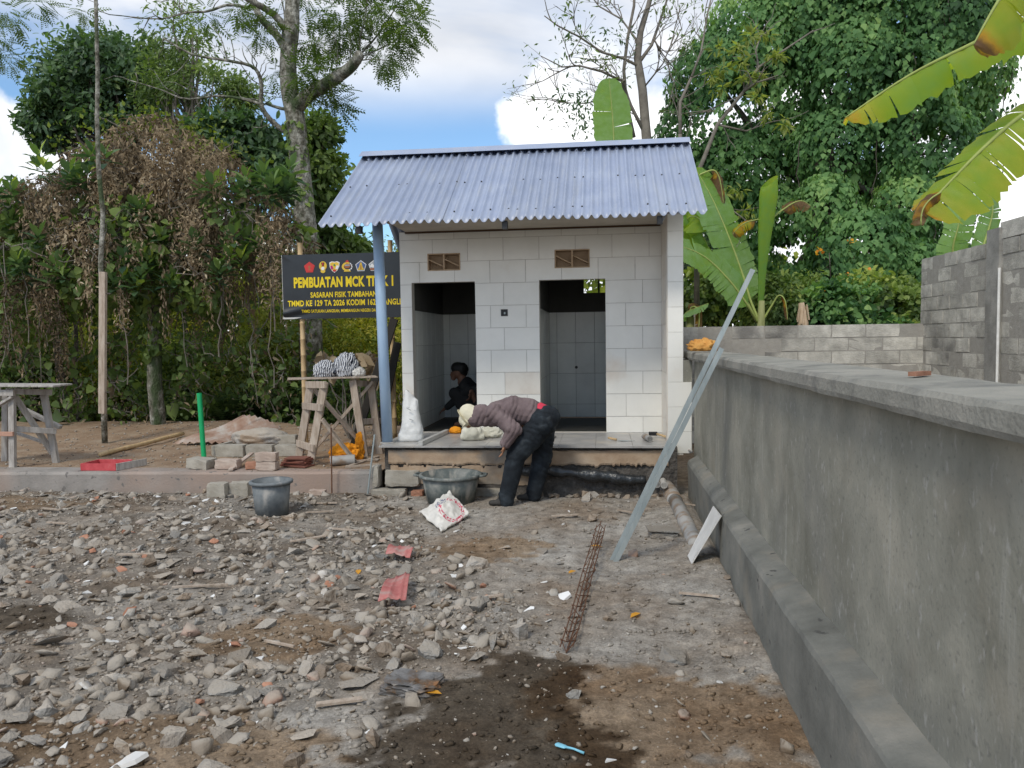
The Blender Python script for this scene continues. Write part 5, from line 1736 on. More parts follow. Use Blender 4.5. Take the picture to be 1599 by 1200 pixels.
# near plant beyond the boundary wall, its leaves reaching into view from the right
YN = 5.35
nb0 = Vector((4.55, 5.7, 0))
nbn = thing('banana_plant', 'banana plant whose broad yellow-green leaves with brown tips hang over the boundary wall', 'banana plant', nb0)
MB().tube([nb0 + Vector((0, 0, -.1)), nb0 + Vector((-.05, 0, 1.6)), nb0 + Vector((-.1, -.02, 3.3))], [.15, .13, .09], 14).build('stem', m_stem, nbn, smooth=True)
ctop = nb0 + Vector((-.1, -.02, 3.2))
def pxs(lst, Y0, Y1): return [on_y(x, y, Y0 + (Y1 - Y0)*i/(len(lst) - 1)) for i, (x, y) in enumerate(lst)]
banana_leaf(nbn, [ctop] + pxs([(1760, -60), (1640, 10), (1520, 68), (1420, 118), (1320, 184)], 5.5, 5.2), .62, (-.25, -.55, .8), .55, 9, .22, .0, 0, .25, 3, droop=.25, side_w=(.7, .95), backlit=.22)
banana_leaf(nbn, [ctop] + pxs([(1745, 110), (1680, 135), (1599, 178), (1535, 232), (1478, 290), (1440, 330)], 5.3, 5.0), .62, (-.35, -.62, .7), .30, 13, .30, .12, 0, .22, 4, droop=.2, side_w=(1, .7), backlit=.22)
banana_leaf(nbn, [ctop] + pxs([(1700, -120), (1610, -70), (1560, 0), (1520, 70)], 5.0, 4.8), .50, (-.7, -.3, .6), .9, 6, .4, .05, .12, .3, 8, droop=.5, backlit=.2)
banana_leaf(nbn, [on_y(1470, 300, 4.99), on_y(1452, 312, 4.98), on_y(1440, 330, 4.97), on_y(1438, 352, 4.97)], .22, (-.2, -.9, .2), .5, 2, .5, .3, .55, .0, 9, ns=16, droop=.6, name='dry_leaf_tip')
banana_leaf(nbn, [ctop, nb0 + Vector((.6, .5, 4.3)), nb0 + Vector((1.5, .9, 4.2)), nb0 + Vector((2.0, 1.1, 3.4))], .6, (.5, .2, .8), .4, 4, .3, .1, 0, .3, 10)
banana_leaf(nbn, [ctop, nb0 + Vector((.2, -.5, 4.4)), nb0 + Vector((.5, -1.3, 4.5)), nb0 + Vector((.7, -1.9, 3.9))], .6, (.2, -.3, .9), .4, 4, .3, .1, 0, .3, 11)

# plant behind the low block wall
YK = 13.0
kb = on_y(1187, 505, YK); kb = Vector((kb.x, YK, 0))
bk = thing('banana_plant', 'young banana plant with one rolled upright leaf behind the low block wall', 'banana plant', kb)
MB().tube([kb + Vector((0, 0, -.1)), kb + Vector((0, 0, 1.2)), kb + Vector((.02, 0, 2.3))], [.11, .09, .05], 12).build('stem', m_stem, bk, smooth=True)
def P2(lst, dy=0.0): return [on_y(x, y, YK + dy*i/(len(lst) - 1)) for i, (x, y) in enumerate(lst)]
# rolled spear
spear = P2([(1187, 500), (1190, 430), (1194, 370), (1199, 320), (1202, 284)])
rings = []
for i in range(18):
    t = i/17; s = t*4; a = min(int(s), 3); c = spear[a].lerp(spear[a + 1], s - a)
    w = np.interp(t, [0, .25, .6, .85, 1], [.04, .06, .12, .15, .125])
    ring = []
    for k in range(18):
        an = k/18*2*PI
        ring.append(c + Vector((w*math.cos(an), w*.55*math.sin(an), .0 + (.10*math.cos(an - .5) if i == 17 else 0))))
    rings.append(ring)
mb = MB(); mb.loft(rings, caps=False)
sp = mesh_np('rolled_leaf', np.array([tuple(v) for v in mb.v]), np.array(mb.f), m_ban, bk, smooth=True, attrs={'dry': [.14 + .14*(i//18)/17 for i in range(18*18)], 'along': [(i % 18)/18*2 for i in range(18*18)]})
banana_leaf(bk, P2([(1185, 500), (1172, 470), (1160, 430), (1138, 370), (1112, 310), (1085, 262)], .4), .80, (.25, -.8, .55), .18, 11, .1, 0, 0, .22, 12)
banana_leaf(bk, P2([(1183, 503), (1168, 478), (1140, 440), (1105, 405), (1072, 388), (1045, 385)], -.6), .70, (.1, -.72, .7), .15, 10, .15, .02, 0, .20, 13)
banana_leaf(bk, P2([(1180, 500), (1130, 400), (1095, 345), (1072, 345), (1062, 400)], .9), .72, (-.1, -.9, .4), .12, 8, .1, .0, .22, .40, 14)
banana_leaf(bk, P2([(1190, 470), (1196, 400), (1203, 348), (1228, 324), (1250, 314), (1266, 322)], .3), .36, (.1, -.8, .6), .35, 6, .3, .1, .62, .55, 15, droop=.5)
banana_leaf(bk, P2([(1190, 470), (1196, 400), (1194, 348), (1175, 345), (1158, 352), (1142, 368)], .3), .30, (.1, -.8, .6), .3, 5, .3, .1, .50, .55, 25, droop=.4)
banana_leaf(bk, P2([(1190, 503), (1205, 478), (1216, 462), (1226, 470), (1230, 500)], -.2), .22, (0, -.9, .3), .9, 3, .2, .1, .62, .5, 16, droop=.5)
# stump and low rolled leaf beside it
st = on_y(1254, 505, 12.95)
sp_ = thing('dead_banana_stump', 'pale dried banana stump sticking up behind the low block wall', 'stump', (st.x, 12.95, 0))
mb = MB(); mb.tube([(st.x, 12.95, -.1), (st.x, 12.95, st.z), (st.x - .01, 12.95, st.z + .18), (st.x - .03, 12.95, st.z + .33)], [.09, .085, .06, .045], 9)
for k in range(9):
    a = k*.7; p = Vector((st.x + .06*math.cos(a), 12.95 + .06*math.sin(a), st.z + .3 - .03*(k % 4)))
    mb.bar(p, p + Vector((.04*math.cos(a), .04*math.sin(a), -.25)), .035, .006, up=(math.cos(a), math.sin(a), 0))
mb.build('dry_stalk', M('dry_straw', [(.3, (.38, .27, .17)), (.7, (.62, .49, .35))], 14, .9, .5, 40, stretch=(1, 1, .3)), sp_)
lo = on_y(1078, 500, 12.9)
bl = thing('banana_plant', 'small banana sucker with one dark rolled leaf beside the porch wall', 'banana plant', (lo.x, 12.95, 0))
MB().tube([(lo.x, 12.95, -.1), (lo.x, 12.95, 1.0), (lo.x, 12.95, lo.z + .05)], [.10, .09, .07], 10).build('stem', m_stem, bl, smooth=True)
banana_leaf(bl, [Vector((lo.x, 12.95, lo.z)), on_y(1070, 490, 12.9), on_y(1085, 482, 12.8), on_y(1106, 474, 12.7)], .26, (-.1, -.4, .9), .7, 2, 0, 0, -.08, .1, 17, ns=18)
banana_leaf(bl, [Vector((lo.x, 12.95, lo.z + .05)), on_y(1080, 480, 12.9), on_y(1092, 488, 12.8), on_y(1088, 545, 12.75)], .2, (0, -.9, .2), .9, 3, 0, 0, .6, .2, 18, ns=18, name='dry_leaf')

# plant behind the roof: one tall leaf above the ridge
rbp = on_y(958, 400, 13.2)
br = thing('banana_plant', 'banana plant hidden behind the toilet block with one tall green leaf above the ridge', 'banana plant', (rbp.x, 13.2, 0))
MB().tube([(rbp.x, 13.2, -.1), (rbp.x, 13.2, 1.5), (rbp.x, 13.2, 3.0)], [.15, .13, .08], 12).build('stem', m_stem, br, smooth=True)
banana_leaf(br, [Vector((rbp.x, 13.2, 2.9)), on_y(963, 340, 13.2), on_y(960, 260, 13.2), on_y(957, 190, 13.2), on_y(951, 122, 13.2)], .70, (.1, -1, .1), .12, 3, 0, 0, 0, .20, 19)
banana_leaf(br, [Vector((rbp.x, 13.2, 2.9)), Vector((rbp.x + .7, 13.5, 3.9)), Vector((rbp.x + 1.3, 13.7, 3.8)), Vector((rbp.x + 1.75, 13.6, 3.0))], .5, (.3, -.4, .8), .4, 4, .2, .1, .05, .25, 20)
dl = on_y(1110, 268, 13.4)
banana_leaf(br, [Vector((rbp.x, 13.2, 2.9)), on_y(1060, 300, 13.4), on_y(1105, 268, 13.4), on_y(1122, 275, 13.4), on_y(1130, 318, 13.4)], .34, (.1, -.8, .5), .5, 3, .2, .1, .60, .55, 21, droop=.4, name='dry_leaf')
# two leaves peeping over the tall block wall
rw = on_y(1500, 420, 13.6)
bq = thing('banana_plant', 'banana plant peeping over the tall block wall with two short torn leaves', 'banana plant', (rw.x + .1, 13.6, 0))
MB().tube([(rw.x + .1, 13.6, -.1), (rw.x + .1, 13.6, 2.6)], [.14, .09], 12).build('stem', m_stem, bq, smooth=True)
banana_leaf(bq, [Vector((rw.x + .1, 13.6, 2.4)), on_y(1488, 400, 13.5), on_y(1496, 355, 13.4), on_y(1508, 308, 13.4)], .50, (-.3, -.8, .3), .25, 6, 0, 0, -.02, .2, 22, ns=28)
banana_leaf(bq, [Vector((rw.x + .1, 13.6, 2.4)), on_y(1540, 370, 13.8), on_y(1550, 320, 13.8), on_y(1532, 282, 13.9)], .42, (.2, -.8, .3), .3, 7, 0, .1, -.06, .2, 23, ns=28)
random.seed(77)


# ================================================================== BANNER SIGN
YS = 10.75
s0, s1 = on_y(440.5, 399, YS), on_y(630, 396, YS)
sb0 = on_y(440.5, 499, YS)
SW, SH = s1.x - s0.x, s0.z - sb0.z
SX, SZ = s0.x, s0.z
sign = thing('banner_sign', 'black banner sign with yellow lettering and a row of emblems on bamboo posts', 'sign', ((s0.x + s1.x)/2, YS, ZT))
m_banner = M('black_banner', [(.3, (.010, .013, .016)), (.7, (.020, .025, .030))], 3, .38, .04, 6, spec=.5)
m_yellow = M('yellow_print', (.80, .60, .02), 5, .5, 0)
m_edge = M('white_edge', (.6, .6, .58), 5, .6, 0)


def banner_d(u, v):
    """outward bulge of the cloth at u, v in 0..1 (v down): creases in the lower left corner and a slack middle"""
    d = .012*math.sin(PI*u)*math.sin(PI*v)
    cr = max(0, 1 - abs((v - .78) - (.30 - u)*.45)/.07)*max(0, 1 - u/.33)
    d += .030*cr - .018*max(0, 1 - abs((v - .90) - (.30 - u)*.3)/.05)*max(0, 1 - u/.36)
    d += .012*max(0, 1 - abs(v - u*1.2)/.03)*max(0, 1 - u/.1)
    return d


def bp_(u, v, off=0.0):
    return (SX + SW*u, YS - .012 - banner_d(u, v) - off, SZ - SH*v)


nu, nv = 64, 40
pv = [bp_(i/nu, j/nv) for j in range(nv + 1) for i in range(nu + 1)]
pf = [(j*(nu + 1) + i, (j + 1)*(nu + 1) + i, (j + 1)*(nu + 1) + i + 1, j*(nu + 1) + i + 1) for j in range(nv) for i in range(nu)]
cloth = link_mesh('banner', pv, pf, m_banner, sign, smooth=True)
fr = MB()
for z in (SZ - .012, SZ - SH + .012): fr.span(SX - .012, SX + SW, YS - .008, YS + .018, z - .012, z + .012)
for x in (SX + .004, SX + SW - .01): fr.span(x - .012, x + .012, YS - .006, YS + .020, SZ - SH + .024, SZ - .024)
fr.build('frame', m_edge, sign)


def text(s, uc, v0, v1, umax, bold=.03, name='lettering'):
    """one line of print: v0..v1 = cap height band, centred on uc, squeezed to umax of the width; follows the cloth"""
    cu = bpy.data.curves.new('t', 'FONT'); cu.body = s; cu.align_x = 'CENTER'; cu.size = 1; cu.offset = bold; cu.resolution_u = 3; cu.space_character = 1.06
    o = bpy.data.objects.new('t', cu); COL.objects.link(o)
    dg = bpy.context.evaluated_depsgraph_get()
    me = bpy.data.meshes.new_from_object(o.evaluated_get(dg))
    V = np.array([tuple(v.co) for v in me.vertices]); F = [tuple(p.vertices) for p in me.polygons]
    bpy.data.objects.remove(o); bpy.data.curves.remove(cu); bpy.data.meshes.remove(me)
    # slab serifs are suggested by widening the strokes' ends
    x0, x1 = V[:, 0].min(), V[:, 0].max(); y0, y1 = 0.0, .70
    U = uc + (V[:, 0] - (x0 + x1)/2)/(x1 - x0)*umax
    W = v1 - (V[:, 1] - y0)/(y1 - y0)*(v1 - v0)
    return link_mesh(name, [bp_(u, w, .004) for u, w in zip(U, W)], F, m_yellow, cloth)


text('PEMBUATAN MCK TITIK 1', .505, .360, .508, .82, .045)
text('SASARAN FISIK TAMBAHAN', .505, .590, .670, .545, .03)
text('TMMD KE 129 TA 2026 KODIM 1626/BANGLI', .505, .715, .800, .93, .03)
text('TMMD SATUKAN LANGKAH, MEMBANGUN NEGERI DARI DESA', .505, .858, .905, .70, .02)
ec = {k: M('print_' + k, c, 5, .5, 0) for k, c in dict(red=(.55, .045, .04), gold=(.70, .47, .05), white=(.75, .75, .75), blue=(.08, .14, .32), brown=(.36, .13, .06), magenta=(.42, .03, .16), grey=(.33, .36, .38), green=(.05, .22, .09), black=(.02, .02, .02)).items()}
AR = SH/SW


def shape(pts, u, v, s, off, col, par):
    """flat printed shape; pts in -1..1 with y up"""
    return link_mesh('print', [bp_(u + x*s*AR, v - y*s, off) for x, y in pts], [tuple(range(len(pts)))], ec[col], par)


def ngon(n, r=1.0, a0=90, sx=1.0, sy=1.0, cx=0, cy=0):
    return [(cx + sx*r*math.cos(math.radians(a0 + 360*k/n)), cy + sy*r*math.sin(math.radians(a0 + 360*k/n))) for k in range(n)]


EV, ES = .205, .092
shield = [(-.9, .75), (-.45, .95), (0, .85), (.45, .95), (.9, .75), (.82, 0), (.5, -.6), (0, -1), (-.5, -.6), (-.82, 0)]
for k, u in enumerate((.230, .342, .438, .543, .655, .762)):
    e = MB(); 
    if k == 0:
        q = shape(ngon(5), u, EV, ES, .004, 'red', cloth); q.name = 'emblem'
        shape(ngon(5, .82), u, EV, ES, .0055, 'red', q); shape(ngon(14, .22, cy=.1), u, EV, ES, .007, 'brown', q); shape([(-.2, -.45), (.2, -.45), (.1, -.1), (-.1, -.1)], u, EV, ES, .007, 'brown', q)
    elif k == 1:
        q = shape(ngon(20, 1, sx=.68, sy=.78, cy=.22), u, EV, ES, .004, 'gold', cloth); q.name = 'emblem'
        shape([(-.3, .8), (.3, .8), (.16, .15), (-.16, .15)], u, EV, ES, .0055, 'black', q); shape([(-.12, .75), (.12, .75), (.05, .2), (-.05, .2)], u, EV, ES, .007, 'red', q)
        shape(ngon(5, .34, cy=-.22), u, EV, ES, .007, 'white', q); shape(ngon(16, .42, sx=1, sy=.8, cy=-.66), u, EV, ES, .0055, 'gold', q)
    elif k == 2:
        q = shape(shield, u, EV, ES, .004, 'white', cloth); q.name = 'emblem'
        shape([(x*.86, y*.86) for x, y in shield], u, EV, ES, .0055, 'gold', q); shape([(-.75, .1), (-.4, .3), (-.15, -.3), (-.55, -.45)], u, EV, ES, .007, 'magenta', q)
        shape([(.75, .1), (.4, .3), (.15, -.3), (.55, -.45)], u, EV, ES, .007, 'white', q); shape(ngon(10, .3, sx=1, sy=.65, cy=-.62), u, EV, ES, .0085, 'red', q); shape(ngon(8, .18, cy=.3), u, EV, ES, .0085, 'green', q)
    elif k == 3:
        arc = [(math.cos(math.radians(a))*.95, math.sin(math.radians(a))*.75) for a in range(60, 301, 20)]; arc += [(x*.62, y*.62) for x, y in arc[::-1]]
        q = shape(ngon(16, .55, sx=1, sy=.8, cy=.15), u, EV, ES, .004, 'brown', cloth); q.name = 'emblem'
        for i in range(12): shape([arc[i], arc[i + 1], arc[24 - i], arc[25 - i]], u, EV, ES, .0055, 'gold', q)
        for i in range(5): shape(ngon(8, .13, cx=.82*math.cos(-1 + i*.45), cy=.66*math.sin(-1 + i*.45)), u, EV, ES, .0055, 'white', q)
        shape([(-.42, .1), (.42, .1), (.42, .35), (-.42, .35)], u, EV, ES, .0055, 'grey', q); shape(ngon(5, .3, cy=.8), u, EV, ES, .0055, 'red', q)
        shape([(-.6, -.85), (.6, -.85), (.5, -.6), (-.5, -.6)], u, EV, ES, .0055, 'gold', q)
    else:
        q = shape(ngon(5), u, EV, ES, .004, 'white', cloth); q.name = 'emblem'
        shape(ngon(5, .86), u, EV, ES, .0055, 'blue' if k == 4 else 'grey', q)
        if k == 4:
            shape([(-.6, -.62), (.6, -.62), (.3, -.1), (.12, .62), (-.12, .62), (-.3, -.1)], u, EV, ES, .007, 'gold', q); shape([(-.1, -.5), (.1, -.5), (.06, .2), (-.06, .2)], u, EV, ES, .0085, 'brown', q)
        else:
            shape([(-.75, -.1), (-.35, .45), (0, .1), (.35, .45), (.75, -.1), (.2, -.25), (-.2, -.25)], u, EV, ES, .007, 'white', q); shape([(-.62, -.7), (.62, -.7), (.7, -.35), (-.7, -.35)], u, EV, ES, .007, 'brown', q)
for x, nm in ((472, 0), (612, 1)):
    a = on_y(x, 500, YS + .05); g = Vector((a.x, a.y, tz(a.x, a.y) - .06))
    pb = MB(); prf = []; zz_ = g.z
    H = SZ - .05 - g.z
    for i in range(13):
        z = H*i/12; prf += [(.036, z), (.036, z + H/12 - .014), (.041, z + H/12 - .007)]
    pb.lathe(prf, g, 12)
    pb.build('bamboo_post', m_bamboo, sign, smooth=True)

# ================================================================== WOODEN TRESTLE, LEFT BENCH, POST
def terr(x, y):
    p = on_z(x, y, ZT)
    for _ in range(3):
        p = on_z(x, y, tz(p.x, p.y))
    return p


def stick(parent, p, q, w, h, name, mat=None, up=(0, 1, 0)):
    d = (Vector(q) - Vector(p)).normalized()
    mb = MB().bar(p, q, w, h, up)
    rr = random.Random(int(abs(p[0]*1000)))
    return mb.build(name, mat or m_wood, parent, bevel=.004)


B_, A_, C_, D_ = terr(484, 727), terr(466, 719), terr(570, 713), terr(593, 709)
tr_ = thing('trestle', 'weathered wooden trestle with cross braces and ladder-like legs beside the blue column', 'trestle', (B_ + D_)/2)
Bt, At, Ct, Dt = on_y(507, 597, B_.y + .08), on_y(486, 597, A_.y + .02), on_y(551, 594, C_.y - .02), on_y(579, 596, D_.y - .05)
for p, q in ((B_, Bt), (A_, At), (C_, Ct), (D_, Dt)):
    stick(tr_, p - Vector((0, 0, .01)), q, .095, .05, 'leg', up=(0, 1, 0))
def on_leg(p, q, t): return p.lerp(q, t)
for t in (.22, .70, .97):
    a, b = on_leg(B_, Bt, t), on_leg(A_, At, t); d = (b - a).normalized()*.09
    off = Vector((0, -.055, 0)); stick(tr_, a - d + off, b + d + off, .035, .085, 'rung', up=(0, 0, 1))
for t in (.45, .96):
    a, b = on_leg(C_, Ct, t), on_leg(D_, Dt, t); d = (b - a).normalized()*.06
    stick(tr_, a - d + Vector((0, .05, 0)), b + d + Vector((0, .05, 0)), .035, .08, 'rung', up=(0, 0, 1))
stick(tr_, terr(487, 716) + Vector((0, -.09, .05)), on_y(582, 597, D_.y - .12), .04, .085, 'brace', up=(0, 1, .2))
stick(tr_, on_y(503, 655, B_.y - .0), terr(555, 724) + Vector((0, .0, .02)), .03, .07, 'brace', up=(0, 1, .2))
stick(tr_, on_y(490, 608, A_.y + .06), on_y(562, 690, C_.y + .05), .03, .08, 'brace', up=(0, 1, .2))
topz = max(Bt.z, Dt.z) + .012
pl0, pl1 = on_y(449, 593, A_.y + .1), on_y(588, 592, D_.y - .1)
zb = topz + .012
stick(tr_, Vector((pl0.x, pl0.y, zb)), Vector((pl1.x, pl1.y, zb)), .36, .018, 'top_board', up=(0, 0, 1))

# striped cloth bundles
def blob(name, c, R, seed, amp, mat, parent=None, label=None, cat=None, sub=5, flat=True, fs=3.2, smooth=True, group=None, ridged=True):
    bm = bmesh.new(); bmesh.ops.create_icosphere(bm, subdivisions=sub, radius=1)
    from mathutils import noise as mn
    vs = []
    for v in bm.verts:
        d = v.co.normalized(); q = d*fs + Vector((seed*3.1, seed*1.7, seed))
        n = mn.fractal(q, 1.0, 2.0, 3)
        n2 = 1 - abs(mn.noise(q*1.7 + Vector((5, 5, 5))))*2 if ridged else 0
        r = 1 + amp*n + amp*.55*n2
        p = Vector((d.x*R[0]*r, d.y*R[1]*r, d.z*R[2]*r))
        if flat and p.z < -R[2]*.55: p.z = -R[2]*.55 + (p.z + R[2]*.55)*.08
        vs.append(Vector(c) + p)
    fs_ = [tuple(x.index for x in f.verts) for f in bm.faces]
    bm.free()
    o = link_mesh(name, vs, fs_, mat, parent, smooth)
    if label: tag(o, label, cat, group)
    return o


m_str, N, L, B = new_mat('striped_cloth')
tc = N.new('ShaderNodeTexCoord'); wv = N.new('ShaderNodeTexWave'); wv.inputs['Scale'].default_value = 13; wv.inputs['Distortion'].default_value = 5; wv.inputs['Detail'].default_value = 1; wv.inputs['Detail Scale'].default_value = .9
L.new(tc.outputs['Object'], wv.inputs['Vector']); rp = N.new('ShaderNodeValToRGB'); ramp_set(rp, [(.48, (.025, .032, .06)), (.54, (.62, .64, .66))]); L.new(wv.outputs['Fac'], rp.inputs[0])
L.new(rp.outputs[0], B.inputs['Base Color']); B.inputs['Roughness'].default_value = .9
zt_ = zb + .0095
c1 = on_y(508, 580, 9.75); c2 = on_y(537, 574, 9.8)
blob('bundled_cloth', (c1.x, c1.y, zt_ + .075), (.145, .14, .135), 2, .16, m_str, label='smaller crumpled cloth with navy and white stripes on the trestle board', cat='cloth')
blob('bundled_cloth', (c2.x + .02, c2.y + .04, zt_ + .105), (.165, .15, .19), 5, .16, m_str, label='larger heaped cloth with navy and white stripes on the trestle board', cat='cloth')
m_bag = M('pale_plastic', (.62, .61, .58), 6, .5, .2)
c3 = on_y(559, 583, 9.85)
blob('plastic_bag', (c3.x, c3.y - .02, zt_ + .045), (.10, .1, .08), 8, .15, m_bag, label='pale crumpled bag at the end of the trestle board', cat='bag')
# orange cloth, grey pipe, sticks below
m_or = M('orange_cloth', [(.3, (.62, .20, .01)), (.7, (.86, .36, .02))], 8, .85, .2)
g1 = terr(535, 722)
blob('orange_cloth', (g1.x, g1.y + .12, g1.z + .075), (.19, .12, .13), 3, .3, m_or, label='bright orange cloth heaped on the ground under the trestle', cat='cloth')
g2 = terr(559, 716)
blob('orange_cloth', (g2.x, g2.y + .1, g2.z + .12), (.06, .06, .21), 4, .25, m_or, label='upright fold of orange cloth hanging by the trestle leg', cat='cloth')
def pipe(name, label, p, q, r, mat, wall=.008, group=None, cat='pipe', n=20):
    p, q = Vector(p), Vector(q); d = (q - p).normalized()
    mb = MB()
    mb.tube([p + d*.18, p, p, q, q, q - d*.18], [r - wall, r - wall, r, r, r - wall, r - wall], n, caps=False)
    return tag(mb.build(name, mat, None, smooth=False), label, cat, group)
e1, e2 = terr(516, 728), terr(546, 729)
pipe('drain_pipe', 'short grey drain pipe lying open-ended under the trestle', (e1.x, e1.y, e1.z + .062), (e2.x + .02, e2.y + .15, e2.z + .066), .06, m_pvc)
for k, (a, b, c, d_) in enumerate(((545, 730, 590, 715), (540, 731, 592, 727), (556, 722, 592, 719))):
    p, q = terr(a, b), terr(c, d_)
    tag(MB().bar(p + Vector((0, 0, .012)), q + Vector((0, 0, .014)), .05, .02).build('plank_offcut', m_wood), 'thin wooden offcut lying between the trestle and the porch', 'plank', 'offcuts by the porch')
# dark timber leaning on the block's side
for k, (x0, y0, x1, y1) in enumerate(((572, 672, 616, 498), (595, 672, 621, 535))):
    p = terr(x0, y0 + 20); p = Vector((p.x, 10.5 + .2*k, tz(p.x, 10.5)))
    q = on_y(x1, y1, 10.5 + .2*k)
    tag(MB().bar(p, q, .11, .045, up=(0, 1, 0)).build('dark_timber', M('dark_timber', (.035, .032, .028), 6, .8, .3), None, bevel=.004), 'dark timber leaning against the side of the toilet block', 'timber', 'dark timbers leaning at the block')
g3 = on_y(545, 553, 11.4)
drl = thing('dried_plant', 'plant with drooping brown dried leaves behind the striped cloths', 'plant', (g3.x, 11.4, ZT))
P = []
mbs = MB()
for k in range(9):
    a = k*.75
    e = Vector((g3.x + .4*math.cos(a), 11.4 + .3*math.sin(a), 1.45 + .12*math.sin(k*2.1)))
    mbs.tube(wiggle(Vector((g3.x, 11.4, tz(g3.x, 11.4) - .05)), e, 5, .06, k), list(np.linspace(.016, .006, 6)), 5); P.append(e)
mbs.build('stems', m_bark_mid, drl)
Pn = np.repeat(np.array([tuple(p) for p in P]), 6, 0) + RNG.normal(size=(54, 3))*.06
leaves('dry_leaves', Pn, rdir(54)*.7 + DOWN*.7, rdir(54) + np.array([0, -1, .4]), .30*(.6 + .6*RNG.random(54)), .45 + .35*RNG.random(54), OVAL, m_dead, drl)

# left bench
def L_(x, y, Y): return on_y(x, y, Y)
lb0 = terr(20, 731)
bench = thing('work_bench', 'rough grey wooden work bench standing at the back of the rubble', 'bench', (lb0.x - .3, lb0.y + .3, lb0.z))
Y1, Y2 = lb0.y, terr(8, 720).y
f2 = terr(88, 723)
stick(bench, lb0 - Vector((0, 0, .01)), L_(19, 612, Y1), .075, .05, 'leg', m_wood_grey)
stick(bench, f2 - Vector((0, 0, .01)), L_(68, 612, f2.y - .02), .08, .05, 'leg', m_wood_grey)
stick(bench, terr(8, 720) - Vector((0, 0, .01)), L_(9, 618, Y2), .08, .05, 'leg', m_wood_grey)
stick(bench, terr(-55, 727) - Vector((0, 0, .01)), L_(-48, 612, Y1), .075, .05, 'leg', m_wood_grey)
stick(bench, L_(9, 611, Y1 - .05), L_(81, 613, f2.y - .07), .04, .075, 'top_rail', m_wood_grey, up=(0, 0, 1))
stick(bench, L_(-60, 612, Y1 - .045), L_(22, 614, Y1 - .045), .04, .075, 'top_rail', m_wood_grey, up=(0, 0, 1))
for k, dy in enumerate((0.0, .155, .31)):
    a, b = L_(-70, 592 + 2, Y1 + .02), L_(92, 604.5, Y1 + .05)
    zt2_ = max(L_(9, 611, Y1 - .05).z, L_(68, 612, f2.y).z) + .055
    stick(bench, Vector((a.x, Y1 - .08 + dy, zt2_ + .02)), Vector((b.x + random.uniform(-.08, .06), Y1 - .02 + dy, zt2_)), .15, .022, 'top_board', m_wood_grey, up=(0, 0, 1))
stick(bench, L_(23, 670, Y1 + .03), L_(88, 674, f2.y - .06), .04, .07, 'rail', m_wood_grey, up=(0, 0, 1))
stick(bench, L_(-60, 678, Y1 - .05), L_(21, 678, Y1 - .05), .03, .055, 'rail', M('pink_wood', (.46, .27, .20), 6, .8, .2), up=(0, 0, 1))
stick(bench, L_(24, 620, Y1 + .05), L_(82, 708, f2.y + .02), .03, .085, 'brace', m_wood_grey)
stick(bench, L_(38, 640, Y2 + .2), L_(95, 668, Y2 + .25), .05, .07, 'brace', m_wood_grey)
stick(bench, L_(-30, 650, Y1 - .04), L_(20, 620, Y1 - .04), .03, .07, 'brace', m_wood_grey)
stick(bench, L_(25, 676, Y2 + .1), L_(80, 695, Y2 + .15), .03, .06, 'brace', m_wood_grey)

# tall pole with a timber lashed to it
pf_ = on_z(163, 682, .33)
pole = thing('tall_pole', 'very tall thin lichen-covered pole with a squared timber fixed to its lower half', 'pole', (pf_.x, pf_.y, .25))
pt_ = on_y(149, -40, pf_.y)
MB().tube(wiggle(Vector((pf_.x, pf_.y, .15)), pt_, 10, .004, 2), list(np.linspace(.045, .026, 11)), 10).build('shaft', m_bark, pole, smooth=True)
a_, b_2 = on_y(160, 646, pf_.y - .10), on_y(161, 425, pf_.y - .10)
MB().bar(a_, b_2, .10, .06, up=(0, 1, 0)).build('timber', m_wood, pole, bevel=.004)
for t in (.15, .5, .85):
    c = a_.lerp(b_2, t); MB().lathe([(.075, -.008), (.082, 0), (.075, .008)], (c.x, c.y + .05, c.z), 14).build('lashing', m_bark_mid, pole)

# green pipe standing in the soil, red frame, bamboo, corrugated sheet
p, q = terr(319, 716), None
q = on_y(311, 614, p.y + .02)
tag(MB().tube([p - Vector((0, 0, .1)), q], .032, 16).build('green_pipe', M('green_plastic', (.0, .36, .12), 5, .4, .02, spec=.5), None, smooth=False), 'bright green plastic pipe standing upright in the soil', 'pipe')
r0 = terr(124, 737); r1 = terr(184, 736)
rf = thing('open_metal_box', 'open red metal box frame lying on the kerb', 'metal box', (r0.x + .3, r0.y + .2, r0.z))
m_red = M('red_metal', [(.3, (.42, .05, .06)), (.6, (.55, .09, .10)), (.75, (.55, .25, .22))], 10, .55, .1, 30)
fw, fd, fh = r1.x - r0.x, .32, .085
ox, oy, oz = r0.x, r0.y + .02, max(r0.z, ZT) + .004
MB().span(ox, ox + fw, oy, oy + .018, oz, oz + fh).build('front_panel', m_red, rf, bevel=.003)
MB().span(ox, ox + fw, oy + fd, oy + fd + .018, oz, oz + fh).build('back_panel', m_red, rf, bevel=.003)
MB().span(ox, ox + .018, oy + .019, oy + fd - .001, oz, oz + fh).build('side_panel', m_red, rf, bevel=.003)
MB().bar((ox + fw, oy + .009, oz + fh/2), (ox + fw + .13, oy + fd + .1, oz + fh/2), .016, fh).build('side_panel', m_wood_grey, rf, bevel=.003)
MB().bar((ox + fw*.45, oy + .02, oz + .02), (ox + fw*.62, oy + fd - .01, oz + .02), .05, .02).build('cross_bar', m_red, rf)
b1_, b2_ = terr(156, 714), terr(286, 680)
mb = MB(); pts = [b1_.lerp(b2_, i/10) + Vector((0, 0, .030 + .003*math.sin(i))) for i in range(11)]
mb.tube(pts, [.030 + .004*(i % 2) for i in range(11)], 10)
tag(mb.build('bamboo_pole', m_bamboo, None, smooth=True), 'bamboo pole lying across the bare soil', 'pole')
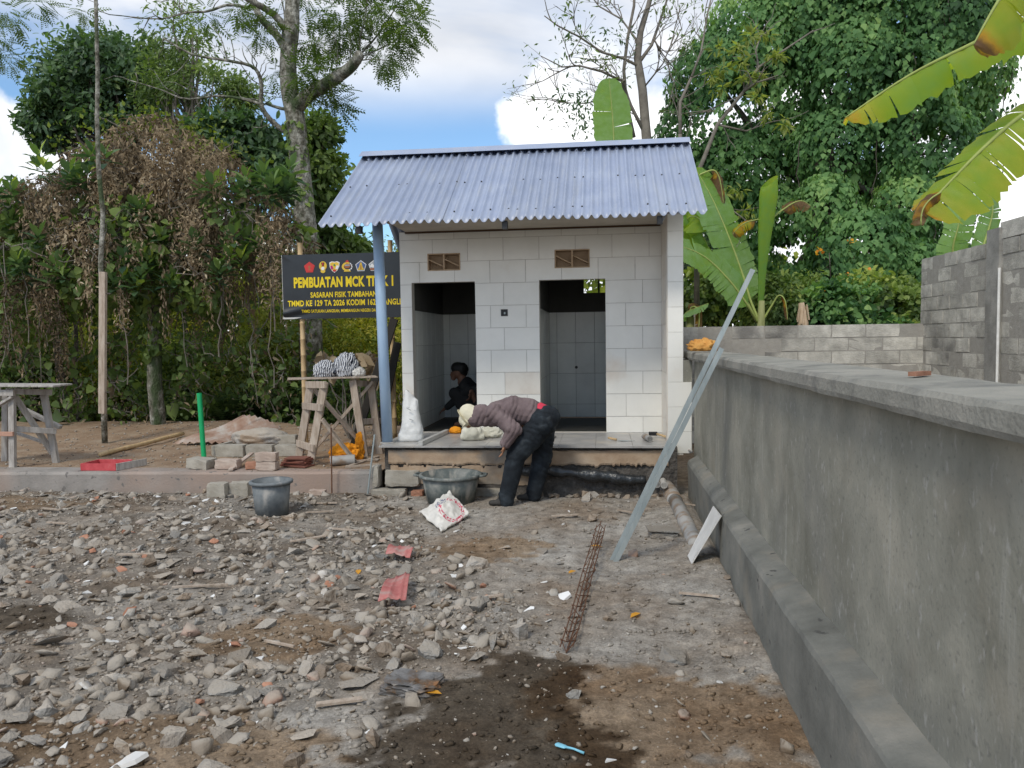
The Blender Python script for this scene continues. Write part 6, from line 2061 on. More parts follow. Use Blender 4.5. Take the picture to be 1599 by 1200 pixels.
# rusty corrugated sheet, peaked
m_rsheet = M('rusty_sheet', [(.3, (.25, .13, .08)), (.5, (.38, .27, .21)), (.7, (.52, .50, .46))], 3.5, .7, .3, 40, metal=.2)
c00, c10, cpk, crt = terr(268, 696), terr(352, 694), on_y(371, 648, 11.2), terr(438, 676)
nu, nv = 70, 16
pv, pf = [], []
A0, A1 = Vector((c00.x, c00.y, c00.z + .02)), Vector((cpk.x - .05, cpk.y + .25, c00.z + .36))
B0, B1 = Vector((c10.x + .1, c10.y - .05, c10.z + .02)), Vector((crt.x, crt.y + .1, crt.z + .06))
for j in range(nv + 1):
    for i in range(nu + 1):
        u, v = i/nu, j/nv
        e0, e1_ = A0.lerp(A1, u), B0.lerp(B1, u)
        p = e0.lerp(e1_, v) + Vector((0, 0, .05*math.sin(PI*v)*u + .022*math.sin(v*2*PI*7)*1.0 + .02*math.sin(u*7 + v*3)))
        p.z = max(p.z, tz(p.x, p.y) + .014); pv.append(p)
pf = [(j*(nu + 1) + i, j*(nu + 1) + i + 1, (j + 1)*(nu + 1) + i + 1, (j + 1)*(nu + 1) + i) for j in range(nv) for i in range(nu)]
rs = link_mesh('corrugated_sheet', pv, pf, m_rsheet, None, smooth=True)
so = rs.modifiers.new('t', 'SOLIDIFY'); so.thickness = .003; so.offset = 1
tag(rs, 'rusty bent corrugated metal sheet lying on the soil', 'metal sheet')

# concrete blocks and bricks on the terrace and in front of the kerb
def block_at(x0, x1, yb, yt, mat, label, group=None, dep=.16, rot=0.0, on='t', lift=0, name='concrete_block', tilt=0.0, seed=None, dy=0.0):
    xm = (x0 + x1)/2
    g = terr(xm, yb) if on == 't' else on_z(xm, yb, 0)
    if on == 'k': g = on_z(xm, yb, ZT); g.z = ZT + .004
    if on == 'g': g.z = gz1(g) - .015
    s = ppm(g); w, h = (x1 - x0)/s, (yb - yt)/s*.92
    mb = MB(); rough_block(mb, (g.x, g.y + dep/2 + dy, g.z + h/2 + lift), (w, dep, h), rot, .012, seed or int(x0 + yb), 4, tilt)
    return tag(mb.build(name, mat), label, 'block', group)


blk = 'row of pale concrete blocks'
lb = 'pale concrete block in the row behind the stacked bricks'
block_at(334, 381, 714, 694, m_batako, lb, blk); block_at(382, 426, 714, 694, m_batako, lb, blk); block_at(427, 464, 713, 694, m_batako, lb, blk)
block_at(428, 462, 694, 679, m_batako, 'pale concrete block set behind the row, left of the trestle'); block_at(330, 337, 713, 695, m_batako, 'narrow end block closing the row of pale blocks', dep=.5)
gm_ = terr(395, 696)
blob('sand_heap', (gm_.x, gm_.y + .25, gm_.z + .08), (.42, .25, .14), 6, .15, m_stone, label='small heap of grey sand behind the row of concrete blocks', cat='heap', sub=4)
m_pink = M('pinkish_block', [(.3, (.36, .27, .22)), (.5, (.45, .36, .30)), (.7, (.52, .45, .39))], 6, .92, .6, 60)
block_at(398, 431, 736, 721, m_pink, 'lower of two stacked pinkish bricks on the kerb', on='k', dep=.13)
kk = on_z(415, 736, ZT); s_ = ppm(kk)
block_at(397, 431, 736, 721, m_pink, 'upper of two stacked pinkish bricks on the kerb', on='k', dep=.125, lift=15/s_*.94, rot=.06, seed=5)
block_at(334, 370, 734, 718, m_pink, 'single pinkish block lying on the kerb', on='k', dep=.16, rot=.05)
block_at(289, 327, 734, 717, m_batako, 'grey block jutting over the kerb edge, left of the pinkish block', on='k', dep=.22, rot=-.15, tilt=.06)
block_at(380, 400, 734, 722, m_brick, 'small reddish brick leaning beside the stacked bricks', on='k', dep=.12, rot=.4)
block_at(322, 352, 782, 757, m_batako, 'square concrete block on the rubble in front of the kerb', on='g', dep=.14)
block_at(356, 385, 779, 753, m_batako, 'second square concrete block on the rubble next to the bucket', on='g', dep=.16, rot=.2)
block_at(340, 366, 760, 739, m_stone, 'broken grey lump wedged against the kerb', on='g', dep=.16, rot=.3, dy=.04)
block_at(481, 507, 776, 765, m_pink, 'small pink brick lying at the foot of the kerb', on='g', dep=.1, rot=.1, name='brick')
dp, dq = on_z(358, 737, ZT), on_z(400, 718, ZT)
tag(MB().bar(Vector((dp.x, dp.y + .03, ZT + .02)), Vector((dq.x, dq.y - .12, ZT + .10)), .055, .022).build('plank_offcut', m_pink), 'pinkish batten propped on the bricks at the kerb', 'batten')
for k in range(7):
    g = terr(432 + 3*k, 733); dx, rt = random.uniform(-.04, .04), random.uniform(-.35, .35)
    R = Matrix.Rotation(rt, 3, 'Z')
    c0 = terr(455, 732)
    tag(MB().box((c0.x + dx, c0.y + .14 + .02*(k % 3), max(c0.z, ZT + .004) + .008 + .0155*k), (.36 - .015*k, .2, .013), R).build('roof_tile', M('dark_red_tile%d' % k, (.20 + .03*(k % 2), .085, .06), 6, .85, .3)), 'thin dark red tile in the flat stack by the trestle leg', 'tile', 'stack of dark red tiles')
# rods stuck in the ground
r_ = on_z(518, 770, 0)
tag(MB().tube([(r_.x, r_.y, -.1), on_y(517, 668, r_.y)], .008, 8).build('steel_rod', m_rust), 'rusty steel rod standing upright at the foot of the kerb', 'rod')
r2_ = on_z(585, 765, 0)
tag(MB().tube([(r2_.x, 8.33, -.1), on_y(585, 679, 8.33)], .010, 8).build('steel_rod', m_steel), 'grey steel rod standing upright at the corner of the porch', 'rod')

# ================================================================== TUBS AND SACKS
def bucket(name, label, c, rb, rt, h, mat, handles=False, inner=None):
    t = thing(name, label, 'bucket' if not handles else 'tub', c)
    th = .008
    MB().lathe([(.001, .004), (rb, .0), (rb + (rt - rb)*.5, h*.5), (rt, h), (rt - th, h), (rb + (rt - rb)*.5 - th, h*.5), (rb - th, .02), (.001, .02)], c, 40).build('body', mat, t, smooth=True)
    MB().lathe([(rt + .001, h - .03), (rt + .022, h - .028), (rt + .026, h - .004), (rt + .012, h + .004), (rt - .006, h + .002)], c, 40).build('rim', mat, t, smooth=True)
    if handles:
        for s in (-1, 1):
            m_ = MB(); m_.tube([Vector(c) + Vector((s*(rt + .01), -.09, h - .012)), Vector(c) + Vector((s*(rt + .07), -.05, h - .010)), Vector(c) + Vector((s*(rt + .07), .05, h - .010)), Vector(c) + Vector((s*(rt + .01), .09, h - .012))], .014, 8)
            m_.build('handle', mat, t, smooth=True)
    if inner:
        MB().lathe([(rb + (rt - rb)*.55 - th - .001, h*.55), (.1, h*.58), (.001, h*.57)], c, 32).build('mortar', inner, t, smooth=True)
    return t


m_bk = M('grey_rubber', [(.3, (.10, .115, .125)), (.5, (.17, .19, .20)), (.7, (.28, .29, .29))], 5, .7, .25, 40, second=((.36, .35, .33), 7, .58, .72, (1, 1, .6)))
m_bk2 = M('mortar_splashed_rubber', [(.3, (.065, .08, .08)), (.5, (.13, .15, .145)), (.7, (.28, .28, .26))], 6, .75, .3, 40, second=((.38, .36, .32), 8, .56, .70, (1, 1, .5)))
g = on_z(417, 806, 0); s_ = ppm(g)
bucket('bucket', 'grey rubber mortar bucket standing on the rubble', (g.x, g.y + .12, gz1(g) - .01), 25/s_, 30/s_, 54/s_, m_bk)
g = on_z(698, 790, 0); s_ = ppm(g)
bucket('mortar_tub', 'wide black rubber mortar tub with side handles in front of the porch', (g.x, g.y + .22, gz1((g.x, g.y + .22)) - .01), 38/s_, 47/s_, 44/s_, m_bk2, True, m_conc)

# printed white sack lying by the tub (flat print in the weave)
m_sack, N, L, B = new_mat('printed_sack')
uv = N.new('ShaderNodeAttribute'); uv.attribute_name = 'su'; vv = N.new('ShaderNodeAttribute'); vv.attribute_name = 'sv'
cb_ = N.new('ShaderNodeCombineXYZ'); L.new(uv.outputs['Fac'], cb_.inputs[0]); L.new(vv.outputs['Fac'], cb_.inputs[1])
def ring(cx, cy, r0, r1):
    v = N.new('ShaderNodeVectorMath'); v.operation = 'DISTANCE'; L.new(cb_.outputs[0], v.inputs[0]); v.inputs[1].default_value = (cx, cy, 0)
    a = N.new('ShaderNodeMath'); a.operation = 'GREATER_THAN'; L.new(v.outputs['Value'], a.inputs[0]); a.inputs[1].default_value = r0
    b = N.new('ShaderNodeMath'); b.operation = 'LESS_THAN'; L.new(v.outputs['Value'], b.inputs[0]); b.inputs[1].default_value = r1
    c = N.new('ShaderNodeMath'); c.operation = 'MULTIPLY'; L.new(a.outputs[0], c.inputs[0]); L.new(b.outputs[0], c.inputs[1]); return c.outputs[0]
nz = N.new('ShaderNodeTexNoise'); nz.inputs['Scale'].default_value = 22; L.new(cb_.outputs[0], nz.inputs['Vector'])
nth = N.new('ShaderNodeMath'); nth.operation = 'GREATER_THAN'; nth.inputs[1].default_value = .5; L.new(nz.outputs['Fac'], nth.inputs[0])
base = (.66, .64, .59, 1)
m1 = N.new('ShaderNodeMix'); m1.data_type = 'RGBA'; m1.inputs['A'].default_value = base; m1.inputs['B'].default_value = (.55, .08, .13, 1)
mu = N.new('ShaderNodeMath'); mu.operation = 'MULTIPLY'; L.new(ring(.66, .62, .26, .36), mu.inputs[0]); L.new(nth.outputs[0], mu.inputs[1]); L.new(mu.outputs[0], m1.inputs['Factor'])
m2 = N.new('ShaderNodeMix'); m2.data_type = 'RGBA'; L.new(m1.outputs['Result'], m2.inputs['A']); m2.inputs['B'].default_value = (.16, .17, .24, 1)
mu2 = N.new('ShaderNodeMath'); mu2.operation = 'MULTIPLY'; L.new(ring(.30, .50, .02, .16), mu2.inputs[0]); L.new(nth.outputs[0], mu2.inputs[1]); L.new(mu2.outputs[0], m2.inputs['Factor'])
L.new(m2.outputs['Result'], B.inputs['Base Color']); B.inputs['Roughness'].default_value = .6
crn = [on_z(655, 800, .05), on_z(690, 827, .02), on_z(733, 803, .04), on_y(702, 766, 7.74)]
nu = nv = 36; pv, su, sv = [], [], []
for j in range(nv + 1):
    for i in range(nu + 1):
        u, v = i/nu, j/nv
        p = crn[0].lerp(crn[1], u).lerp(crn[3].lerp(crn[2], u), v)
        f = .06*math.sin(PI*u)*math.sin(PI*v) + .085*(float(fbm(u*4.5, v*4.5, 131)) - .5)
        p = p + Vector((0, -f*.6, f)); p.z = max(p.z, gz1(p) + .006)
        pv.append(tuple(p)); su.append(u); sv.append(v)
pf = [(j*(nu + 1) + i, j*(nu + 1) + i + 1, (j + 1)*(nu + 1) + i + 1, (j + 1)*(nu + 1) + i) for j in range(nv) for i in range(nu)]
sk = mesh_np('rice_sack', np.array(pv), np.array(pf), m_sack, None, smooth=True, attrs={'su': su, 'sv': sv})
so = sk.modifiers.new('t', 'SOLIDIFY'); so.thickness = .02; so.offset = -1
tag(sk, 'empty white woven sack with red and blue print leaning on the mortar tub', 'sack')

# upright white cement sack on the porch
def superring(c, rx, ry, n=28, p=3.0, rot=0, wob=0, seed=0):
    out = []
    for k in range(n):
        a = 2*PI*k/n; cs, sn = math.cos(a), math.sin(a)
        r = (abs(cs)**p + abs(sn)**p)**(-1/p)
        w = 1 + wob*(float(vnoise(k*.9, c[2]*22, seed)) - .5)*2
        x, y = rx*r*cs*w, ry*r*sn*w
        out.append((c[0] + x*math.cos(rot) - y*math.sin(rot), c[1] + x*math.sin(rot) + y*math.cos(rot), c[2]))
    return out


gs = on_z(637, 691, ZF); s_ = ppm(gs)
H = 78/s_; rings = []
for i in range(26):
    t = i/25
    rx = np.interp(t, [0, .06, .2, .45, .75, 1], [19, 20, 18, 14.5, 12, 10])/s_
    ry = np.interp(t, [0, .06, .3, .7, 1], [.085, .10, .10, .075, .014])
    rg = superring((gs.x + .02*t + .012*math.sin(t*6), gs.y + .11 + .05*t, ZF + .002 + H*t), rx, ry, 40, 2.6, 0, .07 + .05*math.sin(t*9), 141)
    rings.append([(x, y, z - .07*max(0, t - .5)*2*((x - gs.x)/rx + .4) + .012*t*math.sin(x*60)) for x, y, z in rg])
m_white_sack = M('white_woven_sack', [(.3, (.60, .61, .60)), (.7, (.74, .75, .74))], 6, .5, .35, 22, bdist=.02, second=((.34, .36, .36), 9, .66, .72, (1, 1, 3)))
csk = thing('cement_sack', 'upright white woven cement sack beside the blue column', 'sack', (gs.x, gs.y + .11, ZF))
ob = MB().loft(rings).build('bag', m_white_sack, csk, smooth=True)
pr = MB()
for k, (xa, za, xb, zb_) in enumerate(((-.01, .40, .04, .37), (.02, .27, .07, .25))):
    pr.bar((gs.x + xa, gs.y + .012, ZF + za), (gs.x + xb, gs.y + .012, ZF + zb_), .004, .010, up=(0, 0, 1))
pr.build('print', M('faded_print', (.40, .42, .42), 20, .7, 0), csk)

# things on the porch floor
def onp(x, y): return on_z(x, y, ZF)
a_, b_ = onp(656, 697), onp(698, 677)
tag(MB().bar(Vector((a_.x, a_.y + .02, ZF + .026)), Vector((b_.x, b_.y, ZF + .026)), .05, .05).build('wooden_straightedge', M('pale_alu', (.46, .46, .44), 9, .5, .1), None, bevel=.003), 'pale grey straightedge lying across the porch edge', 'straightedge')
gl = onp(710, 678)
blob('orange_glove', (gl.x, gl.y + .05, ZF + .034), (.075, .05, .05), 12, .2, m_or, label='orange work glove on the porch floor', cat='glove', sub=4)
gb = onp(736, 690)
m_cream = M('cream_cloth', [(.3, (.50, .49, .40)), (.7, (.66, .65, .56))], 7, .85, .3, 30)
mb = MB(); mb.capsule((gb.x - .05, gb.y + .10, ZF + .10), (gb.x + .04, gb.y + .12, ZF + .09), .085, .085); mb.capsule((gb.x - .06, gb.y + .09, ZF + .20), (gb.x + .02, gb.y + .09, ZF + .10), .06, .075); mb.capsule((gb.x - .1, gb.y + .08, ZF + .05), (gb.x + .1, gb.y + .10, ZF + .05), .045, .045)
o = remesh('cloth_sack', mb, .010, 3, m_cream, None, .02, 8, dec=.9, folds=(((1, .3, .15), .05, .018, 4),)); tag(o, 'cream cloth sack standing on the porch under the bending worker', 'sack')
o.location.z = ZF + .001
gb2 = onp(762, 686)
o = blob('cloth_rag', (gb2.x, gb2.y + .14, ZF + .05), (.14, .09, .075), 15, .22, m_cream, label='pale crumpled rag on the porch beside the cloth sack', cat='rag', sub=4)
MBt = MB(); gt = onp(950, 688)
trw = thing('trowel', 'small trowel with wooden handle lying on the porch floor', 'trowel', (gt.x, gt.y, ZF))
MB().tube([(gt.x, gt.y, ZF + .03), (gt.x + .09, gt.y - .06, ZF + .016)], .014, 10).build('handle', m_bamboo, trw, smooth=True)
MB().poly([(gt.x + .10, gt.y - .06, ZF + .004), (gt.x + .15, gt.y - .10, ZF + .004), (gt.x + .30, gt.y - .08, ZF + .004), (gt.x + .16, gt.y - .03, ZF + .004)], .003, (0, 0, 1)).build('blade', m_steel, trw)
gp = onp(1015, 691)
pipe('pipe_offcut', 'short pale pipe offcut on the porch with its dark bore facing out', (gp.x, gp.y, ZF + .038), (gp.x - .05, gp.y + .24, ZF + .038), .034, m_pvc, .006)
gh = onp(1022, 684)
hm = thing('hammer', 'hammer with pale wooden handle lying at the right end of the porch', 'hammer', (gh.x, gh.y, ZF))
MB().box((gh.x - .015, gh.y + .03, ZF + .045), (.10, .04, .045)).build('head', m_dark, hm, bevel=.005)
MB().tube([(gh.x + .02, gh.y + .03, ZF + .045), (gh.x + .16, gh.y - .14, ZF + .018)], [.013, .015], 10).build('handle', m_bamboo, hm, smooth=True)
gq = onp(860, 685)
blob('mortar_lump', (gq.x, gq.y + .03, ZF + .018), (.055, .035, .022), 17, .25, m_stone, label='flat lump of mortar on the porch right of the bending worker', cat='mortar', sub=3)

# black wrapped pipe in the niche below the porch, two pipe ends, pipe along the ledge
pts = [on_y(x, y, 8.36) for x, y in ((800, 733), (840, 737), (880, 739), (920, 743), (960, 747), (1008, 750))]
mb = MB(); P = []
for i in range(61):
    s = i/60*5; a = min(int(s), 4); P.append(pts[a].lerp(pts[a + 1], s - a) + Vector((0, .02*float(vnoise(i*.3, 2, 152)), .05*(float(fbm(i*.15, 4, 153)) - .5))))
mb.tube(P, [.052 + .045*(float(fbm(i*.23, 1, 151)) - .4) for i in range(61)], 14)
tag(mb.build('wrapped_pipe', M('black_sheet', [(.3, (.012, .014, .016)), (.7, (.035, .042, .048))], 9, .28, .6, 30, spec=.6, bdist=.02), None, smooth=True), 'drain pipe wrapped in wrinkled black plastic along the porch foot', 'pipe')
for k, (x, y) in enumerate(((1026, 757), (1037, 758))):
    p = on_y(x, y, 8.20)
    pipe('pipe_end', ('left' if False else '') + ('grey pipe stub poking out below the porch corner' if k == 0 else 'pale pipe stub next to the ledge below the porch corner'), p, p + Vector((.01, .4, 0)), .036, m_pvc if k == 0 else M('pale_pvc', (.52, .51, .48), 6, .5, .05), .006)
q0, q1 = on_z(1052, 784, 0), on_z(1086, 850, 0)
dpz = thing('drain_pipe', 'thick dirty grey drain pipe lying along the foot of the boundary wall', 'pipe', (q1.x, q1.y, 0))
q0 = Vector((min(q0.x, .80), q0.y + .1, .045)); q1 = Vector((min(q1.x, .80), q1.y - .1, .0))
MB().tube([q0, q0.lerp(q1, .5) + Vector((0, 0, .01)), q1], [.07, .07, .068], 18).build('pipe', m_pvc, dpz, smooth=True)
MB().tube([q0 + Vector((-.06, .30, .06)), q0 + Vector((-.04, .14, .04)), q0 + Vector((-.01, .02, .004)), q0.lerp(q1, .12)], [.075, .082, .082, .078], 18).build('elbow', m_pvc, dpz, smooth=True)
for k, (x, y) in enumerate(((1066, 709), (1074, 710))):
    p = on_x(x, y, .95); p.z = .455
    pipe('conduit_offcut', 'short thin conduit offcut lying on the ledge at the porch corner', p, p + Vector((.03, -.16, 0)), .012, m_pvc if k else m_dark, .003, 'conduit offcuts on the ledge', n=12)

# galvanised channels leaning on the coping
def channel(p, q, w, d, label):
    p, q = Vector(p), Vector(q); ax = (q - p).normalized(); sd = Vector((0, 1, 0)); sd = (sd - ax*sd.dot(ax)).normalized(); up = ax.cross(sd)
    prof = [(-w/2, 0), (w/2, 0), (w/2, d), (w/2 - .012, d), (w/2 - .012, d - .002), (w/2 - .002, d - .002), (w/2 - .002, .002), (-w/2 + .002, .002), (-w/2 + .002, d - .002), (-w/2 + .012, d - .002), (-w/2 + .012, d), (-w/2, d)]
    r0 = [p + up*a + sd*b for a, b in prof]; r1 = [q + up*a + sd*b for a, b in prof]
    return tag(MB().loft([r0, r1]).build('steel_channel', m_steel), label, 'steel channel')


f0 = on_z(955, 873, .0); f0.z = gz1(f0) - .01
YC = f0.y
t0 = on_y(1176, 421, YC + .1)
channel(f0, t0, .036, .018, 'long galvanised steel channel leaning on the coping of the boundary wall')
f1 = on_z(964, 866, 0); f1.z = gz1(f1) - .01
t1 = on_y(1131, 544, YC - .02)
channel(Vector((f0.x + .030, f0.y - .03, f0.z)), t1 + Vector((-.022, -.03, 0)), .036, .018, 'shorter galvanised steel channel leaning next to the long one')

# white tile leaning on the ledge
n0, n1 = on_z(1081, 885, .0), on_z(1075, 871, .0)
n0.z = gz1(n0) + .002; n1.z = gz1(n1) + .004
u0, u1 = on_x(1127, 806, .862), on_x(1115, 791, .880)
nrm_ = (u0 - n0).cross(n1 - n0).normalized()
if nrm_.x > 0: nrm_ = -nrm_
tag(MB().poly([n0, u0, u1, n1], .008, nrm_).build('wall_tile', m_shard), 'loose white wall tile leaning against the base ledge', 'tile')
tq = on_z(1035, 838, 0)
rough = MB(); rough_block(rough, (tq.x, tq.y + .05, gz1(tq) + .02), (.24, .2, .07), .1, .03, 5)
tag(rough.build('mortar_lump', m_stone), 'lump of set mortar under a flat tile near the ledge', 'mortar')
tag(MB().box((tq.x, tq.y + .04, gz1(tq) + .068), (.27, .20, .010), Matrix.Rotation(.1, 3, 'Z') @ Matrix.Rotation(.05, 3, 'Y')).build('flat_tile', m_stone), 'flat grey tile lying on a lump of mortar near the ledge', 'tile')

# rebar cage
ca, cb2 = on_z(884, 1016, 0), on_z(936, 852, 0)
cage = thing('rebar_cage', 'rusty rebar cage lying on the soil with triangular stirrups', 'rebar cage', ca)
ax = Vector((cb2.x - ca.x, cb2.y - ca.y, 0)).normalized(); sd = Vector((ax.y, -ax.x, 0))
Lc = (Vector((cb2.x, cb2.y, 0)) - Vector((ca.x, ca.y, 0))).length
za, zb2 = gz1(ca) + .008, gz1(cb2) + .10
cw, ch = .072, .065
def cagep(t, s, h):
    p = ca.lerp(cb2, t); base = za + (zb2 - za)*t*t
    return Vector((p.x, p.y, base)) + sd*(s*cw/2) + Vector((0, 0, h*ch))
for s, h in ((0, 0), (1, .5), (-1, .55), (0, 1.1)):
    MB().tube([cagep(t, s + .12*math.sin(t*7 + h), h + .08*math.sin(t*5 + s)) for t in np.linspace(0, 1.06, 14)], .0038, 6).build('bar', m_rust, cage)
for k in range(12):
    t = k/11 + random.uniform(-.02, .02); t = min(max(t, 0), 1.03)
    q = random.uniform(-.05, .05)
    lp = [cagep(t + q*.3, 0, -.04), cagep(t - q, 1.2, .5), cagep(t + q, .1, 1.2), cagep(t - q, -1.2, .55), cagep(t + q*.3, 0, -.04), cagep(t + .03, .5, .5)]
    MB().tube(lp, .0038, 5).build('stirrup', m_rust, cage)

# orange dry leaf on the coping
dlc = on_x(1090, 548, .99); dlc.z = 1.575
dryl = blob('dry_leaf', (1.04, dlc.y, 1.625), (.13, .10, .075), 21, .35, M('dry_orange_leaf', [(.3, (.42, .16, .03)), (.6, (.62, .33, .09)), (.75, (.58, .42, .24))], 12, .8, .4, 30), label='crumpled orange-brown dry leaf on the coping next to the porch wall', cat='leaf', sub=4)
tag(MB().bar((1.12, 2.95, 1.586), (1.20, 3.02, 1.586), .03, .016).build('brick_chip', m_brick), 'small reddish chip lying on top of the coping', 'chip')

# ================================================================== RUBBLE
def rock_mesh(seed, flat=.7, sub=True):
    r = np.random.default_rng(seed); bm = bmesh.new()
    for p in nrm(r.normal(size=(13, 3)))*(.75 + .25*r.random((13, 1))):
        bm.verts.new((p[0]*.5, p[1]*.5*(.65 + .35*r.random()), p[2]*.5*flat))
    h = bmesh.ops.convex_hull(bm, input=bm.verts)
    bmesh.ops.delete(bm, geom=[e for e in h['geom_interior'] if isinstance(e, bmesh.types.BMVert)], context='VERTS')
    for lv in range(int(sub)):
        bmesh.ops.triangulate(bm, faces=bm.faces[:])
        bmesh.ops.subdivide_edges(bm, edges=bm.edges[:], cuts=1, use_grid_fill=True)
        for v in bm.verts:
            v.co *= 1 + r.normal()*(.05, .028)[lv]
    bmesh.ops.triangulate(bm, faces=bm.faces[:])
    bm.normal_update()
    V = np.array([tuple(v.co) for v in bm.verts]); bm.verts.index_update()
    F = np.array([[v.index for v in f.verts] for f in bm.faces]); bm.free()
    return V, F


def shard_mesh(seed):
    r = np.random.default_rng(seed); k = r.integers(3, 6)
    a = np.sort(r.random(k)*2*PI); a = np.linspace(0, 2*PI, k, endpoint=False) + (r.random(k) - .5)*.9
    rad = .35 + .2*r.random(k); pts = np.stack([np.cos(a)*rad, np.sin(a)*rad*.75], -1)
    V = np.concatenate([np.c_[pts, np.full(k, -.05)], np.c_[pts, np.full(k, .05)]])
    return V, [list(range(k))[::-1], list(range(k, 2*k))] + [[i, (i + 1) % k, k + (i + 1) % k, k + i] for i in range(k)]


FINE = [rock_mesh(s, f, 2) for s, f in zip(range(200, 222), [.75, .6, .5, .8, .35, .65]*4)]
ROCKS = [rock_mesh(s, f) for s, f in zip(range(200, 222), [.75, .6, .5, .8, .35, .65]*4)]
SMALL = [rock_mesh(s, .6, False) for s in range(300, 310)]


def to_me(name, VF, mat):
    me = bpy.data.meshes.new(name); me.from_pydata(np.asarray(VF[0]).tolist(), [], [list(map(int, f)) for f in VF[1]]); me.materials.append(mat); me.update(); return me


me_grey = [to_me('rubble_chunk', r, m_stone) for r in FINE]
me_brown = [to_me('stone', r, m_stone_brown) for r in FINE[:10]]
me_brick = [to_me('brick_fragment', r, m_brick) for r in ROCKS[4:9]]
me_shard = [to_me('tile_shard', shard_mesh(s), m_shard) for s in range(400, 412)]
me_flat = [to_me('slab_fragment', rock_mesh(s, .16), m_stone) for s in range(420, 428)]


def lay(me, name, x, y, s, label, cat, group, sink=.28, rot=None, sz=None, tiltm=.5):
    o = bpy.data.objects.new(name, me)
    o.scale = (s, s*random.uniform(.75, 1.1), s*random.uniform(.75, 1.05)) if sz is None else sz
    o.rotation_euler = rot or (random.uniform(-tiltm, tiltm), random.uniform(-tiltm, tiltm), random.uniform(0, 2*PI))
    hz = max(abs(v.co.z) for v in me.vertices)*o.scale[2]
    o.location = (x, y, gz1((x, y)) + hz*(1 - 2*sink))
    COL.objects.link(o)
    return tag(o, label, cat, group)


def in_view(x, y):
    d = ROT.transposed() @ (Vector((x, y, 0)) - Vector((0, 0, EYE)))
    if d.z >= 0: return False
    return abs(d.x/d.z) < .70 and d.y/-d.z > -.53


BLOCKED = [(-1.6, 7.95, .45), (-1.45, 7.75, .4), (-3.75, 7.7, .3), (-.85, 8.0, .35), (-.02, 5.2, .18), (-.3, 4.4, .1)]
placed = []
def free_spot(lo, hi, dens=True):
    for _ in range(400):
        y = math.exp(random.uniform(math.log(2.7), math.log(8.25))); x = random.uniform(-7.2, .8)
        if not in_view(x, y): continue
        if any((x - a)**2 + (y - b)**2 < r*r for a, b, r in BLOCKED): continue
        if dens and random.random() > _look(_GD, x, y): continue
        s = random.uniform(lo, hi)
        if any((x - a)**2 + (y - b)**2 < ((s + r)*.33)**2 for a, b, r in placed): continue
        placed.append((x, y, s)); return x, y, s
    return None


for k in range(270):
    f = free_spot(.11, .22) if k < 90 else free_spot(.07, .14)
    if f:
        sz_ = 'large' if f[2] > .15 else ('fist-sized' if f[2] > .10 else 'small')
        zn = 'near the foot of the kerb' if f[1] > 7.2 else ('around the red metal scraps' if f[0] > -2.3 and f[1] > 4.9 else ('beside the dark mud and wet slab' if f[0] > -1.7 else ('in the open rubble in front of the bucket' if f[1] > 5.2 else 'in the coarse rubble by the pale flat slabs')))
        lay(random.choice(me_grey), 'rubble_chunk', f[0], f[1], f[2], sz_ + ' grey lump of broken concrete ' + zn, 'rubble', sz_ + ' grey rubble ' + zn, random.uniform(.28, .46))
for k in range(70):
    f = free_spot(.06, .14)
    if f:
        sz_ = 'large' if f[2] > .11 else 'small'
        zn = 'near the foot of the kerb' if f[1] > 7.0 else ('around the red metal scraps' if f[0] > -2.3 and f[1] > 4.9 else ('beside the dark mud' if f[0] > -1.7 else 'in the open rubble field'))
        lay(random.choice(me_brown), 'stone', f[0], f[1], f[2], sz_ + ' earth-brown stone lying ' + zn, 'stone', sz_ + ' brown stones ' + zn)
for k in range(46):
    f = free_spot(.10, .26)
    if f: lay(random.choice(me_flat), 'slab_fragment', f[0], f[1], f[2], 'thin flat grey slab fragment lying in the rubble', 'slab', 'flat slab fragments', .1, tiltm=.35)
for k in range(26):
    f = free_spot(.05, .11)
    if f: lay(random.choice(me_brick), 'brick_fragment', f[0], f[1], f[2], 'small orange-red brick fragment in the rubble', 'brick', 'red brick fragments')
for k in range(66):
    f = free_spot(.05, .12) if k < 52 else free_spot(.03, .075, False)
    if f: lay(random.choice(me_shard), 'tile_shard', f[0], f[1], f[2], 'broken white glazed tile shard on the ground', 'tile shard', 'white tile shards', .2, tiltm=.45)
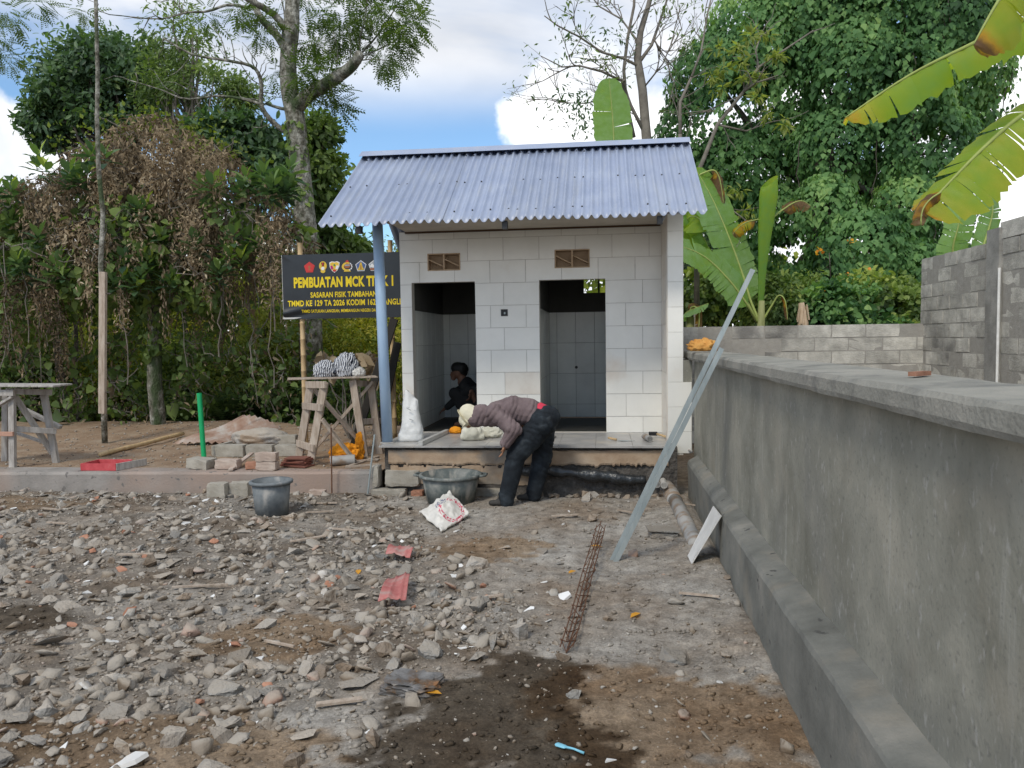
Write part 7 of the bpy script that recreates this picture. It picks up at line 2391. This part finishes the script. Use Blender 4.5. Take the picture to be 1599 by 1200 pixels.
# named larger pieces seen in the photograph
for x, y, w, me, lab, cat in ((237, 884, 34, me_brown[3], 'pointed brown stone standing up among the grey rubble', 'stone'), (415, 826, 26, me_brown[5], 'squat brown stone just in front of the bucket', 'stone'),
                              (426, 1085, 46, me_grey[2], 'large bluish-grey concrete lump with dark pores', 'rubble'), (360, 1135, 44, me_grey[7], 'tall pale grey rubble lump beside a white shard', 'rubble'),
                              (745, 1030, 36, me_grey[4], 'flat triangular dark grey slab at the edge of the mud', 'slab'), (880, 1026, 28, me_brown[1], 'round brown stone under the near end of the rebar cage', 'stone'),
                              (897, 1087, 28, me_grey[9], 'pale rounded stone on the soil beside the dark mud', 'stone'), (917, 783, 24, me_grey[12], 'pale wedge-shaped stone in front of the porch', 'stone'),
                              (925, 811, 26, me_brown[7], 'dark jagged stone between the porch and the rebar cage', 'stone'), (866, 768, 24, me_brown[0], 'round dark stone behind the bending worker\'s shoes', 'stone'),
                              (650, 968, 40, me_grey[14], 'broad pale slab lump left of the rebar cage', 'rubble'), (1134, 1024, 26, me_grey[16], 'rounded pale stone half buried near the base ledge', 'stone'),
                              (1137, 915, 20, me_brown[2], 'small dark cube of mortar at the foot of the ledge', 'mortar'), (670, 985, 26, me_grey[18], 'upright grey pebble next to the flat slab lump', 'stone'),
                              (700, 955, 50, me_flat[1], 'pale flat slab fragment in the middle of the rubble tongue', 'slab'), (878, 930, 34, me_shard[3], 'long pale tile shard beside the rebar cage', 'tile shard'),
                              (20, 1130, 60, me_flat[3], 'pinkish flat slab at the lower left of the rubble', 'slab'), (75, 1015, 66, me_flat[5], 'broad brown flat slab on the dark mud', 'slab'), (200, 1195, 70, me_shard[2], 'large bright white tile shard among dark soil and stones', 'tile shard')):
    g = on_z(x, y, 0); s = w/ppm(g)*1.15
    lay(me, 'stone' if cat != 'tile shard' else 'tile_shard', g.x, g.y, s, lab, cat, None, .2 if cat != 'slab' else .1)
# the rest: too many to count
def scatter(n, lo, hi, name, seed, meshes, mat, p=1.6, dens=True, base=.0):
    r = np.random.default_rng(seed)
    Y = np.exp(r.uniform(math.log(2.4), math.log(8.3), n*3)); X = r.uniform(-7.5, .84, n*3)
    d = rubble_density(X, Y)
    keep = r.random(n*3) < (base + (1 - base)*d)
    keep &= np.abs((X*math.cos(YAW) + Y*math.sin(YAW))/(Y*math.cos(YAW) - X*math.sin(YAW))) < .75
    X, Y = X[keep][:n], Y[keep][:n]; m = len(X)
    S = lo + (hi - lo)*r.random(m)**p
    Z = gz(X, Y)
    Vs, Fs, Ts, off = [], [], [], 0
    for i in range(m):
        V, F = meshes[i % len(meshes)]
        a, b, c = r.uniform(-.8, .8), r.uniform(-.8, .8), r.uniform(0, 6.28)
        R = np.array(Matrix.Rotation(c, 3, 'Z') @ Matrix.Rotation(a, 3, 'X') @ Matrix.Rotation(b, 3, 'Y'))
        Vs.append((V*S[i]*np.array([1, r.uniform(.7, 1.1), r.uniform(.7, 1)])) @ R.T + np.array([X[i], Y[i], Z[i] + S[i]*r.uniform(-.08, .14)])); Fs.append(F + off); off += len(V)
        Ts.append(np.full(len(V), r.random()))
    return tag(mesh_np(name, np.concatenate(Vs), np.concatenate(Fs), mat, None, attrs={'tint': np.concatenate(Ts)}), kind='stuff')


m_grav, N, L, B = new_mat('gravel')
at = N.new('ShaderNodeAttribute'); at.attribute_name = 'tint'; rp = N.new('ShaderNodeValToRGB')
ramp_set(rp, [(0, (.145, .108, .075)), (.25, (.22, .175, .13)), (.5, (.29, .257, .215)), (.72, (.375, .348, .308)), (.93, (.48, .46, .42)), (.965, (.40, .24, .17)), (.99, (.70, .69, .66))])
rp.color_ramp.interpolation = 'LINEAR'
L.new(at.outputs['Fac'], rp.inputs[0])
gd = N.new('ShaderNodeNewGeometry'); sx = N.new('ShaderNodeSeparateXYZ'); L.new(gd.outputs['Normal'], sx.inputs[0])
nd = N.new('ShaderNodeTexNoise'); nd.inputs['Scale'].default_value = 14; L.new(gd.outputs['Position'], nd.inputs['Vector'])
ad_ = N.new('ShaderNodeMath'); ad_.operation = 'ADD'; L.new(sx.outputs['Z'], ad_.inputs[0]); L.new(nd.outputs['Fac'], ad_.inputs[1])
mrd = N.new('ShaderNodeMapRange'); mrd.inputs['From Min'].default_value = .7; mrd.inputs['From Max'].default_value = 1.35; mrd.inputs['To Max'].default_value = .75; L.new(ad_.outputs[0], mrd.inputs['Value'])
mxd = N.new('ShaderNodeMix'); mxd.data_type = 'RGBA'; L.new(mrd.outputs[0], mxd.inputs['Factor']); L.new(rp.outputs[0], mxd.inputs['A']); mxd.inputs['B'].default_value = (.345, .308, .258, 1)
L.new(mxd.outputs['Result'], B.inputs['Base Color']); B.inputs['Roughness'].default_value = .95; B.inputs['Specular IOR Level'].default_value = .15
gn = N.new('ShaderNodeNewGeometry'); nt_ = N.new('ShaderNodeTexNoise'); nt_.inputs['Scale'].default_value = 60; nt_.inputs['Detail'].default_value = 5; L.new(gn.outputs['Position'], nt_.inputs['Vector'])
bb = N.new('ShaderNodeBump'); bb.inputs['Strength'].default_value = .7; bb.inputs['Distance'].default_value = .01; L.new(nt_.outputs['Fac'], bb.inputs['Height']); L.new(bb.outputs[0], B.inputs['Normal'])
scatter(3600, .03, .16, 'rubble', 1, ROCKS[:16] + [rock_mesh(s, .2) for s in range(430, 438)], m_grav, 2.4)
scatter(9000, .008, .045, 'gravel', 2, SMALL, m_grav, 1.6, base=.10)
scatter(4200, .005, .014, 'grit', 3, SMALL, m_grav, 1.5, base=.5)
# clods of the soil itself
r = np.random.default_rng(8); n = 9000
Y = np.exp(r.uniform(math.log(2.4), math.log(8.3), n)); X = r.uniform(-6.5, .84, n)
S = .012 + .05*r.random(n)**2.6; Z = gz(X, Y); wet_, br_ = patches(X, Y, MUD), patches(X, Y, BROWN)
Vs, Fs, Wt, Br, off = [], [], [], [], 0
for i in range(n):
    V, F = SMALL[i % 10]; c = r.uniform(0, 6.28); cs, sn = math.cos(c), math.sin(c)
    q = V*S[i]*np.array([1.1, 1, .75]); q = np.stack([q[:, 0]*cs - q[:, 1]*sn, q[:, 0]*sn + q[:, 1]*cs, q[:, 2]], -1)
    Vs.append(q + np.array([X[i], Y[i], Z[i] + S[i]*.08])); Fs.append(F + off); off += len(V); Wt.append(np.full(len(V), wet_[i])); Br.append(np.full(len(V), br_[i]))
tag(mesh_np('soil_clods', np.concatenate(Vs), np.concatenate(Fs), m_soil, None, smooth=True, attrs={'wet': np.concatenate(Wt), 'brown': np.concatenate(Br)}), kind='stuff')
# crumbs on the terrace
r = np.random.default_rng(9); n = 2600
X = r.uniform(-8.8, -2.7, n); Y = r.uniform(8.5, 13.2, n); S = .008 + .05*r.random(n)**3.2
Vs, Fs, Ts, off = [], [], [], 0
for i in range(n):
    V, F = SMALL[i % 10]; c = r.uniform(0, 6.28); cs, sn = math.cos(c), math.sin(c)
    q = V*S[i]; q = np.stack([q[:, 0]*cs - q[:, 1]*sn, q[:, 0]*sn + q[:, 1]*cs, q[:, 2]], -1)
    Vs.append(q + np.array([X[i], Y[i], tz(X[i], Y[i]) + S[i]*.15])); Fs.append(F + off); off += len(V); Ts.append(np.full(len(V), r.random()*.9))
tag(mesh_np('terrace_crumbs', np.concatenate(Vs), np.concatenate(Fs), m_grav, None, attrs={'tint': np.concatenate(Ts)}), kind='stuff')
# foundation stones showing under the black pipe
for k in range(15):
    x = -.68 + .095*k + random.uniform(-.03, .03)
    o = lay(random.choice(me_brown if k % 3 else me_grey), 'foundation_stone', x, 8.34 + random.uniform(-.05, .03), random.uniform(.10, .19), 'rough dark foundation stone under the black wrapped pipe', 'stone', 'foundation stones under the porch', .25)
# loose twigs and splinters
for k in range(16):
    f = free_spot(.2, .45)
    if not f: continue
    a = random.uniform(-.6, .6); x, y, s = f
    p, q = Vector((x, y, gz1((x, y)) + .025)), Vector((x + s*math.cos(a), y + s*math.sin(a), gz1((x + s*math.cos(a), y + s*math.sin(a))) + .03))
    tag(MB().bar(p, q, random.uniform(.015, .035), .012).build('wood_splinter', m_wood), 'thin wooden splinter lying in the rubble', 'splinter', 'wood splinters in the rubble')

# red metal scraps with pressed ribs
def scrap(px, label):
    c = [on_z(x, y, .05) for x, y in px]; nu, nv = 18, 8; pv = []
    for j in range(nv + 1):
        for i in range(nu + 1):
            u, v = i/nu, j/nv
            p = c[0].lerp(c[1], u).lerp(c[3].lerp(c[2], u), v); p = p + Vector((0, 0, .016*max(0, math.cos(u*2*PI*2.5 + .6))**6 + .022*math.sin(v*3) + .012*math.sin(u*5 + v*4)))
            p.z = max(p.z, gz1(p) + .012); pv.append(p)
    pf = [(j*(nu + 1) + i, j*(nu + 1) + i + 1, (j + 1)*(nu + 1) + i + 1, (j + 1)*(nu + 1) + i) for j in range(nv) for i in range(nu)]
    o = link_mesh('metal_scrap', pv, pf, M('faded_red', [(.3, (.36, .10, .095)), (.5, (.45, .17, .155)), (.68, (.40, .28, .25))], 9, .7, .15, 30), None, smooth=True)
    s = o.modifiers.new('t', 'SOLIDIFY'); s.thickness = .004
    return tag(o, label, 'metal scrap')


scrap([(590, 940), (634, 934), (641, 898), (607, 902)], 'ribbed red metal scrap lying flat in the rubble')
scrap([(602, 866), (640, 869), (648, 858), (612, 850)], 'smaller folded red metal scrap beyond the ribbed one')
# blue spoon
sp0, sp1 = on_z(872, 1163, 0), on_z(912, 1176, 0)
z = max(gz1(sp0), gz1(sp1)) + .014
spn = thing('plastic_spoon', 'small light blue plastic spoon lying on the dark soil', 'spoon', (sp0.x, sp0.y, z - .01))
m_lb = M('light_blue_plastic', (.22, .55, .70), 5, .35, 0, spec=.5)
d = (Vector((sp1.x, sp1.y, z)) - Vector((sp0.x, sp0.y, z))); d.z = 0
MB().capsule((sp0.x, sp0.y, z), Vector((sp0.x, sp0.y, z)) + d*.22, .016, .014, squash=((0, 0, 1), .4)).build('bowl', m_lb, spn, smooth=True)
MB().tube([Vector((sp0.x, sp0.y, z)) + d*.25, Vector((sp0.x, sp0.y, z + .004)) + d*.6, Vector((sp0.x, sp0.y, z)) + d], [.006, .0045, .006], 8).build('handle', m_lb, spn, smooth=True)
# wet slab with rusty edge in the mud
g = on_z(645, 1072, 0)
rough = MB(); rough_block(rough, (g.x, g.y, gz1(g) + .012), (.30, .22, .09), -.15, .08, 33, 8)
tag(rough.build('wet_slab', M('wet_rusty_slab', [(.32, (.24, .11, .04)), (.40, (.12, .08, .05)), (.50, (.13, .125, .12)), (.7, (.22, .215, .21))], 7, .45, .6, 30, spec=.5)), 'dark wet slab with rusty orange edge sunk in the mud', 'slab')
# fallen orange leaves
for k, (x, y) in enumerate(((922, 855), (888, 895), (650, 1060), (690, 1090), (1000, 960), (560, 890))):
    g = on_z(x, y, 0)
    o = leaves('fallen_leaf', [[g.x, g.y, gz1(g) + .012]], [[math.cos(k), math.sin(k), .05]], [[0, 0, 1]], [.10], [.5], OVAL, m_flower)
    tag(o, 'single fallen orange leaf lying on the soil', 'leaf', 'fallen orange leaves')

# ================================================================== PEOPLE
m_skin = M('skin', (.30, .155, .09), 8, .6, .1)
m_mauve = M('mauve_jacket', [(.3, (.115, .085, .088)), (.5, (.165, .125, .128)), (.7, (.21, .165, .165))], 7, .92, .3, 60)
m_jean = M('dark_jeans', [(.3, (.007, .009, .012)), (.5, (.014, .019, .025)), (.68, (.034, .044, .054))], 6, .9, .3, 60, second=((.09, .105, .115), 5, .60, .80, (1, 1, 1)))
m_shoe = M('dusty_shoe', (.05, .048, .045), 9, .8, .3)
m_hair = M('black_hair', (.008, .007, .006), 20, .6, .4, 80)
m_cap = M('cream_cap', (.68, .64, .49), 7, .85, .1)
m_pinkw = M('red_waistband', (.62, .05, .09), 8, .7, .1)

WY = 7.98
def W(x, y, dy=0.0): return on_y(x, y, WY + dy)
foot = on_z(800, 778, 0)
worker = thing('person', 'worker in mauve hooded jacket, cream cap and dark jeans bending over at the porch', 'person', (W(820, 778).x, WY, 0))
pel, lum, chest, neck, head = W(847, 660), W(832, 646), W(797, 646), W(765, 652), W(741, 650)
HN, HF = Vector((0, -.10, 0)), Vector((0, .10, 0))
gN, gF = gz1(W(792, 775, -.1)), gz1(W(832, 775, .1))
kneeN, ankN = W(806, 712, -.12), W(791, 765, -.12)
kneeF, ankF = W(846, 716, .12), W(834, 766, .12)
ankN.z = gN + .085; ankF.z = gF + .085
shN, shF = W(772, 645, -.17), W(775, 643, .17)
elN, haN = W(803, 672, -.24), W(788, 694, -.22)
fiN = W(785, 712, -.21)
elF, haF = W(800, 672, .24), W(806, 700, .20)
# continuous body under the clothes
b = MB()
b.capsule(pel, chest, .13, .12, squash=((0, 1, 0), 1.0)); b.capsule(chest, neck, .11, .055); b.capsule(neck, head, .055, .07)
b.capsule(head, W(733, 655), .098, .085); b.capsule(W(731, 664), W(727, 661), .035, .022)   # skull and jaw
b.capsule(W(728, 655), W(722, 659), .016, .012)                                               # nose
for hp, kn, an in ((pel + HN, kneeN, ankN), (pel + HF, kneeF, ankF)):
    b.capsule(hp, kn, .085, .062); b.capsule(kn, an, .056, .040)
for s_, e_, h_ in ((shN, elN, haN), (shF, elF, haF)):
    b.capsule(s_, e_, .052, .042); b.capsule(e_, h_, .040, .030); b.capsule(chest, s_, .08, .06)
def hand(b, wr, dirv, palm_n, size=.085, curl=.5):
    d = Vector(dirv).normalized(); n = Vector(palm_n); n = (n - d*n.dot(d)).normalized(); sd = d.cross(n)
    b.capsule(wr, wr + d*size*.55, .028, .034, squash=(tuple(n), .6))
    for k, (o, ln) in enumerate(((-.030, .070), (-.010, .080), (.010, .076), (.030, .060))):
        p = wr + d*size*.85 + sd*o
        q = p + (d*math.cos(curl*.5) + n*math.sin(curl*.5))*ln*.5; r = q + (d*math.cos(curl*1.4) + n*math.sin(curl*1.4))*ln*.5
        b.capsule(wr + d*size*.45 + sd*o*.8, p, .011, .0105, 8); b.capsule(p, q, .0105, .0095, 8); b.capsule(q, r, .0095, .008, 8)
    t0_ = wr + d*size*.25 - sd*.03; t1_ = t0_ + (d*.5 - sd*.9).normalized()*.035; t2_ = t1_ + (d*.8 + n*.5).normalized()*.032
    b.capsule(t0_, t1_, .014, .012, 8); b.capsule(t1_, t2_, .012, .009, 8)
hand(b, haN, fiN - haN, (-1, 0, 0)); hand(b, haF, Vector((-.4, 0, -1)), (-1, 0, 0))
remesh('body', b, .008, 2, m_skin, worker, dec=.5)
# jeans
b = MB()
b.capsule(W(856, 652, -.06), W(856, 652, .06), .13, .13); b.capsule(pel + HN*.9, pel + HF*.9, .156, .156)
b.capsule(W(838, 655, -.07), W(838, 655, .07), .132, .132)
for hp, kn, an in ((pel + HN, kneeN, ankN), (pel + HF, kneeF, ankF)):
    b.capsule(hp, hp.lerp(kn, .5), .146, .130); b.capsule(hp.lerp(kn, .4), kn, .132, .110); b.capsule(kn, kn.lerp(an, .6), .110, .094); b.capsule(kn.lerp(an, .5), an, .096, .086)
    b.capsule(an + Vector((0, 0, .02)), an - Vector((0, 0, .035)), .088, .080)
remesh('jeans', b, .009, 2, m_jean, worker, .02, 7, dec=.9, folds=(((.5, .3, 1), .075, .010, 5),))
# jacket with hood
b = MB()
b.capsule(W(826, 645), W(800, 642), .156, .160, squash=((0, 1, 0), 1.25)); b.capsule(W(800, 641), W(776, 647), .160, .136, squash=((0, 1, 0), 1.35))
b.capsule(W(840, 648), W(824, 646), .126, .146, squash=((0, 1, 0), 1.25)); b.capsule(neck, W(748, 650), .105, .112); b.capsule(W(752, 648), W(742, 652), .118, .108)
for s_, e_, h_ in ((shN, elN, haN), (shF, elF, haF)):
    b.capsule(s_, e_, .096, .080); b.capsule(e_, e_.lerp(h_, .92), .078, .058)
remesh('jacket', b, .008, 2, m_mauve, worker, .02, 7, dec=.9, folds=(((1, .25, -.35), .055, .012, 3),))
# cap: shell over the front of the head with a short peak, red waistband, shoes
b = MB(); b.capsule(W(736, 648), W(731, 645), .108, .098); b.capsule(W(729, 652), W(727, 656), .09, .075)
b.capsule(W(727, 660, -.05), W(727, 660, .05), .045, .045)
cap_ = remesh('cap', b, .008, 2, m_cap, worker, dec=.7)
cc = W(730, 650); cd = (W(722, 660) - W(738, 646)).normalized()
br_ = MB(); br_.tube([cc + cd*.03, cc + cd*.036, cc + cd*.040], [.118, .122, .112], 28, True, ((0, 1, 0), .98)); br_.build('cap_band', M('cap_band', (.42, .38, .26), 9, .9, .2), worker, smooth=True)
vz = MB(); q0_ = W(728, 662); vz.capsule(q0_ + Vector((0, -.05, 0)), q0_ + Vector((0, .05, 0)), .055, .055, squash=(tuple((W(735, 668) - W(722, 655)).normalized()), .16)); vz.build('visor', m_cap, worker, smooth=True)
b = MB()
b.tube([W(836, 640, 0), W(842, 648, 0), W(848, 657, 0)], [.13, .142, .135], 24, True, ((0, 1, 0), 1.3))
wa = MB(); wa.capsule(W(842, 645), W(848, 648), .112, .114, squash=((0, 1, 0), 1.35))
remesh('waistband', wa, .012, 2, m_pinkw, worker, dec=.6)
for an, gg_ in ((ankN, gN), (ankF, gF)):
    b = MB(); b.capsule((an.x + .02, an.y, gg_ + .05), (an.x - .07, an.y, gg_ + .045), .05, .045); b.capsule((an.x - .06, an.y, gg_ + .035), (an.x - .155, an.y - .01, gg_ + .033), .044, .036, squash=((0, 0, 1), .8))
    b.capsule((an.x + .01, an.y, gg_ + .09), (an.x + .01, an.y, gg_ + .05), .046, .05)
    o = remesh('shoe', b, .008, 2, m_shoe, worker, dec=.5)

# man squatting in the left doorway
IY = 10.45
def I(x, y, dy=0.0): return on_y(x, y, IY + dy)
sq = thing('person', 'man squatting in the dark left doorway reaching towards the tiled wall', 'person', (I(735, 640).x, IY, ZF))
zf = ZF - .012
m_shirt = M('dark_shirt', (.014, .014, .014), 8, .9, .2)
hd, nk, ch_, pe = I(717, 580), I(724, 598), I(741, 618), I(752, 648)
pe.z = zf + .24
b = MB()
b.capsule(hd + Vector((.015, 0, .015)), hd + Vector((-.015, 0, -.02)), .092, .082); b.capsule(I(709, 586), I(708, 591), .045, .035); b.capsule(I(706, 582), I(704, 586), .018, .014)
b.capsule(hd, nk, .062, .07); b.capsule(nk, ch_, .085, .13); b.capsule(ch_, pe, .13, .14, squash=((0, 1, 0), 1.15))
for sy in (-1, 1):
    kn = Vector((pe.x - .34, IY + sy*.16, zf + .46)); an = Vector((pe.x - .16, IY + sy*.15, zf + .07))
    b.capsule(pe + Vector((0, sy*.09, 0)), kn, .09, .068); b.capsule(kn, an, .062, .045); b.capsule(an - Vector((0, 0, .02)), an + Vector((-.17, 0, -.035)), .04, .032)
s1_ = ch_ + Vector((-.05, -.17, .09)); e1 = I(716, 622, -.15); h1 = I(697, 637, -.10)
b.capsule(ch_, s1_, .09, .065); b.capsule(s1_, e1, .056, .044); b.capsule(e1, h1, .042, .032); hand(b, h1, Vector((-.8, .1, -.5)), (0, .2, -1), .08, .4)
s2_ = ch_ + Vector((-.05, .17, .09)); e2 = I(745, 632, -.22); h2 = I(736, 612, -.26)
s2_ = ch_ + Vector((.06, -.19, .08)); b.capsule(ch_, s2_, .09, .065); b.capsule(s2_, e2, .055, .044); b.capsule(e2, h2, .042, .032); hand(b, h2, Vector((-.2, -.2, -1)), (-1, 0, 0), .085, .6)
remesh('body', b, .009, 2, M('shaded_skin', (.13, .065, .04), 8, .6, .1), sq, dec=.5)  # skin colour darkened to keep him a silhouette in the unlit doorway
b = MB()
b.capsule(nk + Vector((.035, 0, -.01)), ch_, .10, .15); b.capsule(nk + Vector((.03, -.1, -.05)), ch_, .09, .13); b.capsule(ch_, pe, .15, .155, squash=((0, 1, 0), 1.15)); b.capsule(ch_, s1_, .10, .08); b.capsule(ch_, s2_, .10, .08); b.capsule(s1_, e1, .075, .058); b.capsule(e1, e1.lerp(h1, .93), .058, .046); b.capsule(s2_, s2_.lerp(e2, .9), .07, .06)
remesh('shirt', b, .012, 3, m_shirt, sq, .015, 8)
b = MB(); b.capsule(pe + Vector((0, -.08, -.02)), pe + Vector((0, .08, -.02)), .155, .155)
for sy in (-1, 1):
    kn = Vector((pe.x - .34, IY + sy*.16, zf + .46)); an = Vector((pe.x - .16, IY + sy*.15, zf + .10))
    b.capsule(pe + Vector((0, sy*.09, 0)), kn, .11, .085); b.capsule(kn, an, .08, .062)
remesh('trousers', b, .012, 3, m_shirt, sq, .015, 8)
b = MB(); b.capsule(hd + Vector((.03, 0, .03)), hd + Vector((-.03, 0, .045)), .098, .085); b.capsule(hd + Vector((.06, 0, -.02)), hd + Vector((.05, 0, .03)), .06, .08)
remesh('hair', b, .009, 1, m_hair, sq, .015, 14, dec=.7)
